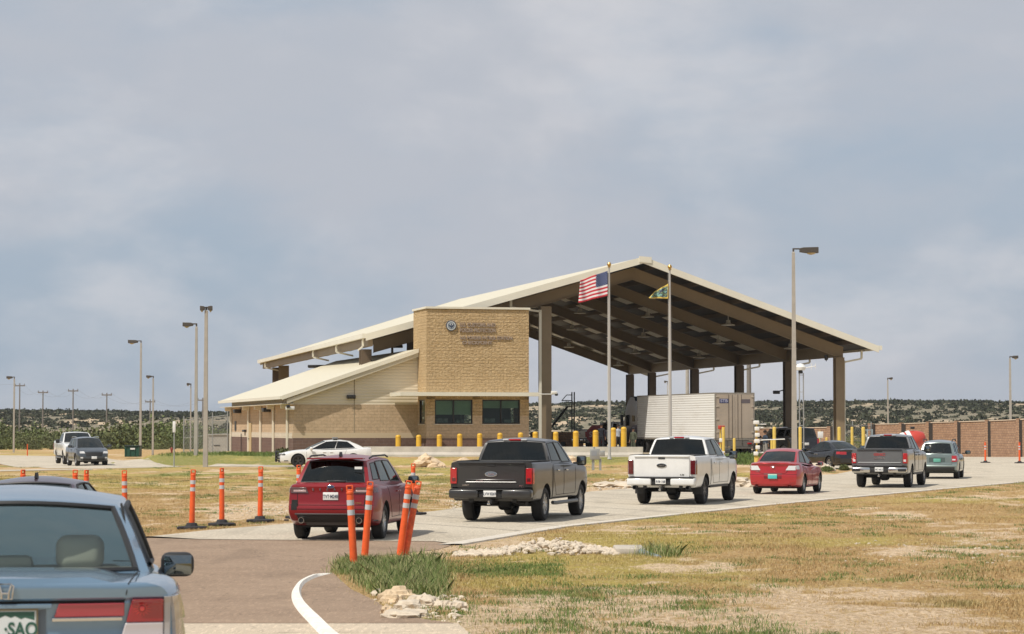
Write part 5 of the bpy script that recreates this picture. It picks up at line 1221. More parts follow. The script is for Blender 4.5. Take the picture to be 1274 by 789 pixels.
    for i in range(len(peaks) - 1): mb.add([(peaks[i][0], y - .0068, zc + peaks[i][1] - .012), (peaks[i + 1][0], y - .0068, zc + peaks[i + 1][1] - .012), (peaks[i + 1][0], y - .0068, zc + top_), (peaks[i][0], y - .0068, zc + top_)], [(0, 1, 2, 3)], 1)
    pl = mb.build('licence_plate', [mat('plate_pale', (.62, .66, .66), .5), mat('plate_green', (.03, .10, .07), .5)], v, angle=0)
    text_mesh('plate_text', '·SAQ', .096, Matrix.Translation((.0675 + .012, y - .0085, zc - .018)) @ STAND, mat('plate_green', (.03, .10, .07), .5), pl, .001, 'CENTER', .0025, .80)
    mb = MB(); mb.b2((.095, y - .009, zc - .078), (.13, y - .007, zc - .056)); mb.build('plate_sticker', mat('sticker_orange', (.75, .16, .03), .6), pl, angle=0)
    mb = MB()
    for a, b_ in (((-.165, zc - .088), (.165, zc - .080)), ((-.165, zc + .080), (.165, zc + .088)), ((-.165, zc - .08), (-.158, zc + .08)), ((.158, zc - .08), (.165, zc + .08))): mb.b2((a[0], y - .009, a[1]), (b_[0], y + .004, b_[1]))
    mb.build('plate_frame', mat('frame_bronze', (.24, .20, .12), .4, metal=.5), pl, angle=0)
    decal(B, 0, -.80, .80, .34, .60, .012, 'bumper', P_HON, v, 12, 4, 0, 0, .01)
    # interior: rear shelf, head rests, front seats
    mb = MB(); mb.b2((-.66, .70, .985), (.66, 1.35, 1.045)); mb.build('parcel_shelf', mat('shelf_cloth', (.16, .16, .15), .95), v, angle=0)
    for x_ in (-.37, .37):
        mb = MB(); mb.rbox((x_, 1.38, 1.125), (.27, .13, .20), .085, 0, None, 5); mb.rbox((x_, 1.50, .86), (.52, .16, .30), .06, 0, None, 3); mb.build('head_rest', M_SEATG, v)
    mb = MB(); mb.rbox((0, 1.50, .90), (1.25, .18, .30), .06); mb.rbox((0, 1.43, 1.06), (.22, .10, .10), .04); mb.build('rear_bench', M_SEATG, v)
    seats(v, [(2.35, .04, 0)], .38, 1.03, M_SEATG, .12)
    mb = MB(); mb.tube([(0, 3.1, 1.30), (0, 3.05, 1.33)], .01); mb.rbox((0, 3.0, 1.30), (.24, .03, .06), .02); mb.build('inner_mirror', M_TRIM, v)
    for s_ in (-1, 1): mirror(v, .90, 3.12, .955, s_, M_TRIM, (.21, .15, .155), True, -.02)
    for s_ in (1,): mb = MB(); mb.rbox((.925, 1.62, .875), (.045, .20, .035), .015); mb.build('door_handle', M_CHROME, v)
    MB().tube([(.66, .62, 1.05), (.60, 1.34, 1.40)], .008, 5).build('roof_joint', M_SEAM, v); MB().tube([(-.66, .62, 1.05), (-.60, 1.34, 1.40)], .008, 5).build('roof_joint', M_SEAM, v)

MAR = dict(HON); MAR = dict(MAR, gh=dict(HON['gh']), glr=GL_DARK, gls=GL_DARK, glf=GL_CAR)
X, Y_, Z_ = base_at(21, 34.6)
v, B, C = vehicle('sedan', 'dark maroon sedan whose roof shows just above the blue grey sedan', 'car', MAR, (X, Y_, 0), R(-1), paint('maroon_purple', (.085, .045, .06), .5, .3))
sedan_seams(v, B, MAR, 3.42, 2.35, 1.25, .32, .94)
mb = MB(); mb.prism([(-.02, 0), (.02, 0), (.008, .08), (-.008, .08)], 1.48, 1.66); o = mb.build('antenna_fin', M_TRIM, v); o.location = (0, 0, 1.475)
for s_ in (-1, 1): mirror(v, .90, 3.12, 1.03, s_, M_TRIM, (.21, .15, .155), True, .03); decal(B, 0, *sorted((s_ * .58, s_ * .82)), .72, .95, .012, 'tail_lamp', M_RED, v)
seats(v, [(1.5, .04, 0), (2.4, .04, 0)], .38, 1.14)
decal(B, 0, -.80, .80, .34, .60, .012, 'bumper', paint('maroon_purple', (.085, .045, .06)), v)

MAZ = dict(L=4.50, W=1.755, r=.315, tw=.205, axles=(.96, 3.60), zb=.22, er=.11, rr=.6, ef=.2, rf=.9, crown=.03, rbulge=.09,
           top=[(0, 1.01), (.10, 1.065), (.45, 1.06), (1.1, .96), (2.3, .90), (3.0, .93), (3.7, .88), (4.2, .78), (4.5, .66)],
           tail=[(.22, .12), (.33, .02), (.62, 0), (.68, .03), (.95, .06), (1.02, .0), (1.08, .0)], nose=[(.22, -.1), (.35, 0), (.5, 0), (.75, -.12), (1, -.3)],
           gh=dict(y=(.50, 1.30, 2.15, 3.15), w=(.755, .56), wbr=.68, wtr=.55, wbf=.74, zb=(1.04, .89), zt=1.425, ztr=1.40, rear_win=[(.06, .94, .10, .93)], side_win=[(.15, .48, .10, .90), (.52, .93, .10, .90)], rb=.12, fb=.22, crown=.045, arch=.05))
P_MAZ = paint('bright_red_paint', (.42, .018, .022), .25, .28)
bx_, by_, bz_ = base_at(962, 80)
v, B, C = vehicle('sedan', 'bright red sedan with clear tail lamps and a turquoise plate', 'car', MAZ, (bx_, by_, bz_), R(18.5), P_MAZ)
sedan_seams(v, B, MAZ, 3.15, 2.15, 1.1, .30, .92, P_MAZ)
for s_ in (-1, 1):
    tl_ = decal(B, 0, *sorted((s_ * .42, s_ * .75)), .80, .95, .016, 'tail_lamp', M_CLEAR, v, 8, 3, *((.10, .0) if s_ > 0 else (0, -.10)), .006)
    side_panel(B, s_, .0, .20, .83, .96, .01, 'lamp_lens', M_CLEAR, tl_, 5, 3); mirror(v, .86, 2.95, .98, s_, P_MAZ, (.2, .14, .14), True, .04)
    decal(B, 0, *sorted((s_ * .55, s_ * .72)), .40, .44, .014, 'reflector', M_RED, v)
    mb = MB(); mb.lathe([(.045, -.04), (.045, .1), (.035, .1), (.035, -.03)], 16, 0, Matrix.Translation((s_ * .55, -.02, .30)) @ Matrix.Rotation(-math.pi / 2, 4, 'X')); mb.build('exhaust_tip', M_CHROME, v)
plate(B, 0, .60, v, None, M_PTXT, mat('plate_turquoise', (.08, .48, .47), .5), band=mat('plate_band_pale', (.55, .7, .55), .5))
oval(B, 0, .905, .075, .06, v, M_CHROME, P_MAZ, None)
mb = MB(); y = B.rear_y(0, .90) - .03
mb.tube([(-.055, y, .93), (-.02, y, .905), (0, y, .915), (.02, y, .905), (.055, y, .93)], .007, 6); mb.build('badge_wings', M_CHROME, v)
text_mesh('badge_text', 'mazda 3', .055, Matrix.Translation((-.50, B.rear_y(-.5, .755) - .005, .755)) @ STAND, M_CHROME, v, .002)
text_mesh('badge_text', 'i', .05, Matrix.Translation((.42, B.rear_y(.42, .755) - .005, .755)) @ STAND, M_CHROME, v, .002)
seam_rear(B, [(-.62, 1.0), (-.45, .72), (-.40, .70), (.40, .70), (.45, .72), (.62, 1.0)], 'lid_seam', v)
decal(B, 0, -.30, .30, .52, .70, .003, 'plate_recess_shade', mat('recess_shade_red', (.17, .01, .012), .4), v)  # flat panel, shade of the recess painted as a darker body red
seam_rear(B, [(-.80, .66), (.80, .66)], 'bumper_seam', v)
seats(v, [(1.35, .04, 0), (2.2, .04, 0)], .36, 1.10)
mb = MB(); mb.b2((-.28, .95, 1.10), (-.02, .97, 1.2)); 
mb.prism([(-.02, 0), (.02, 0), (.008, .06), (-.008, .06)], 1.38, 1.5); o = mb.build('brake_light', M_REDD, v)

BLK = dict(MAZ, W=1.83, L=4.87, top=[(0, 1.0), (.10, 1.06), (.6, 1.055), (1.3, .97), (2.5, .92), (3.3, .94), (4.0, .88), (4.6, .78), (4.87, .66)], axles=(1.02, 3.83), r=.33,
           gh=dict(MAZ['gh'], y=(.62, 1.45, 2.4, 3.4), w=(.79, .58), wbr=.70, wtr=.57, wbf=.77))
P_BLK = paint('black_paint', (.012, .013, .016), .2, .2)
hd = R(-24); fx, fy = P(1062, 580, 127).x, 127
v, B, C = vehicle('sedan', 'black sedan turning in under the canopy behind the sandy rocks', 'car', BLK, (fx, fy, g(fx, fy)), hd, P_BLK)
sedan_seams(v, B, BLK, 3.4, 2.35, 1.25, .30, .92, M_CHROME)
for s_ in (-1, 1): decal(B, 0, *sorted((s_ * .45, s_ * .80)), .78, .93, .014, 'tail_lamp', M_RED, v); side_panel(B, s_, 0, .25, .80, .93, .012, 'lamp_lens', M_RED, v); mirror(v, .88, 3.2, 1.0, s_, P_BLK)
plate(B, 0, .80, v, None); seats(v, [(1.5, .04, 0), (2.4, .04, 0)], .36, 1.10)

CHG = dict(L=5.05, W=1.90, r=.355, tw=.235, axles=(1.02, 4.07), zb=.20, er=.10, rr=.5, ef=.16, rf=.8, crown=.03, rbulge=.05, rim=M_RIMD,
           top=[(0, 1.04), (.12, 1.09), (.5, 1.07), (1.2, 1.0), (2.6, .96), (3.4, .98), (4.1, .93), (4.7, .85), (5.05, .74)],
           tail=[(.2, .1), (.33, 0), (.7, 0), (1.0, .04), (1.1, .0)], nose=[(.2, -.1), (.33, 0), (.6, 0), (.8, -.06), (1, -.2)],
           gh=dict(y=(.40, 1.20, 2.50, 3.60), w=(.82, .62), wbr=.72, wtr=.56, wbf=.79, zb=(1.06, .95), zt=1.44, ztr=1.41, rear_win=[(.06, .94, .08, .93)], side_win=[(.15, .50, .07, .90), (.52, .93, .07, .90)], rb=.1, fb=.2, crown=.04, arch=.05), gls=GL_DARK)
P_WHT = paint('white_paint', (.74, .74, .72), .0, .3); P_CHG = P_WHT
hd = R(263); f = P(346, 580, 134.5); ox, oy = f.x - math.sin(hd) * 5.15, f.y - math.cos(hd) * 5.15
v, B, C = vehicle('police_car', 'white police sedan with black push bumper before the concrete wall', 'police car', CHG, (ox, oy, g(ox, oy)), hd, P_CHG)
sedan_seams(v, B, CHG, 3.62, 2.42, 1.3, .30, .96, P_WHT)
mb = MB(); mb.rbox((0, 2.0, 1.60), (1.05, .30, .10), .03, 0); mb.b2((-.5, 1.9, 1.475), (.5, 2.1, 1.56), 1); mb.build('light_bar', [mat('bar_smoke', (.16, .17, .18), .25, coat=1), M_TRIM], v)
mb = MB()
for x_ in (-.42, .42): mb.rbox((x_, 5.26, .60), (.07, .12, .62), .03)
for z in (.48, .66, .84): mb.tube([(-.75, 5.10, z), (-.5, 5.28, z), (.5, 5.28, z), (.75, 5.10, z)], .035, 8)
mb.build('push_bumper', M_TRIM, v)
for s_ in (-1, 1): decal(B, 1, *sorted((s_ * .42, s_ * .80)), .66, .76, .012, 'headlight', mat('lamp_smoke', (.38, .36, .35), .15, coat=1), v); side_panel(B, s_, 4.80, 5.0, .66, .76, .012, 'headlight', M_TRIM, v); mirror(v, .90, 3.35, 1.03, s_, P_WHT)
decal(B, 1, -.42, .42, .50, .76, .012, 'grille', M_TRIM, v); decal(B, 1, -.70, .70, .26, .40, .012, 'lower_grille', M_TRIM, v)
for s_ in (-1, 1): side_panel(B, s_, 4.62, 4.85, .33, .38, .01, 'marker_slot', M_TRIM, v)
seats(v, [(1.6, .04, 0), (2.5, .04, 0)], .38, 1.14)

# ---------------- suvs
ESC = dict(L=4.60, W=1.86, r=.352, tw=.225, axles=(.92, 3.63), zb=.27, er=.09, rr=.5, ef=.18, rf=.8, crown=.02, rbulge=.07, rb=.10, gap=.06,
           top=[(0, 1.12), (.3, 1.125), (.9, 1.10), (2.4, 1.06), (3.3, 1.08), (3.9, 1.03), (4.3, .93), (4.6, .80)], tsm=.1,
           tail=[(.27, .14), (.42, .03), (.55, -.02), (.66, -.02), (.72, .02), (.95, .05), (1.06, .04), (1.14, .12)], nose=[(.25, -.1), (.4, 0), (.6, 0), (.9, -.1), (1.1, -.2)],
           gh=dict(y=(.13, .52, 2.55, 3.45), w=(.80, .635), wbr=.745, wtr=.60, wbf=.80, zb=(1.09, 1.04), zt=1.615, ztr=1.56, ztf=1.58, rear_win=[(.06, .94, .10, .93)], side_win=[(.10, .27, .20, .84), (.30, .57, .14, .87), (.60, .91, .12, .88)], rb=.09, fb=.2, crown=.05, arch=.045, sb=.03),
           glr=GL_DARK, gls=GL_DARK)
P_ESC = mat('deep_red_metallic', (.22, .004, .008), .30, metal=.2, coat=.45)
bx_, by_, bz_ = base_at(412, 47.6)
v, B, C = vehicle('suv', 'deep red metallic SUV beside the leaning orange posts', 'car', ESC, (bx_, by_, bz_), R(8), P_ESC)
sedan_seams(v, B, ESC, 3.4, 2.35, 1.15, .42, 1.06, P_ESC)
for s_ in (-1, 1):
    tl_ = decal(B, 0, *sorted((s_ * .45, s_ * .82)), .93, 1.045, .022, 'tail_lamp', mat('lamp_smoke_dark', (.10, .055, .06), .12, coat=1), v, 8, 3, *((.05, 0) if s_ > 0 else (0, -.05)), .006)
    decal(B, 0, *sorted((s_ * .50, s_ * .76)), .955, .995, .028, 'lamp_lens', mat('lamp_pinkish', (.50, .36, .36), .15, coat=1), tl_, 6, 2, 0, 0, .004); side_panel(B, s_, .0, .22, .945, 1.045, .012, 'lamp_lens', M_REDD, tl_, 5, 3)
    mirror(v, .92, 3.12, 1.14, s_, M_TRIM, (.22, .17, .16), True, .05)
    mb = MB(); mb.lathe([(.062, -.06), (.062, .1), (.048, .1), (.048, -.05)], 20, 0, Matrix.Translation((s_ * .58, .0, .40)) @ Matrix.Rotation(math.pi / 2, 4, 'X')); mb.lathe([(.05, .06), (0, .06)], 20, 1, Matrix.Translation((s_ * .58, .0, .40)) @ Matrix.Rotation(math.pi / 2, 4, 'X')); mb.build('exhaust_tip', [M_CHROME, M_TRIM], v)
    mb = MB(); mb.tube([(s_ * .615, .75, 1.61), (s_ * .63, 1.0, 1.652), (s_ * .645, 2.2, 1.66), (s_ * .64, 2.5, 1.62)], .018, 8); mb.build('roof_rail', M_TRIM, v)
    decal(B, 0, *sorted((s_ * .68, s_ * .80)), .60, .80, .004, 'bumper_slot', M_SEAM, v, 3, 3); MB().rbox((s_ * .90, .0, .40), (.1, .03, .03), .01).build('tow_tab', M_TRIM, v)
decal(B, 0, -.64, .64, .36, .50, .020, 'rear_diffuser', M_TRIM, v, 12, 3, -.04, .04, .008)
decal(B, 0, -.50, .50, .30, .36, .0, 'lower_valance', mat('grey_trim', (.09, .09, .092), .5), v, 12, 2, -.04, .04, .006)
decal(B, 0, -.72, .72, .505, .535, .03, 'bumper_lip', mat('grey_trim', (.09, .09, .092), .5), v, 12, 1, 0, 0, .006)
seam_rear(B, [(-.70, 1.09), (-.66, .62), (.66, .62), (.70, 1.09)], 'tailgate_seam', v, .006); seam_rear(B, [(-.84, .70), (.84, .70)], 'bumper_seam', v, .006)
for k, ch in enumerate('ESCAPE'): text_mesh('badge_text', ch, .055, Matrix.Translation((-.36 + k * .145, B.rear_y(-.36 + k * .145, 1.005) - .012, 1.005)) @ STAND, M_CHROME, v, .004, 'CENTER', .003)
oval(B, 0, 1.06, .075, .032, v, M_CHROME, mat('oval_blue', (.02, .05, .16), .3, coat=1), 'Ford', .012)
plate(B, 0, .875, v, 'TVT·M248', off=.02)
text_mesh('badge_text', 'HYBRID', .035, Matrix.Translation((.55, B.rear_y(.55, .74) - .012, .74)) @ STAND, mat('badge_gold', (.5, .36, .12), .3, metal=.6), v, .002)
mb = MB(); mb.rbox((0, .43, 1.608), (1.14, .24, .03), .014, 0, Matrix.Rotation(0, 4, 'X')); mb.build('roof_spoiler', P_ESC, v)
mb = MB(); mb.prism([(-.02, 0), (.02, 0), (.006, .09), (-.006, .09)], .80, 1.0); o = mb.build('antenna_fin', M_TRIM, v); o.location = (0, 0, 1.645)
mb = MB(); mb.tube([(-.10, .10, 1.165), (.12, .075, 1.175), (.30, .115, 1.165)], .014, 6); mb.rbox((0.1, .09, 1.16), (.34, .05, .05), .02); mb.build('rear_wiper', M_TRIM, v)
mb = MB(); mb.b2((.42, .245, 1.40), (.57, .25, 1.45)); mb.build('window_sticker', M_PLATE, v, angle=0)
seats(v, [(1.25, .05, 0), (2.3, .05, 0)], .38, 1.24)

SUB = dict(ESC, L=4.56, W=1.78, r=.345, axles=(.95, 3.57), er=.07, rbulge=.05,
           top=[(0, 1.06), (.3, 1.08), (.9, 1.06), (2.4, 1.02), (3.3, 1.06), (3.9, 1.0), (4.3, .92), (4.56, .82)],
           tail=[(.27, .12), (.42, .02), (.60, 0), (.64, .05), (.95, .06), (1.1, .08)],
           gh=dict(ESC['gh'], y=(.16, .42, 2.5, 3.3), w=(.78, .62), wbr=.73, wtr=.59, wbf=.77, zb=(1.04, 1.0), zt=1.59, ztr=1.55, ztf=1.57, rear_win=[(.07, .93, .10, .88)]), glr=GL_CAR, gls=GL_CAR)
P_SUB = paint('sage_grey_metallic', (.20, .245, .235), .5, .3)
bx_, by_, bz_ = base_at(1166, 103.5)
v, B, C = vehicle('suv', 'sage grey wagon at the head of the queue with green plate', 'car', SUB, (bx_, by_, bz_), R(14.5), P_SUB)
sedan_seams(v, B, SUB, 3.35, 2.3, 1.15, .42, 1.0, P_SUB)
for s_ in (-1, 1):
    tl_ = decal(B, 0, *sorted((s_ * .62, s_ * .82)), .74, 1.0, .016, 'tail_lamp', M_RED, v, 4, 4, 0, 0, .006); decal(B, 0, *sorted((s_ * .64, s_ * .78)), .80, .86, .022, 'lamp_lens', M_CLEAR, tl_, 3, 2)
    side_panel(B, s_, 0, .2, .76, 1.0, .01, 'lamp_lens', M_RED, tl_, 4, 4); mirror(v, .88, 3.05, 1.12, s_, M_TRIM)
    mb = MB(); mb.tube([(s_ * .60, .55, 1.61), (s_ * .615, .75, 1.69), (s_ * .62, 2.2, 1.70), (s_ * .62, 2.4, 1.62)], .022, 8); mb.build('roof_rail', M_TRIM, v)
decal(B, 0, -.74, .74, .34, .52, .012, 'rear_bumper_trim', M_TRIM, v, 12, 3, 0, 0, .01); seam_rear(B, [(-.64, 1.05), (-.62, .62), (.62, .62), (.64, 1.05)], 'tailgate_seam', v)
plate(B, 0, .80, v, None, M_PTXT, mat('plate_green_white', (.12, .38, .30), .5)); decal(B, 0, -.34, .34, .72, .92, .003, 'plate_recess_shade', mat('recess_shade_grey', (.07, .10, .095), .4), v)  # recess is flat, its shade is put into the darker grey
mb = MB(); mb.tube([(-.25, .13, 1.12), (.2, .12, 1.13)], .014, 6); mb.build('rear_wiper', M_TRIM, v); seats(v, [(1.3, .05, 0), (2.3, .05, 0)], .36, 1.20)

KSU = dict(ESC, L=5.0, W=2.0, r=.38, axles=(1.05, 3.95), top=[(0, 1.20), (.3, 1.22), (.9, 1.2), (2.6, 1.16), (3.5, 1.18), (4.2, 1.12), (4.7, 1.02), (5.0, .9)],
           tail=[(.27, .1), (.5, 0), (1.0, .02), (1.2, .04)], FR=FR_BOX, gh=dict(ESC['gh'], y=(.10, .28, 3.0, 3.8), w=(.88, .74), wbr=.84, wtr=.72, wbf=.88, zb=(1.18, 1.13), zt=1.80, ztr=1.78, ztf=1.76))
fx, fy = P(1003, 570, 145).x, 145
v, B, C = vehicle('suv', 'black SUV stopped under the canopy behind the yellow pipes', 'car', KSU, (fx, fy, g(fx, fy)), R(-24), P_BLK)
sedan_seams(v, B, KSU, 3.8, 2.6, 1.3, .45, 1.14)
for s_ in (-1, 1): decal(B, 0, *sorted((s_ * .78, s_ * .93)), .80, 1.15, .012, 'tail_lamp', M_RED, v, 3, 4); mirror(v, .98, 3.5, 1.25, s_, P_BLK)
plate(B, 0, .85, v, None); seats(v, [(1.4, .05, 0), (2.6, .05, 0)], .4, 1.35)

TUC = dict(ESC, L=4.48, W=1.85, gls=GL_DARK, glf=GL_CAR)
P_GRN = paint('gunmetal_paint', (.075, .085, .095), .5, .3)
hd = R(160); f = P(117, 580, 137.5); ox, oy = f.x - math.sin(hd) * 4.55, f.y - math.cos(hd) * 4.55
v, B, C = vehicle('suv', 'gunmetal SUV facing the camera on the left driveway', 'car', TUC, (ox, oy, g(f.x, f.y) - .02), hd, P_GRN)
sedan_seams(v, B, TUC, 3.3, 2.35, 1.15, .42, 1.06)
decal(B, 1, -.45, .45, .58, .80, .012, 'grille', M_TRIM, v, 8, 3, -.08, .08); decal(B, 1, -.62, .62, .34, .46, .012, 'lower_grille', M_TRIM, v); plate(B, 0, .50, v, None, end=1, off=.02)
for z in (.64, .70, .76): seam_rear(B, [(-.42, z), (.42, z)], 'grille_bar', v, .010, M_CHROME, 1)
for s_ in (-1, 1): decal(B, 1, *sorted((s_ * .50, s_ * .80)), .74, .86, .014, 'headlight', M_CLEAR, v, 5, 3, *((.06, 0) if s_ > 0 else (0, -.06))); decal(B, 1, *sorted((s_ * .62, s_ * .76)), .46, .54, .012, 'fog_lamp', M_CLEAR, v, 3, 2); mirror(v, .92, 3.12, 1.14, s_, P_GRN); MB().tube([(s_ * .615, .75, 1.625), (s_ * .63, 1.0, 1.67), (s_ * .645, 2.2, 1.68), (s_ * .64, 2.5, 1.63)], .018, 8).build('roof_rail', M_CHROME, v)
seats(v, [(1.25, .05, 0), (2.3, -.05, 0)], .38, 1.24)

# ---------------- pickups
PK = dict(L=5.88, W=2.03, r=.405, tw=.27, axles=(1.28, 4.96), zb=.50, er=.02, rr=.3, ef=.10, rf=.7, crown=.012, rbulge=.012, rb=.0, gap=.075, FR=FR_BOX, tsm=.06,
          top=[(0, 1.42), (1.86, 1.42), (1.96, 1.36), (3.6, 1.335), (4.3, 1.34), (5.0, 1.30), (5.6, 1.24), (5.88, 1.14)],
          tail=[(.50, .14), (.74, .10), (.80, .0), (1.36, .0), (1.43, .0)], nose=[(.5, -.05), (.9, 0), (1.1, -.03), (1.3, -.12)], bed=(.07, 1.84, .80, .86), nsp=6,
          gh=dict(y=(1.97, 2.16, 3.45, 4.28), w=(.925, .735), wbr=.925, wtr=.735, wbf=.92, zb=(1.345, 1.33), zt=1.90, ztr=1.885, rear_win=[(.045, .955, .12, .92)], side_win=[(.07, .45, .12, .88), (.495, .90, .08, .90)], rb=.035, fb=.16, crown=.045, arch=.025, sb=.02, bev=.04),
          glr=GL_DARK, gls=GL_DARK)
def pickup(label, px, Z_, hd, pm, lampm, bump, S=PK, style='f', rims=M_RIM, txt=None, group=None, loc=None, front=False):
    loc = loc or base_at(px, Z_); S = dict(S, rim=rims)
    v, B, C = vehicle('pickup_truck', label, 'pickup truck', S, loc, hd, pm); W = S['W'] / 2
    # tailgate skin with pressed step and handle
    tg = decal(B, 0, -W + .20, W - .20, .80, 1.415, .022, 'tailgate', pm, v, 12, 6, 0, 0, .012)
    mb = MB(); yr = B.rear_y(0, 1.0) - .022
    mb.rbox((0, yr - .012, 1.395), (2 * W - .42, .05, .045), .015, 1 if style != 'w' else 0); mb.rbox((0, yr - .008, 1.34), (.20, .02, .045), .01, 1)
    mb.build('tailgate_cap', [pm, M_TRIM], tg)
    if style == 'f':
        mb = MB(); mb.tube([(-.62, yr - .004, .945), (-.56, yr - .012, 1.0), (.56, yr - .012, 1.0), (.62, yr - .004, .945)], .012, 6); mb.tube([(-.62, yr - .004, .945), (.62, yr - .004, .945)], .012, 6); mb.build('tailgate_rib', pm, tg)
    if style == 'g':
        mb = MB(); mb.tube([(-.78, yr - .004, .93), (.78, yr - .004, .93)], .012, 6); mb.build('tailgate_rib', pm, tg)
        text_mesh('badge_text', 'GMC', .125, Matrix.Translation((0, yr - .008, 1.22)) @ STAND, mat('badge_red', (.28, .05, .05), .35, coat=1), tg, .006, 'CENTER', .01, 1.5)
        text_mesh('badge_text', 'SIERRA', .085, Matrix.Translation((0, yr - .008, 1.09)) @ STAND, M_CHROME, tg, .004, 'CENTER', .004, 1.5)
    else:
        oval(B, 0, 1.13, .15, .062, tg, M_CHROME, mat('oval_grey', (.13, .15, .18), .3, coat=1) if style == 'f' else M_TRIM, 'Ford', .034)
        text_mesh('badge_text', 'LARIAT' if style == 'f' else 'F-150', .05, Matrix.Translation(((-.62 if style == 'f' else .60), yr - .006, .87)) @ STAND, M_CHROME, tg, .002, 'CENTER', .002)
        if style == 'f':
            text_mesh('badge_text', 'F-150', .055, Matrix.Translation((-.28, yr - .010, .972)) @ STAND, M_CHROME, tg, .002, 'CENTER', .002, 1.3); text_mesh('badge_text', 'ECO', .04, Matrix.Translation((.72, yr - .006, .86)) @ STAND, M_CHROME, tg, .002, 'CENTER', .002)
    for s_ in (-1, 1):
        z0_, z1_ = (.90, 1.27) if style != 'w' else (.88, 1.28)
        tl_ = decal(B, 0, *sorted((s_ * (W - .175), s_ * (W - .03))), z0_, z1_, .03, 'tail_lamp', lampm, v, 3, 6, 0, 0, .01)
        decal(B, 0, *sorted((s_ * (W - .15), s_ * (W - .06))), z0_ + .06, z0_ + .14, .036, 'lamp_lens', M_CLEAR if style == 'g' else M_REDD, tl_, 2, 2, 0, 0, .004)
        side_panel(B, s_, .0, .10, z0_, z1_, .012, 'lamp_lens', lampm, tl_, 3, 5)
        mirror(v, W + .0, 4.05, 1.40, s_, M_TRIM if style != 'x' else pm, (.24, .16, .24), True, .07)
        seam_side(B, s_, [(1.88, 1.38), (1.88, .56)], 'cab_seam', v, .012); seam_side(B, s_, [(3.0, 1.31), (3.0, .60)], 'door_seam', v); seam_side(B, s_, [(4.22, 1.31), (4.20, .60)], 'door_seam', v); seam_side(B, s_, [(2.0, 1.31), (2.0, 1.0), (2.25, .60), (4.20, .60)], 'door_seam', v)
        for y in (2.85 - .45, 3.25 + .0): z = 1.19; mb = MB(); mb.rbox((s_ * (B.side_x(y, z) + .02), y, z), (.04, .2, .04), .012); mb.build('door_handle', M_CHROME if style == 'f' else pm, v)
        mb = MB(); mb.tube([(s_ * (W - .02), 1.9, .42), (s_ * (W + .03), 2.05, .41), (s_ * (W + .03), 4.2, .41), (s_ * (W - .02), 4.35, .42)], .045, 8) if style == 'f' else mb.b2((s_ * (W - .18), 1.9, .46), (s_ * (W - .03), 4.3, .53)); mb.build('side_step', M_TRIM if style != 'f' else mat('step_grey', (.12, .12, .12), .4), v)
        mb = MB(); mb.b2((s_ * (W - .06) , .02, 1.425), (s_ * (W - .19), 1.84, 1.44)); mb.build('bed_rail_cap', M_TRIM, v, angle=0, bevel=.006)
        if style == 'w': mb = MB(); mb.b2((s_ * (W - .30), 1.28 - .50, .30), (s_ * (W - .02), 1.28 - .48, .62)); mb.build('mud_flap', M_TRIM, v, angle=0)
    # bumper
    bm_ = MB()
    if style == 'g':
        for s_ in (-1, 1): bm_.rbox((s_ * .66, -.06, .66), (.68, .24, .20), .05, 0, None, 3); bm_.rbox((s_ * .84, -.182, .655), (.30, .02, .10), .02, 1)
        bm_.rbox((0, -.05, .645), (.72, .20, .17), .04, 1); bm_.rbox((0, -.06, .76), (1.9, .20, .035), .015, 1)
        bo = bm_.build('rear_bumper', [M_CHROME, M_TRIM], v)
    else:
        for s_ in (-1, 1): bm_.rbox((s_ * .64, -.06, .67), (.72, .24, .215), .05, 0, None, 3)
        bm_.rbox((0, -.02, .655), (.62, .20, .19), .04, 1); bm_.rbox((0, -.07, .775), (1.92, .22, .03), .012, 1)
        bo = bm_.build('rear_bumper', [bump, M_TRIM], v)
    plate(B, 0, .68, v, txt, y=-.16)
    mb = MB(); mb.b2((-.05, -.16, .44), (.05, .4, .53)); mb.tube([(0, -.2, .40), (0, -.26, .46)], .022, 8); mb.lathe([(0, .52), (.025, .50), (.025, .47), (0, .45)], 12, 1, Matrix.Translation((0, -.24, 0))); mb.rbox((0, -.22, .44), (.07, .10, .05), .01, 1); mb.build('tow_hitch', [M_TRIM, M_CHROME], v)
    if style in 'w': 
        for s_ in (-1, 1): mb = MB(); mb.lathe([(.06, -.1), (.06, .12), (.048, .12), (.048, -.08), (0, -.08)], 18, 0, Matrix.Translation((s_ * .78, -.02, .50)) @ Matrix.Rotation(math.pi / 2, 4, 'X')); mb.build('exhaust_tip', M_TRIM, v)
    mb = MB(); mb.tube([(.35, 2.0, .42), (.45, 1.5, .44), (.45, .6, .46), (.78, .28, .44)], .05, 10); mb.tube([(-W * .7, 1.28, .405), (W * .7, 1.28, .405)], .065, 10); mb.rbox((0, 1.28, .42), (.34, .36, .34), .1, 0, None, 3)
    for s_ in (-1, 1): mb.b2((s_ * .48, .1, .46), (s_ * .58, 5.4, .60))
    mb.build('chassis', M_TRIM, v)
    mb = MB(); mb.rbox((0, 2.13, 1.925), (.30, .05, .045), .015, 0); mb.rbox((.23, 2.13, 1.925), (.14, .045, .04), .012, 1); mb.rbox((-.23, 2.13, 1.925), (.14, .045, .04), .012, 1); mb.build('brake_light', [M_RED, M_CLEAR], v)
    if style == 'f': mb = MB(); mb.tube([(-.30, 1.995, 1.42), (-.26, 2.12, 1.82)], .009, 5); mb.tube([(.30, 1.995, 1.42), (.26, 2.12, 1.82)], .009, 5); mb.build('slider_frame', M_SEAM, v)
    seats(v, [(2.45, .05, 0), (3.3, .05, 0)], .42, 1.50)
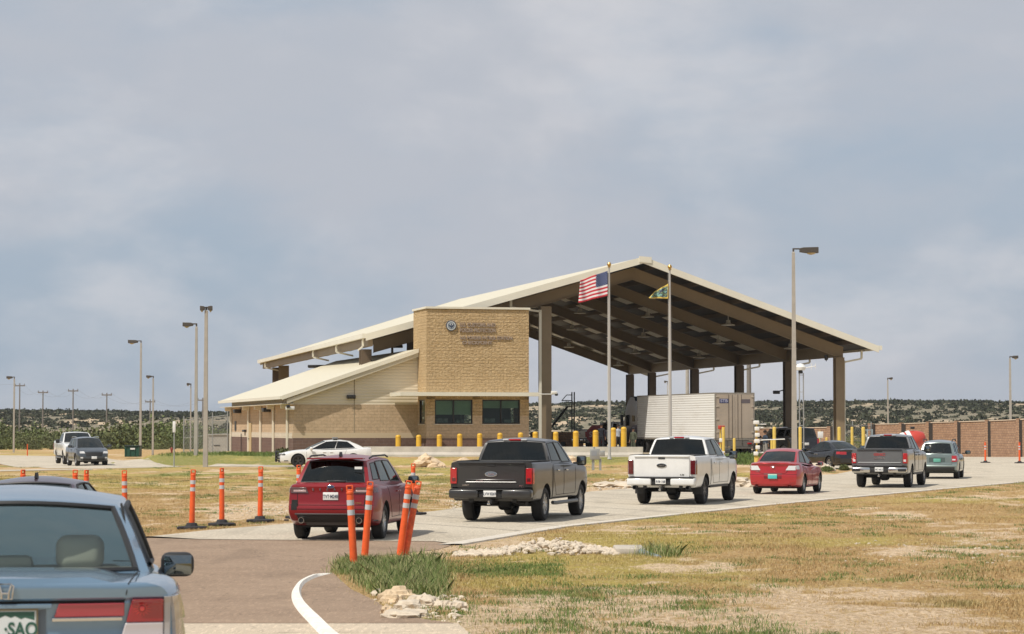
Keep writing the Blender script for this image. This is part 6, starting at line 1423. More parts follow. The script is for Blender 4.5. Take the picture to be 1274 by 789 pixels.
    if front:
        decal(B, 1, -.62, .62, .80, 1.10, .015, 'grille', M_TRIM, v); decal(B, 1, -.9, .9, .52, .72, .03, 'front_bumper', M_CHROME, v)
        for s_ in (-1, 1): decal(B, 1, *sorted((s_ * .66, s_ * .92)), .86, 1.10, .016, 'headlight', M_CLEAR, v)
    return v, B
P_F = mat('charcoal_metallic', (.036, .035, .034), .30, metal=.15, coat=.4); P_G = paint('steel_grey_metallic', (.14, .145, .15), .3, .32)
pickup('charcoal grey pickup with red tail lamps and charcoal bumper', 611.5, 56.6, R(15), P_F, M_RED, P_F, style='f', txt='LVW·8269')
pickup('white pickup in the queue with black step bar and mud flaps', 823.5, 69.2, R(17.5), P_WHT, M_REDD, P_WHT, style='w', rims=M_RIMD, txt='RVB·1168')
pickup('steel grey pickup with bright chrome rear bumper near the queue head', 1094.5, 88.5, R(17), P_G, M_RED, M_CHROME, S=dict(PK, W=2.06), style='g', rims=M_RIM, txt='PKT·4413')
hd = R(163); f = P(101, 578, 146); ox, oy = f.x - math.sin(hd) * 5.9, f.y - math.cos(hd) * 5.9
pickup('white pickup facing the camera behind the gunmetal SUV', 0, 0, hd, P_WHT, M_RED, M_CHROME, style='f', loc=(ox, oy, g(f.x, f.y)), front=True)
f = P(757, 560, 171)
pickup('white pickup partly hidden behind the officers under the canopy', 0, 0, R(65), P_WHT, M_RED, M_CHROME, style='f', loc=(f.x - 2, f.y, .62))

# ---------------- articulated lorry
tr = thing('semi_trailer', 'long ribbed white box trailer with brown rear doors under the canopy', 'trailer', (P(914.5, 560, 150).x, 150, .4), R(14.5))
m, t, b = nodes_mat('ribbed_trailer_side'); b.inputs['Roughness'].default_value = .45; tcn = t.nodes.new('ShaderNodeTexCoord')
wv = t.nodes.new('ShaderNodeTexWave'); wv.bands_direction = 'Z'; wv.inputs['Scale'].default_value = 2.1; t.links.new(tcn.outputs['Object'], wv.inputs[0])
c = mixc(t, mrange(t, wv.outputs[0], .80, .98), (.80, .79, .76), (.68, .67, .64)); c = mixc(t, mrange(t, tnoise(t, tcn.outputs['Object'], .8, 6, .7, (.3, .3, 1)), .5, .7, 0, .3), c, (.50, .45, .38)); t.links.new(c, b.inputs['Base Color'])
bp = t.nodes.new('ShaderNodeBump'); bp.inputs['Distance'].default_value = .012; t.links.new(wv.outputs[0], bp.inputs['Height']); t.links.new(bp.outputs[0], b.inputs['Normal']); M_TSIDE = m
mb = MB(); mb.b2((-1.27, .02, 1.12), (1.27, 16.15, 3.93)); mb.build('box', M_TSIDE, tr, angle=0)
mb = MB()
for a, b_ in (((-1.30, -.01, 1.02), (-1.22, .10, 3.96)), ((1.22, -.01, 1.02), (1.30, .10, 3.96)), ((-1.22, -.01, 3.86), (1.22, .10, 3.96)), ((-1.30, -.01, 1.0), (1.30, .10, 1.12)), ((-1.29, .1, 1.0), (-1.23, 16.15, 1.115)), ((1.23, .1, 1.0), (1.29, 16.15, 1.115)), ((-1.285, .1, 3.90), (1.285, 16.15, 3.96))): mb.b2(a, b_)
mb.build('frame', mat('trailer_frame', (.30, .27, .23), .5, metal=.3), tr, angle=0)
M_DOOR = mat('trailer_door_tan', (.42, .35, .28), .55, noise=.12, nscale=.9)
for s_ in (-1, 1):
    mb = MB(); mb.b2((s_ * .02, -.02, 1.14), (s_ * 1.21, .015, 3.85)); o = mb.build('rear_door', M_DOOR, tr, angle=0)
    mb = MB()
    for x_ in (.18, .42): mb.tube([(s_ * x_, -.035, 1.1), (s_ * x_, -.035, 3.84)], .012, 6)
    mb.build('lock_rod', mat('rod_dark', (.10, .08, .07), .5), o)
    mb = MB()
    for z in (1.5, 2.3, 3.1, 3.7): mb.rbox((s_ * 1.16, -.04, z), (.18, .03, .06), .008)
    mb.build('hinge', mat('hinge_pale', (.50, .44, .36), .5), o)
mb = MB(); mb.b2((-1.02, -.026, 3.30), (-.42, -.021, 3.58)); sg = mb.build('logo_panel', mat('logo_navy', (.035, .045, .13), .5), tr, angle=0)
text_mesh('lettering', 'STB', .26, Matrix.Translation((-.72, -.03, 3.44)) @ STAND, mat('logo_pale', (.42, .42, .55), .5), sg, .002, 'CENTER', .006, 1.15)
mb = MB(); mb.b2((.40, -.026, 3.30), (1.0, -.021, 3.55)); mb.build('logo_panel', mat('logo_grey', (.13, .11, .12), .5), tr, angle=0)
mb = MB()
for y in (.55 + .4, 1.9 + .4):
    for s_ in (-1, 1):
        for d in (0, .30): mb.lathe([(.3, -.12), (.48, -.13), (.51, -.09), (.51, .09), (.48, .13), (.3, .12), (0, .1)], 24, 0, Matrix.Translation((s_ * (1.12 - d), y, .51)), 'x')
mb.build('wheel', M_TYRE, tr)
mb = MB()
for s_ in (-1, 1): mb.b2((s_ * .5, .1, .85), (s_ * .6, 15.5, 1.0)); mb.b2((s_ * .85, 3.5, .1), (s_ * .98, 3.6, 1.0)) if False else None; mb.b2((s_ * 1.14, 5.2, .72), (s_ * 1.18, 9.0, .98)); mb.b2((s_ * .62, 12.3, .05), (s_ * .75, 12.42, 1.0))
for s_ in (-1, 1): mb.b2((s_ * .45, .0, .45), (s_ * .53, .08, 1.0))
mb.b2((-1.15, -.03, .48), (1.15, .05, .58)); mb.b2((-1.2, .0, .60), (1.2, .06, .98), 0); mb.build('chassis', mat('chassis_grey', (.15, .14, .13), .7), tr, angle=0)
for s_ in (-1, 1): mb = MB(); mb.rbox((s_ * .95, -.04, .80), (.30, .03, .10), .02); mb.build('tail_lamp', M_RED, tr)
tk = thing('semi_tractor', 'dark blue tractor unit with sleeper cab coupled to the white trailer', 'truck'); 
M14 = Matrix.Rotation(R(14.5), 4, 'Z'); q = Vector(tr.location) + (M14 @ Vector((0, 16.75, 0))); tk.location = q; tk.rotation_euler = (0, 0, R(14.5))
P_TK = paint('slate_blue_paint', (.02, .032, .05), .2, .35)
mb = MB(); prof = [(0, .9), (0, 3.55), (.35, 3.92), (1.3, 3.95), (2.35, 3.2), (2.75, 2.35), (4.35, 1.95), (4.6, 1.5), (4.6, .6), (0, .6)]
mb.prism([(a, z) for a, z in prof], -1.18, 1.18, 0, Matrix.Rotation(math.pi / 2, 4, 'Z')); mb.build('body', P_TK, tk, angle=25, bevel=.06)
mb = MB()
for s_ in (-1, 1): mb.b2((s_ * 1.185, 1.55, 1.9), (s_ * 1.20, 2.35, 2.65)); mb.b2((s_ * 1.185, .3, 2.2), (s_ * 1.2, .8, 2.6))
mb.build('side_window', GL_DARK, tk, angle=0)
for s_ in (-1, 1): mb = MB(); mb.rbox((s_ * 1.42, 2.5, 2.3), (.2, .14, .75), .04); mb.tube([(s_ * 1.18, 2.4, 2.6), (s_ * 1.42, 2.5, 2.6)], .02); mb.build('wing_mirror', M_TRIM, tk)
mb = MB(); mb.b2((-1.2, -.35, 1.3), (-1.14, 0, 3.6)); mb.b2((1.14, -.35, 1.3), (1.2, 0, 3.6)); mb.build('fairing', P_TK, tk, angle=0)
mb = MB(); mb.b2((-.5, -2.6, .75), (.5, 0, .95)); 
mb.build('chassis', M_TRIM, tk, angle=0)
for y in (-2.0, -.7, 3.6):
    for s_ in (-1, 1): mb = MB(); mb.lathe([(.3, -.14), (.48, -.15), (.51, -.1), (.51, .1), (.48, .15), (.3, .14), (0, .1)], 24, 0, None, 'x'); o = mb.build('wheel', M_TYRE, tk); o.location = (s_ * 1.02, y, .51)
for s_ in (-1, 1): mb = MB(); mb.lathe([(.3, 0), (.3, 1.3)], 20, 0, Matrix.Translation((s_ * .95, 1.0, .65)) @ Matrix.Rotation(-math.pi / 2, 4, 'X')); mb.build('fuel_tank', M_CHROME, tk)
# ============================================================ STREET FURNITURE
M_OR = mat('safety_orange', (.78, .11, .02), .55, noise=.16, nscale=9); M_SIL = mat('reflective_grey', (.52, .53, .54), .35); M_RUB = mat('black_rubber', (.025, .024, .026), .8)
M_ORW = mat('scuffed_orange', (.70, .13, .05), .7, noise=.3, nscale=14)
def delineator(label, base, h=1.3, lean=(0, 0), rz=0, base_on=True, worn=False, group='orange delineator posts'):
    t_ = thing('delineator_post', label, 'traffic post', base, rz, group)
    Mx = Matrix.Rotation(lean[0], 4, 'Y') @ Matrix.Rotation(lean[1], 4, 'X')
    mb = MB(); z0 = .09 if base_on else -.02
    mb.lathe([(.062, z0), (.060, .3), (.056, h * .62), (.056, h * .86), (.052, h * .89), (.060, h * .895), (.060, h * .915), (.045, h * .925), (.043, h * .93)], 20, 0, Mx)
    o = mb.build('tube', M_ORW if worn else M_OR, t_)
    mb = MB(); 
    mb.rbox((0, 0, h * .935), (.115, .045, .035), .012, 0, Mx); mb.rbox((0, 0, h * .993), (.105, .045, .022), .01, 0, Mx)
    for s_ in (-1, 1): mb.rbox((s_ * .045, 0, h * .965), (.022, .042, .09), .008, 0, Mx)
    mb.build('handle', M_OR, t_)
    for k, (a, b_) in enumerate(((.635, .70), (.755, .82))):
        mb = MB(); mb.lathe([(.0585, h * a), (.0585, h * b_)], 20, 0, Mx); mb.build('reflective_band', M_SIL, t_)
    if base_on:
        mb = MB(); mb.lathe([(.33, 0), (.33, .045), (.30, .06), (.14, .07), (.11, .13), (.07, .14)], 8, 0, Matrix.Rotation(math.pi / 8, 4, 'Z'))
        mb.rbox((.30, .12, .03), (.12, .1, .05), .01); mb.rbox((-.28, -.16, .03), (.14, .1, .05), .01); mb.build('rubber_base', M_RUB, t_)
    return t_
for px, py, lb, ln in ((238.5, 661.5, 'orange post on black base, leftmost of the three by the asphalt', R(1.2)), (276, 657, 'orange post on black base, middle of the three by the asphalt', R(-.4)), (323.5, 652.5, 'orange post on black base just left of the deep red SUV', R(.6)),
                       (155.5, 664, 'orange post standing alone just above the blue sedan quarter', R(-1)), (107, 663, 'orange post top at the right end of the maroon roof', 0), (93, 662, 'orange post top second in from the right over the maroon roof', 0), (28, 662, 'orange post top showing over the left of the maroon roof', 0),
                       (371.5, 648, 'orange post half hidden behind the left rear of the red SUV', 0), (514, 643.5, 'orange post standing behind the red SUV door mirror', 0), (1226, 579, 'orange post on the right road, left of the pair by the brick wall', 0), (1268.5, 579.5, 'orange post on the right road at the photo edge by the brick wall', 0)):
    p = G(px, py - 3); delineator(lb, tuple(p + Vector((0, 0, .004))), lean=(ln, 0), rz=random.uniform(0, 1))
for px, py, tx, lb, wn in ((440.5, 706, 434.5, 'orange post leaning left, nearest the camera in the weeds', False), (453.5, 695, 460.5, 'orange post leaning right, second from left in the weeds', False), (497.5, 691, 509, 'clean orange post of the crossed pair at the right of the weeds', False), (504, 690.5, 521, 'scuffed orange post leaning most at the right of the weeds', True)):
    p = G(px, py); h = 1.31; ln = math.atan((tx - px) / FP * p.y / h)
    delineator(lb, tuple(p), h, (ln, 0), 0, False, wn, 'orange posts leaning in the weeds')
for px, py, h, lb in ((34, 567, 1.0, 'small thin orange marker on the far left driveway edge'),):
    p = G(px, py); o = MB().tube([(0, 0, 0), (0, 0, h)], [.05, .04], 8).build('marker_post', M_OR); o.location = p; tag(o, lb, 'marker')
for px, Y_, lb in ((1186.5, 118, 'orange barrel beyond the roof corner of the sage wagon'), (1012.5, 140, 'orange cone standing at the nose of the black sedan')):
    p = P(px, 560, Y_); gz = g(p.x, p.y); mb = MB()
    mb.lathe([(.28, 0), (.28, .04), (.17, .05), (.10, .45), (.05, .72), (0, .73)] if px < 1100 else [(.30, 0), (.28, .4), (.27, .42), (.25, .8), (.22, 1.25), (.15, 1.3), (0, 1.3)], 20); o = mb.build('traffic_cone' if px < 1100 else 'traffic_barrel', M_OR); o.location = (p.x, p.y, gz); tag(o, lb, 'cone' if px < 1100 else 'barrel')
# yellow bollards in front of the station
M_YEL = mat('bollard_yellow', (.72, .42, .035), .45, coat=.2, noise=.06, nscale=3); M_YEL2 = mat('pipe_yellow', (.66, .47, .10), .55, noise=.12, nscale=4)
def bollard(name, px, top, Y_, r, label, grp, m_, z0=None, grooved=True):
    p = P(px, top, Y_); gz = g(p.x, p.y) - .05 if z0 is None else z0; h = p.z - gz; t_ = thing(name, label, 'bollard', (p.x, p.y, gz), 0, grp)
    mb = MB(); mb.lathe([(r, 0), (r, h - r * .7), (r * .93, h - r * .4), (r * .7, h - r * .15), (r * .3, h - .01), (0, h)], 20); mb.build('post', m_, t_)
    if grooved:
        for k in (.16, .25): mb = MB(); mb.lathe([(r + .004, h - k - .02), (r + .004, h - k)], 20); mb.build('band', mat('bollard_band', (.52, .28, .03), .6), t_)
    return t_
names = ['first (leftmost), half over the wing wall', 'second, at the left corner of the tower', 'third, under the left office window edge', 'fourth, below the left office window', 'fifth, between the two office windows', 'sixth, below the right office window', 'seventh, at the right end of the tower', 'eighth, just left of the brown canopy column', 'ninth, just right of the brown canopy column', 'tenth, under the black stair tower', 'eleventh, beside the dark red stop sign', 'twelfth, just right of the first flagpole', 'thirteenth (rightmost), by the truck cab']
bp_ = [(495.4, 541), (521, 541), (546.7, 540.3), (572, 539.5), (596.8, 539), (622, 538.5), (647.7, 538), (666, 537), (691.4, 537), (716.4, 536), (741, 535), (763, 532), (776, 531)]
for k, ((px, py), nm) in enumerate(zip(bp_, names)): bollard('bollard', px, py, 151.2 - k * .16, .165 + .012 * (k > 8), 'yellow bollard in the row by the station, ' + nm, 'yellow bollards before the station', M_YEL)
rb_ = [(900, 529.5, 140, .09, 'tall yellow pipe just left of the trailer doors centre'), (913.5, 545, 139, .08, 'short yellow pipe in front of the trailer doors'), (963.3, 531, 141, .10, 'tall thick yellow pipe left of the concrete lamp pole'), (960, 547, 142, .07, 'short yellow pipe hugging the thick tall one'),
       (977.3, 532, 147, .088, 'tall yellow pipe between thick pipe and lamp pole'), (984.5, 548, 146, .07, 'short yellow pipe just left of the lamp pole'), (995.5, 531, 141, .095, 'tall yellow pipe just right of the lamp pole'), (1028.3, 544, 150, .08, 'short yellow pipe before the short brick wall'),
       (1020, 536, 150, .06, 'thin yellow post carrying the small white sign'), (1044, 531, 149, .11, 'tall yellow bollard left of the right canopy column'), (1060, 531, 149, .085, 'tall yellow bollard right of the right canopy column'), (1074, 531, 149, .11, 'tall yellow bollard farthest right by the chain link fence')]
for px, py, Y_, r, lb in rb_: bollard('bollard', px, py, Y_, r, lb, 'yellow pipes guarding the lanes', M_YEL2, None, r > .12)
# lamp poles
M_POLE = mat('concrete_pole', (.38, .35, .305), .85, noise=.12, nscale=2); M_HEAD = mat('lamp_head_bronze', (.07, .06, .05), .5); M_LENS = mat('lamp_lens_amber', (.42, .33, .18), .3)
def lamp_pole(label, px, top, base, arm, hw, r0, r1, Y_=None, square=True, double=False):
    p = G(px, base) if Y_ is None else P(px, base, Y_); 
    if Y_ is not None: p.z = g(p.x, p.y)
    Y0 = p.y; zt = P(px, top, Y0).z; k = Y0 / FP; t_ = thing('street_lamp', label, 'street lamp', tuple(p), 0, 'tall lamps around the station')
    h = zt - p.z; n = 4 if square else 12; Mr = Matrix.Rotation(math.pi / 4, 4, 'Z') if square else Matrix()
    mb = MB(); mb.lathe([(r0 * (.92 if square else 1), -.1), (r1 * (.92 if square else 1), h - .25), (r1 * .5, h - .2), (0, h - .2)], n, 0, Mr); mb.build('pole', M_POLE, t_, angle=20)
    for d in ((1, -1) if double else ((1 if arm > 0 else -1),)):
        L_ = abs(arm) * k; mb = MB(); mb.tube([(0, 0, h - .22), (0, 0, h - .02)], .05, 8); mb.tube([(0, 0, h - .05), (d * L_ * .35, 0, h - .05)], .04, 8); o = mb.build('arm', M_HEAD, t_)
        mb = MB(); hh_ = hw * k; a, b_ = d * L_ * .25, d * L_; mb.prism([(a, h - .02), (a, h - hh_ * .8), (a + (b_ - a) * .35, h - hh_), (b_, h - hh_), (b_, h + .04), (a + (b_ - a) * .2, h + .02)], -.18, .18); o2 = mb.build('lamp_head', M_HEAD, t_, bevel=.02)
        mb = MB(); cx = a + (b_ - a) * .62; mb.lathe([(.01, h - hh_ - .10), (abs(b_ - a) * .2, h - hh_ - .05), (abs(b_ - a) * .27, h - hh_ + .01)], 16, 0, Matrix.Translation((cx, 0, 0))); mb.build('lens', M_LENS, o2)
    return t_
lamp_pole('tall tapered concrete lamp post in front of the right lanes', 988.5, 308.5, 580, 31, 6.5, .22, .115, 128)
lamp_pole('leftmost lamp post with its head pointing left by the brush', 17, 468.5, 563, -9.5, 2.6, .13, .09)
lamp_pole('lamp post standing right behind the green dumpster', 174.5, 423.5, 567.5, -16, 3.6, .16, .10)
lamp_pole('shorter lamp post next right of the dumpster lamp', 190, 467.5, 567.5, -8.5, 2.4, .13, .08)
lamp_pole('lamp post with left arm close beside the twin headed lamp', 243.5, 402, 569, -17, 4.2, .17, .10)
lamp_pole('thick twin headed lamp post nearest the station wing', 255.5, 381.5, 581, 7.5, 5, .20, .13, double=True)
lamp_pole('small thin lamp post behind the fence by the twin headed lamp', 237, 477, 560, -5, 2.4, .11, .07, 230)
lamp_pole('lamp post behind the brick wall near the black stairs of hills', 1105, 470, 550, 6, 2, .12, .08, 235)
lamp_pole('lamp post behind the brick wall at the far right of the photo', 1257.5, 443, 550, 10, 3, .17, .11, 215)
lamp_pole('small dark lamp seen between canopy posts over the trailer', 830.5, 474, 540, -4, 2, .10, .06, 300)
# power poles
M_WOOD = mat('weathered_wood', (.19, .175, .16), .9)
pp_ = []
for px, top, cr, lb in ((24, 477, 480, 'power pole leftmost, beside the left lamp post'), (53, 486, 488.5, 'power pole second from left over the brush'), (90.5, 484, 486.5, 'power pole third from left above the sandy patch'), (132.5, 489, 491.5, 'power pole behind the dumpster brush with flat crossarm'), (186.5, 497, 500, 'short power pole just left of the second dumpster lamp'), (252, 495, 498, 'power pole nearly hidden by the twin headed lamp')):
    Y_ = 420; p = P(px, 545, Y_); zt = P(px, top, Y_).z; zc = P(px, cr, Y_).z; t_ = thing('power_pole', lb, 'power pole', (p.x, p.y, 0), 0, 'far power poles'); mb = MB(); mb.tube([(0, 0, -1), (0, 0, zt)], [.14, .10], 8); mb.build('pole', M_WOOD, t_)
    mb = MB(); mb.b2((-.9, -.08, zc - .1), (.9, .08, zc + .1))
    for x_ in (-.8, 0, .8): mb.tube([(x_, 0, zc), (x_, 0, zc + .35)], .06, 6)
    mb.build('crossarm', M_WOOD, t_); pp_.append(Vector((p.x, p.y, zc + .3)))
mb = MB()
for i in range(len(pp_) - 1):
    for off in (-.8, .8):
        a, b_ = pp_[i] + Vector((off, 0, 0)), pp_[i + 1] + Vector((off, 0, 0)); mb.tube([a * (1 - u) + b_ * u - Vector((0, 0, 1.2 * 4 * u * (1 - u))) for u in [k / 8 for k in range(9)]], .009, 4)
mb.tube([pp_[0] + Vector((-30, 0, -1.0)), pp_[0]], .009, 4)
tag(mb.build('power_lines', M_WOOD), 'thin sagging power lines between the far poles', 'power lines')
for px, top, Y_, r, lb in ((932, 449, 245, .28, 'plain wooden pole rising behind the trailer doors'), (855.3, 456, 240, .20, 'pale concrete pole behind the middle canopy columns')):
    p = P(px, 540, Y_); zt = P(px, top - 30, Y_).z if px < 900 else P(px, top, Y_).z; o = MB().tube([(0, 0, 0), (0, 0, zt)], [r, r * .8], 10).build('utility_pole', M_POLE if px < 900 else M_WOOD); o.location = (p.x, p.y, 0); tag(o, lb, 'utility pole')
# camera mast with white radome
p = P(997.5, 570, 143); mt = thing('camera_mast', 'slim mast with round white camera head beside the lamp post', 'camera mast', (p.x, p.y, .3)); zt = P(997, 458, 143).z - .3; k = 143 / FP
mb = MB(); mb.tube([(-.12, 0, 0), (-.12, 0, zt - .3)], .035, 8); mb.tube([(.12, 0, 0), (.12, 0, zt - .3)], .035, 8); [mb.tube([(-.12, 0, z), (.12, 0, z)], .02, 6) for z in (1, 2, 3, 4, 5)]; mb.build('mast', mat('galvanised', (.40, .40, .39), .4, metal=.6), mt)
mb = MB(); mb.lathe([(0, zt + .28), (.2, zt + .22), (.32, zt + .05), (.28, zt - .12), (0, zt - .16)], 20, 0, Matrix.Translation((-.05, 0, 0))); mb.rbox((-.05, -.05, zt - .24), (.26, .24, .18), .05, 1); mb.build('camera_dome', [M_WHITE, M_BLK], mt)
mb = MB(); mb.tube([(.2, 0, zt), (.85, 0, zt + .12)], .03, 6); mb.tube([(.6, 0, zt + .28), (.6, 0, zt - .12)], .02, 6); mb.tube([(.85, 0, zt + .28), (.85, 0, zt - .05)], .02, 6); mb.build('antenna_arm', M_WHITE, mt)
# flagpoles and flags
M_FP = mat('flagpole_paint', (.50, .48, .45), .4, metal=.3); M_GOLD = mat('gold_ball', (.55, .36, .12), .3, metal=.8)
def flagpole(px, top, base_, Y_, label):
    p = P(px, base_, Y_); gz = g(p.x, p.y); zt = P(px, top, Y_).z; t_ = thing('flagpole', label, 'flagpole', (p.x, p.y, gz)); h = zt - gz
    mb = MB(); mb.lathe([(.14, 0), (.11, .12), (.09, .2), (.085, h * .5), (.05, h - .28), (0, h - .28)], 16); mb.build('pole', M_FP, t_)
    mb = MB(); mb.lathe([(0, h), (.08, h - .03), (.13, h - .12), (.12, h - .2), (.06, h - .27), (.1, h - .29), (.1, h - .33), (0, h - .33)], 18); mb.build('ball', M_GOLD, t_)
    mb = MB(); mb.tube([(-.12, -.06, 1), (-.09, -.06, h - .3)], .008, 5); mb.build('halyard', M_WHITE, t_); return Vector((p.x, p.y, zt))
A = flagpole(758.3, 326, 569, 144, 'tall flagpole with gold ball flying the striped flag')
Bp = flagpole(834, 329, 572, 141, 'tall flagpole with gold ball flying the small crumpled flag')
def flag(name, label, corners, nx, ny, colfn, mats_, wave, Y0):
    """corners: photo pixels of hoist top, hoist bottom, fly top, fly bottom"""
    ht, hb, ft, fb = corners; rows = []
    for j in range(ny + 1):
        row = []
        for i in range(nx + 1):
            u, v = i / nx, j / ny; px = (ht[0] * (1 - v) + hb[0] * v) * (1 - u) + (ft[0] * (1 - v) + fb[0] * v) * u; py = (ht[1] * (1 - v) + hb[1] * v) * (1 - u) + (ft[1] * (1 - v) + fb[1] * v) * u
            py += wave * .5 * math.sin(u * 9 + v * .8) * u; q = P(px, py, Y0 + .10 * math.sin(u * 10 + v * 1.5) * min(1, u * 3) + .05 * math.sin(u * 23 + v * 4) * u); row.append(q)
        rows.append(row)
    org = rows[0][0].copy(); mi = [colfn(i / nx + .5 / nx, j / ny + .5 / ny, i, j) for j in range(ny) for i in range(nx)]
    mb = MB(); mb.grid([[p - org for p in r] for r in rows], mi)
    o = mb.build(name, mats_, None, angle=180, fixn=False); o.location = org; sd_ = o.modifiers.new('thick', 'SOLIDIFY'); sd_.thickness = .006; tag(o, label, 'flag'); return o
def usf(u, v, i, j):
    if u < .42 and v < 7 / 13: return 3 if (i % 4 == 1 and j % 4 == 1) or (i % 4 == 3 and j % 4 == 3) else 2
    return 0 if int(v * 13) % 2 == 0 else 1
fm = lambda n_, c_: mat(n_, c_, .8)
flag('national_flag', 'red white and blue striped flag with starred corner', ((756, 337), (756, 368), (722, 348.5), (719.5, 377)), 48, 39, usf, [fm('flag_red', (.50, .03, .05)), fm('flag_white', (.72, .70, .72)), fm('flag_blue', (.02, .04, .14)), fm('flag_star', (.5, .52, .6))], 1.2, 143.9)
def agf(u, v, i, j):
    if v < .12 or v > .88 or u < .06 or u > .94: return 0
    n_ = mnoise.noise(Vector((u * 5, v * 5, 2))); return 1 if n_ > .12 else (2 if n_ > -.15 else 3)
flag('agency_flag', 'small crumpled gold edged teal and green flag', ((831.5, 353), (831.5, 372), (815, 362.5), (807, 371)), 24, 16, agf, [fm('flag_gold', (.62, .45, .09)), fm('flag_teal', (.22, .42, .36)), fm('flag_navy', (.05, .06, .11)), fm('flag_green', (.18, .25, .13))], .8, 140.9)
# electrical cabinet
p = G(742, 585); p = Vector((p.x, p.y, g(p.x, p.y))); k = p.y / FP; cb = thing('electrical_cabinet', 'grey electrical cabinet on legs beside the charcoal pickup', 'cabinet', tuple(p)); M_GAL = mat('cabinet_grey', (.34, .35, .34), .5, metal=.3)
mb = MB(); mb.rbox((-.08, 0, .82), (.50, .28, .56), .02); mb.build('cabinet', M_GAL, cb); mb = MB(); mb.b2((-.26, -.147, .74), (.02, -.142, 1.0)); mb.build('door', mat('panel_blue_grey', (.26, .28, .31), .5), cb, angle=0)
mb = MB(); mb.b2((-.24, -.06, -.1), (-.10, .06, .54)); mb.b2((.14, -.06, -.1), (.26, .06, .6)); mb.build('leg', M_GAL, cb, angle=0)
mb = MB(); mb.rbox((.32, 0, .86), (.24, .2, .3), .02); mb.tube([(-.12, 0, 1.1), (-.12, 0, 1.2)], .05); mb.build('meter', M_GAL, cb)
# stop sign with the canopy's shade put into its dark red and dull letters
p = P(742, 541, 170); so_ = thing('stop_sign', 'dark red octagonal stop sign in the canopy shade', 'sign', (p.x, p.y, .4)); zc = p.z - .4
mb = MB(); r = .74; oc = [(math.cos(math.pi / 8 + k * math.pi / 4) * r, math.sin(math.pi / 8 + k * math.pi / 4) * r) for k in range(8)]
mb.prism([(a, z + zc) for a, z in oc], 0, .02); sgn = mb.build('sign_plate', mat('stop_red_shaded', (.22, .02, .025), .5), so_, angle=0)
text_mesh('lettering', 'STOP', .52, Matrix.Translation((0, -.006, zc)) @ STAND, mat('sign_letter_shaded', (.45, .40, .38), .5), sgn, .002, 'CENTER', .01, .82); mb = MB(); mb.b2((-.05, .022, -.2), (.05, .08, zc + .3)); mb.build('post', M_GAL, so_, angle=0)
# black stair tower
p = P(700, 560, 205); stt = thing('stair_tower', 'black metal stair and ladder tower beyond the canopy', 'stair', (p.x, p.y, 0)); k = 205 / FP
def q(px, py): v_ = P(px, py, 205); return (v_.x - p.x, 0, v_.z)
mb = MB()
for y in (-.6, .6):
    for px in (711.5, 714.5): a = q(px, 488); b_ = q(px, 562); mb.tube([(a[0], y, a[2]), (b_[0], y, b_[2])], .045, 6)
mb.build('tower_frame', M_BLK, stt)
mb = MB()
for y in (-.6, .6):
    a, b_ = q(685.5, 532), q(706, 506); mb.tube([(a[0], y, a[2]), (b_[0], y, b_[2])], .10, 6); mb.tube([(b_[0], y, b_[2]), (q(712, 506)[0], y, b_[2])], .05, 6)
for kk in range(12):
    u = kk / 11; a, b_ = q(685.5, 532), q(706, 506); mb.b2((a[0] + (b_[0] - a[0]) * u - .12, -.6, a[2] + (b_[2] - a[2]) * u - .03), (a[0] + (b_[0] - a[0]) * u + .12, .6, a[2] + (b_[2] - a[2]) * u + .02))
mb.build('stair_flight', M_BLK, stt)
mb = MB()
for y in (-.6, .6):
    pts_ = [q(699, 498.5), q(705, 491.5), q(712, 491.5)]; mb.tube([(a[0], y, a[2]) for a in pts_], .035, 6); pts_ = [q(699, 498.5), q(712, 498.5)]; mb.tube([(a[0], y, a[2]) for a in pts_], .035, 6)
mb.build('railing', M_BLK, stt)
# white sign on the left, dumpster, red hydrant
p = G(216.5, 581); t_ = thing('road_sign', 'narrow white sign on a thin post left of the station', 'sign', tuple(p)); h = P(216.5, 524, p.y).z - p.z
mb = MB(); mb.tube([(0, 0, 0), (0, 0, h)], .035, 8); mb.build('post', M_GAL, t_); mb = MB(); mb.rbox((0, -.06, h - .32), (.16, .02, .62), .005); mb.build('sign_plate', M_PLATE, t_)
p = G(164, 570); t_ = thing('dumpster', 'dark green dumpster at the foot of a lamp post', 'dumpster', tuple(p)); k = p.y / FP; M_DG = mat('dumpster_green', (.012, .07, .045), .5)
mb = MB(); mb.prism([(-9 * k, .1), (9 * k, .1), (9.2 * k, 14.5 * k), (-9.2 * k, 14.5 * k)], 0, 1.4); mb.build('bin', M_DG, t_, bevel=.02); mb = MB(); mb.b2((-9.5 * k, -.1, 14.6 * k), (9.5 * k, 1.45, 15.6 * k)); mb.build('lid', mat('dumpster_lid', (.02, .04, .035), .6), t_, bevel=.01)
mb = MB(); [mb.b2((x_ * k, -.06, .2), (x_ * k + .06, -.002, 14 * k)) for x_ in (-8.5, -3, 3, 8)]; mb.build('rib', M_DG, t_); mb = MB(); mb.b2((-1.8 * k, -.075, 10.5 * k), (4 * k, -.065, 12.5 * k)); mb.build('sign_plate', M_PLATE, t_, angle=0)
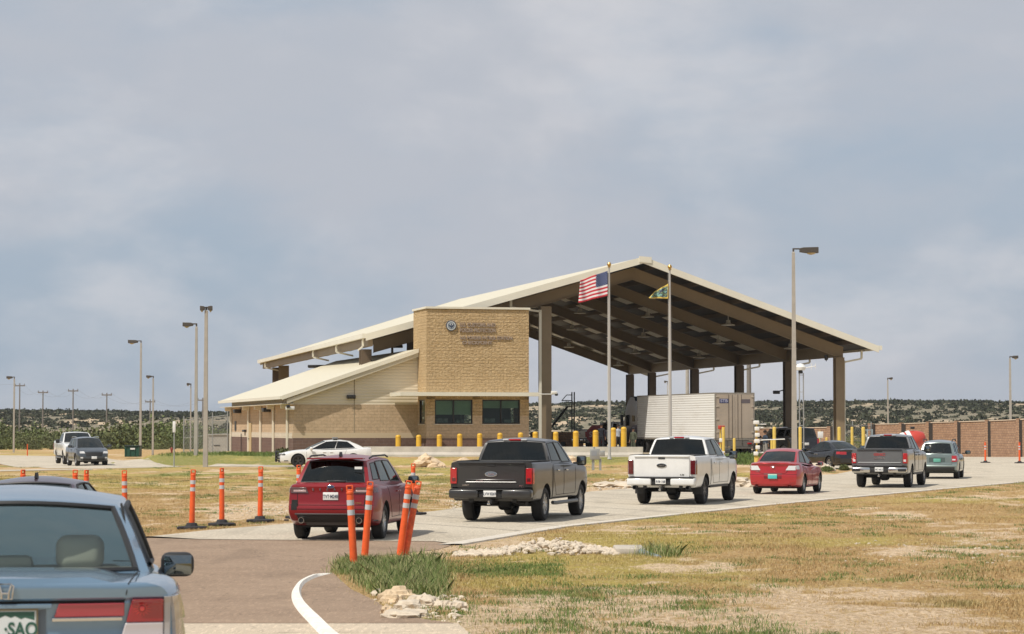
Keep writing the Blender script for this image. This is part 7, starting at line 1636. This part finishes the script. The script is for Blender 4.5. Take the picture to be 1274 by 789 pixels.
# chain link fence: two runs
def chain_fence(label, pts_, h, step):
    b0 = Vector(pts_[0]); t_ = thing('chain_link_fence', label, 'fence', tuple(b0))
    for i in range(len(pts_) - 1):
        a, b_ = Vector(pts_[i]) - b0, Vector(pts_[i + 1]) - b0; L_ = (b_ - a).length; n_ = max(1, int(L_ / step))
        mb = MB(); mb.tube([a + Vector((0, 0, h)), b_ + Vector((0, 0, h))], .03, 6); mb.tube([a + Vector((0, 0, h * .5)), b_ + Vector((0, 0, h * .5))], .02, 6); mb.build('rail', M_GAL, t_)
        mesh = MB(); w_ = .30; n2 = int(L_ / w_)
        for k in range(-int(h / w_), n2):
            for s_ in (0, 1):
                u0, u1 = k * w_ / L_, (k * w_ + h) / L_; z0, z1 = (0, h) if s_ == 0 else (h, 0)
                if u0 < 0: z0 += (z1 - z0) * (-u0) / (u1 - u0); u0 = 0
                if u1 > 1: z1 = z0 + (z1 - z0) * (1 - u0) / (u1 - u0); u1 = 1
                if u1 <= u0: continue
                mesh.tube([a + (b_ - a) * u0 + Vector((0, 0, z0)), a + (b_ - a) * u1 + Vector((0, 0, z1))], .010, 3, cap=False)
        mesh.build('chain_mesh', mat('wire_grey', (.16, .165, .16), .6), t_, angle=0, fixn=False)
        for k in range(n_ + 1): c_ = a + (b_ - a) * (k / n_); mb = MB(); mb.tube([c_ - Vector((0, 0, .3)), c_ + Vector((0, 0, h + .35))], .045, 8); mb.build('post', M_GAL, t_)
def gp(px, Y_): v_ = P(px, 560, Y_); return (v_.x, v_.y, g(v_.x, v_.y))
chain_fence('tall chain link fence left of the station wing', [gp(228.5, 200), gp(283, 192)], 2.9, 2.4)
chain_fence('chain link fence by the right canopy column', [gp(1037, 200), gp(1084, 205)], 2.6, 3.0)
t_ = thing('gate_frame', 'pale blue gate frame at the left end of the brick screen wall', 'gate', gp(1078.5, 200)); mb = MB(); [mb.b2((x_, -.05, -.2), (x_ + .09, .05, 2.3)) for x_ in (-.4, .0, .4)]; [mb.b2((-.4, -.04, z), (.45, .04, z + .06)) for z in (.1, 1.1, 2.2)]; mb.build('frame', mat('gate_blue', (.30, .37, .40), .5), t_, angle=0)
# pale block shed behind the left fence
p = P(263, 560, 215); t_ = thing('storage_shed', 'pale flat shed behind the left chain link fence', 'shed', (p.x, p.y, -.2)); k = 215 / FP
mb = MB(); mb.b2((-4 * k, 0, 0), (20 * k, 3, 24 * k)); mb.build('wall', mat('shed_pale', (.42, .40, .36), .8, noise=.1, nscale=1), t_, angle=0); mb = MB(); mb.b2((-4.2 * k, -.1, 24.05 * k), (20.2 * k, 3.1, 25 * k)); mb.build('roof', mat('shed_roof', (.50, .48, .43), .7), t_, angle=0)
mb = MB(); mb.b2((3 * k, -.04, 10.4 * k), (11 * k, -.003, 11.4 * k)); mb.build('vent', M_FRAME, t_, angle=0)
# orange and white tow-behind machine behind the grey pickup
p = P(1133, 560, 120); t_ = thing('concrete_mixer', 'round red orange and white mixer drum behind the steel grey pickup', 'mixer', (p.x, p.y, 0)); k = 120 / FP; zc = P(1133, 549, 120).z
MT = Matrix.Translation((0, 0, zc)) @ Matrix.Rotation(R(70), 4, 'Y')
mb = MB(); mb.lathe([(0, -.75), (.28, -.72), (.5, -.4), (.54, .0), (.42, .42), (.24, .72), (.2, .74)], 24, [0] * 0 or 0, MT); mb.build('drum', mat('mixer_red', (.50, .05, .03), .45, coat=.4), t_)
mb = MB(); [mb.lathe([(.51, -.42 + s_ * .28), (.55, -.36 + s_ * .28), (.555, -.26 + s_ * .28), (.54, -.2 + s_ * .28)], 24, 0, MT) for s_ in (0, 1)]; mb.build('drum_stripe', M_WHITE, t_)
mb = MB(); mb.tube([(-.5, -.3, .1), (0, -.2, zc), (.5, -.3, .1)], .04, 8); mb.tube([(-.5, .3, .1), (0, .2, zc), (.5, .3, .1)], .04, 8); [mb.lathe([(0, -.08), (.28, -.08), (.3, 0), (.28, .08), (0, .08)], 18, 0, Matrix.Translation((s_ * .6, 0, .3)), 'x') for s_ in (-1, 1)]; mb.rbox((.1, 0, zc + .66), (.2, .2, .12), .03); mb.build('frame', M_BLK, t_)
# white equipment mast on yellow foot by the trailer, and its smaller twin
for px, top, bot_, Y_, lb, n_ in ((941.5, 524, 573, 137, 'white cluster of camera boxes stacked on a yellow foot', 6), (896.5, 530, 571, 138, 'slim white and red reader post beside the trailer', 3)):
    p = P(px, bot_, Y_); gz = g(p.x, p.y); h = P(px, top, Y_).z - gz; t_ = thing('inspection_post', lb, 'equipment post', (p.x, p.y, gz)); mb = MB(); mb.tube([(0, 0, 0), (0, 0, h)], .05, 8); mb.build('post', M_YEL2, t_)
    mb = MB(); mb.lathe([(.16, -.02), (.14, .55), (0, .55)], 14); mb.build('foot', M_YEL2, t_)
    for k in range(n_):
        z = .72 + (h - .8) * k / max(1, n_ - 1); mb = MB(); w_ = random.uniform(.20, .34) * (1 if n_ > 3 else .7); mb.rbox((random.uniform(-.07, .07), -.1, z), (w_, .24, .22), .04); 
        if k % 2 == 0: mb.rbox((.26 * (1 if n_ > 3 else .5), -.05, z + .06), (.24, .12, .08), .03)
        mb.build('camera_box', M_WHITE if not (n_ == 3 and k == 2) else mat('reader_red', (.45, .06, .04), .5), t_)
    if n_ > 3: mb = MB(); mb.tube([(.2, 0, h * .58), (1.6, 0, h * .60)], .035, 6); mb.tube([(.1, 0, h * .93), (.55, 0, h * .93)], .03, 6); mb.build('arm', M_WHITE, t_)
t_ = thing('warning_sign', 'small white square sign on thin yellow post by the short brick wall', 'sign', (P(1020.5, 545, 149.7).x, 149.7, .4)); mb = MB(); mb.rbox((0, -.12, P(1020, 541, 149.7).z - .4), (.34, .02, .40), .01); mb.build('sign_plate', M_PLATE, t_)
mb = MB(); mb.b2((-.03, -.1, 0), (.03, -.04, P(1020, 541, 149.7).z - .4)); mb.build('post', M_GAL, t_, angle=0)
# single red pipe left of the sign
p = G(213.5, 566); o = MB().lathe([(.09, 0), (.09, .4), (.13, .42), (.13, .5), (.10, .52), (.09, .62), (.04, .68), (0, .68)], 12).build('fire_hydrant', mat('hydrant_red', (.25, .04, .03), .5)); o.location = p; tag(o, 'small dark red hydrant left of the narrow white sign', 'hydrant')
# shrubs by the wing and green tufts
for px, py, Y_, r, n_, lb in ((352, 556, 150.5, .75, 0, 'low green shrub at the near corner of the station wing'), (1049, 583, 124, .45, 1, 'round green bush in front of the black sedan'), (1031, 588, 121, .35, 2, 'smaller olive bush left of the round green bush')):
    p = P(px, py, Y_); gz = g(p.x, p.y); its = [(random.gauss(0, r * .35), random.gauss(0, r * .25), random.uniform(0, r * .25), r * random.uniform(.3, .55)) for _ in range(9)]
    o = bush_cloud(its, 'shrub', mat_leaf if False else M_BRUSH, .16, 240, .9); o.location = (p.x, p.y, gz); tag(o, lb, 'shrub')
sp = []
for _ in range(900):
    px = random.choice((random.uniform(905, 940), random.uniform(270, 345), random.uniform(208, 300))); Y_ = random.uniform(139, 147) if px > 900 else random.uniform(146, 152); x = P(px, 560, Y_).x
    for _ in range(3): a, b_ = x + random.gauss(0, .3), Y_ + random.gauss(0, .3); sp.append((a, b_, random.uniform(.12, .35), 2, g(a, b_)))
blades(sp, 'bank_grass', M_GREEN, 6, .12, 'longer green grass on the banks around the station')

# ============================================================ PEOPLE
def person(label, loc, rz, h, top_c, leg_c, skin=(.30, .17, .11), hair=(.02, .015, .012), arms=0, hat=None):
    root = thing('person', label, 'person', loc, rz)
    s = h / 1.8
    J = {'pel': (0, 0, .95), 'bel': (0, -.01, 1.08), 'che': (0, 0, 1.30), 'nk': (0, 0, 1.47), 'nk2': (0, -.01, 1.54), 'hd': (0, -.015, 1.65), 'hd2': (0, -.01, 1.74)}
    E = [('pel', 'bel'), ('bel', 'che'), ('che', 'nk'), ('nk', 'nk2'), ('nk2', 'hd'), ('hd', 'hd2')]
    Rr = {'pel': (.155, .115), 'bel': (.145, .11), 'che': (.17, .115), 'nk': (.075, .07), 'nk2': (.058, .06), 'hd': (.082, .10), 'hd2': (.07, .085)}
    for sg, n_ in ((-1, 'l'), (1, 'r')):
        fwd = .25 if arms and sg > 0 else 0
        J.update({'hp' + n_: (sg * .095, 0, .88), 'kn' + n_: (sg * .11, -.02, .49), 'an' + n_: (sg * .12, .01, .09), 'to' + n_: (sg * .13, -.14, .04), 'sh' + n_: (sg * .19, 0, 1.41), 'el' + n_: (sg * .25, .02 - fwd * .4, 1.13), 'wr' + n_: (sg * (.24 - fwd * .3), -.06 - fwd, .92 + fwd * .8), 'ha' + n_: (sg * (.235 - fwd * .35), -.10 - fwd * 1.2, .84 + fwd)})
        E += [('pel', 'hp' + n_), ('hp' + n_, 'kn' + n_), ('kn' + n_, 'an' + n_), ('an' + n_, 'to' + n_), ('che', 'sh' + n_), ('sh' + n_, 'el' + n_), ('el' + n_, 'wr' + n_), ('wr' + n_, 'ha' + n_)]
        Rr.update({'hp' + n_: (.10, .105), 'kn' + n_: (.068, .07), 'an' + n_: (.05, .055), 'to' + n_: (.045, .035), 'sh' + n_: (.07, .075), 'el' + n_: (.05, .05), 'wr' + n_: (.034, .034), 'ha' + n_: (.04, .025)})
        for fi, (dx, dl) in enumerate(((-.028, .085), (-.010, .095), (.010, .09), (.028, .075))):
            b0 = Vector(J['ha' + n_]); J['f%d%s' % (fi, n_)] = tuple(b0 + Vector((0, dx, -dl * .55))); J['g%d%s' % (fi, n_)] = tuple(b0 + Vector((-sg * .02, dx, -dl))); E += [('ha' + n_, 'f%d%s' % (fi, n_)), ('f%d%s' % (fi, n_), 'g%d%s' % (fi, n_))]; Rr['f%d%s' % (fi, n_)] = (.010, .010); Rr['g%d%s' % (fi, n_)] = (.009, .009)
        b0 = Vector(J['wr' + n_]); J['th' + n_] = tuple(b0 + Vector((-sg * .03, -.05, -.05))); E.append(('wr' + n_, 'th' + n_)); Rr['th' + n_] = (.012, .012)
    ks = list(J); me = bpy.data.meshes.new('person_body'); me.from_pydata([Vector(J[k]) * s for k in ks], [(ks.index(a), ks.index(b_)) for a, b_ in E], [])
    o = bpy.data.objects.new('body', me); col.objects.link(o); m_ = o.modifiers.new('skin', 'SKIN'); m_.use_smooth_shade = True
    for i, k in enumerate(ks): me.skin_vertices[0].data[i].radius = (Rr[k][0] * s, Rr[k][1] * s)
    me.skin_vertices[0].data[0].use_root = True; sb_ = o.modifiers.new('sub', 'SUBSURF'); sb_.levels = 1; sb_.render_levels = 1; apply_mods(o); me = o.data
    def mk(n_, c_): return mat(n_ + '_%d' % (hash(c_) % 9999), c_, .85)
    for m_ in (mk('shirt', top_c), mk('trousers', leg_c), mk('skin', skin), mk('boots', (.02, .018, .016))): me.materials.append(m_)
    for f in me.polygons:
        c = f.center / s; f.material_index = 2 if c.z > 1.50 or (abs(c.x) > .2 and c.z < .95 + (.25 if arms and c.x > 0 else 0)) or (c.y < -.22) else (3 if c.z < .14 else (1 if c.z < 1.0 else 0))
    o.parent = root
    mb = MB(); mb.lathe([(.0, .135), (.06, .125), (.095, .075), (.102, .01), (.095, -.02)], 18, 0, Matrix.Translation((0, .005, 1.665 * s)) @ Matrix.Diagonal((s, 1.15 * s, s, 1))); 
    if hat: mb.rbox((0, -.12 * s, 1.70 * s), (.15, .12, .015), .006); mb.build('cap', mat('cap_dark', hat, .8), root)
    else: mb.build('hair', mat('hair_dark', hair, .9), root)
    mb = MB()
    for sg in (-1, 1): mb.rbox((sg * .032 * s, -.098 * s, 1.662 * s), (.022, .012, .010), .004, 0); 
    mb.build('eyes', mat('eye_dark', (.02, .015, .012), .4), root); mb = MB(); mb.rbox((0, -.112 * s, 1.635 * s), (.022, .03, .04), .008); mb.build('nose', mk('skin', skin), root); mb = MB(); mb.rbox((0, -.10 * s, 1.595 * s), (.05, .012, .01), .004); mb.build('mouth', mat('lips', (.20, .07, .06), .6), root)
    mb = MB(); mb.lathe([(.165 * s, .93 * s), (.165 * s, .98 * s)], 16, 0, Matrix.Diagonal((1, .75, 1, 1))); mb.build('belt', M_BLK, root); return root
def ppos(px, Y_, gz): v_ = P(px, 550, Y_); return (v_.x, v_.y, gz)
person('person in dark navy uniform standing by the rightmost stop sign post', ppos(748.3, 152.4, .62), R(160), 1.86, (.008, .010, .018), (.008, .009, .014), hat=(.01, .01, .015))
person('person in light grey shirt and dark trousers between two yellow bollards', ppos(769, 154, .62), R(200), 1.80, (.40, .43, .48), (.015, .016, .02), arms=1)
person('person in green camouflage tones beside the truck cab', ppos(788, 156, .45), R(-40), 1.78, (.07, .08, .05), (.06, .07, .045), hat=(.05, .055, .035))
person('person in dark blue top and pale trousers leaning toward the black SUV', ppos(952, 143, .3), R(120), 1.75, (.03, .045, .07), (.30, .29, .27), arms=1)
# haze over the whole place
m = bpy.data.materials.new('haze_air'); m.use_nodes = True; t = m.node_tree
for n_ in list(t.nodes): t.nodes.remove(n_)
o_ = t.nodes.new('ShaderNodeOutputMaterial'); pv = t.nodes.new('ShaderNodeVolumePrincipled'); pv.inputs['Color'].default_value = (.86, .90, .96, 1); pv.inputs['Density'].default_value = .00009; pv.inputs['Anisotropy'].default_value = .2
t.links.new(pv.outputs[0], o_.inputs['Volume'])
if HAZE:
    hz = MB().b2((-7500, -500, -3), (7500, 9500, 40)).build('haze', m, angle=0); tag(hz, 'thin pale haze over the far hills', 'haze', kind='stuff')
for ob in list(sc.objects):
    if ob.name.startswith('cutter') or ob.name.startswith('tmp'): bpy.data.objects.remove(ob)
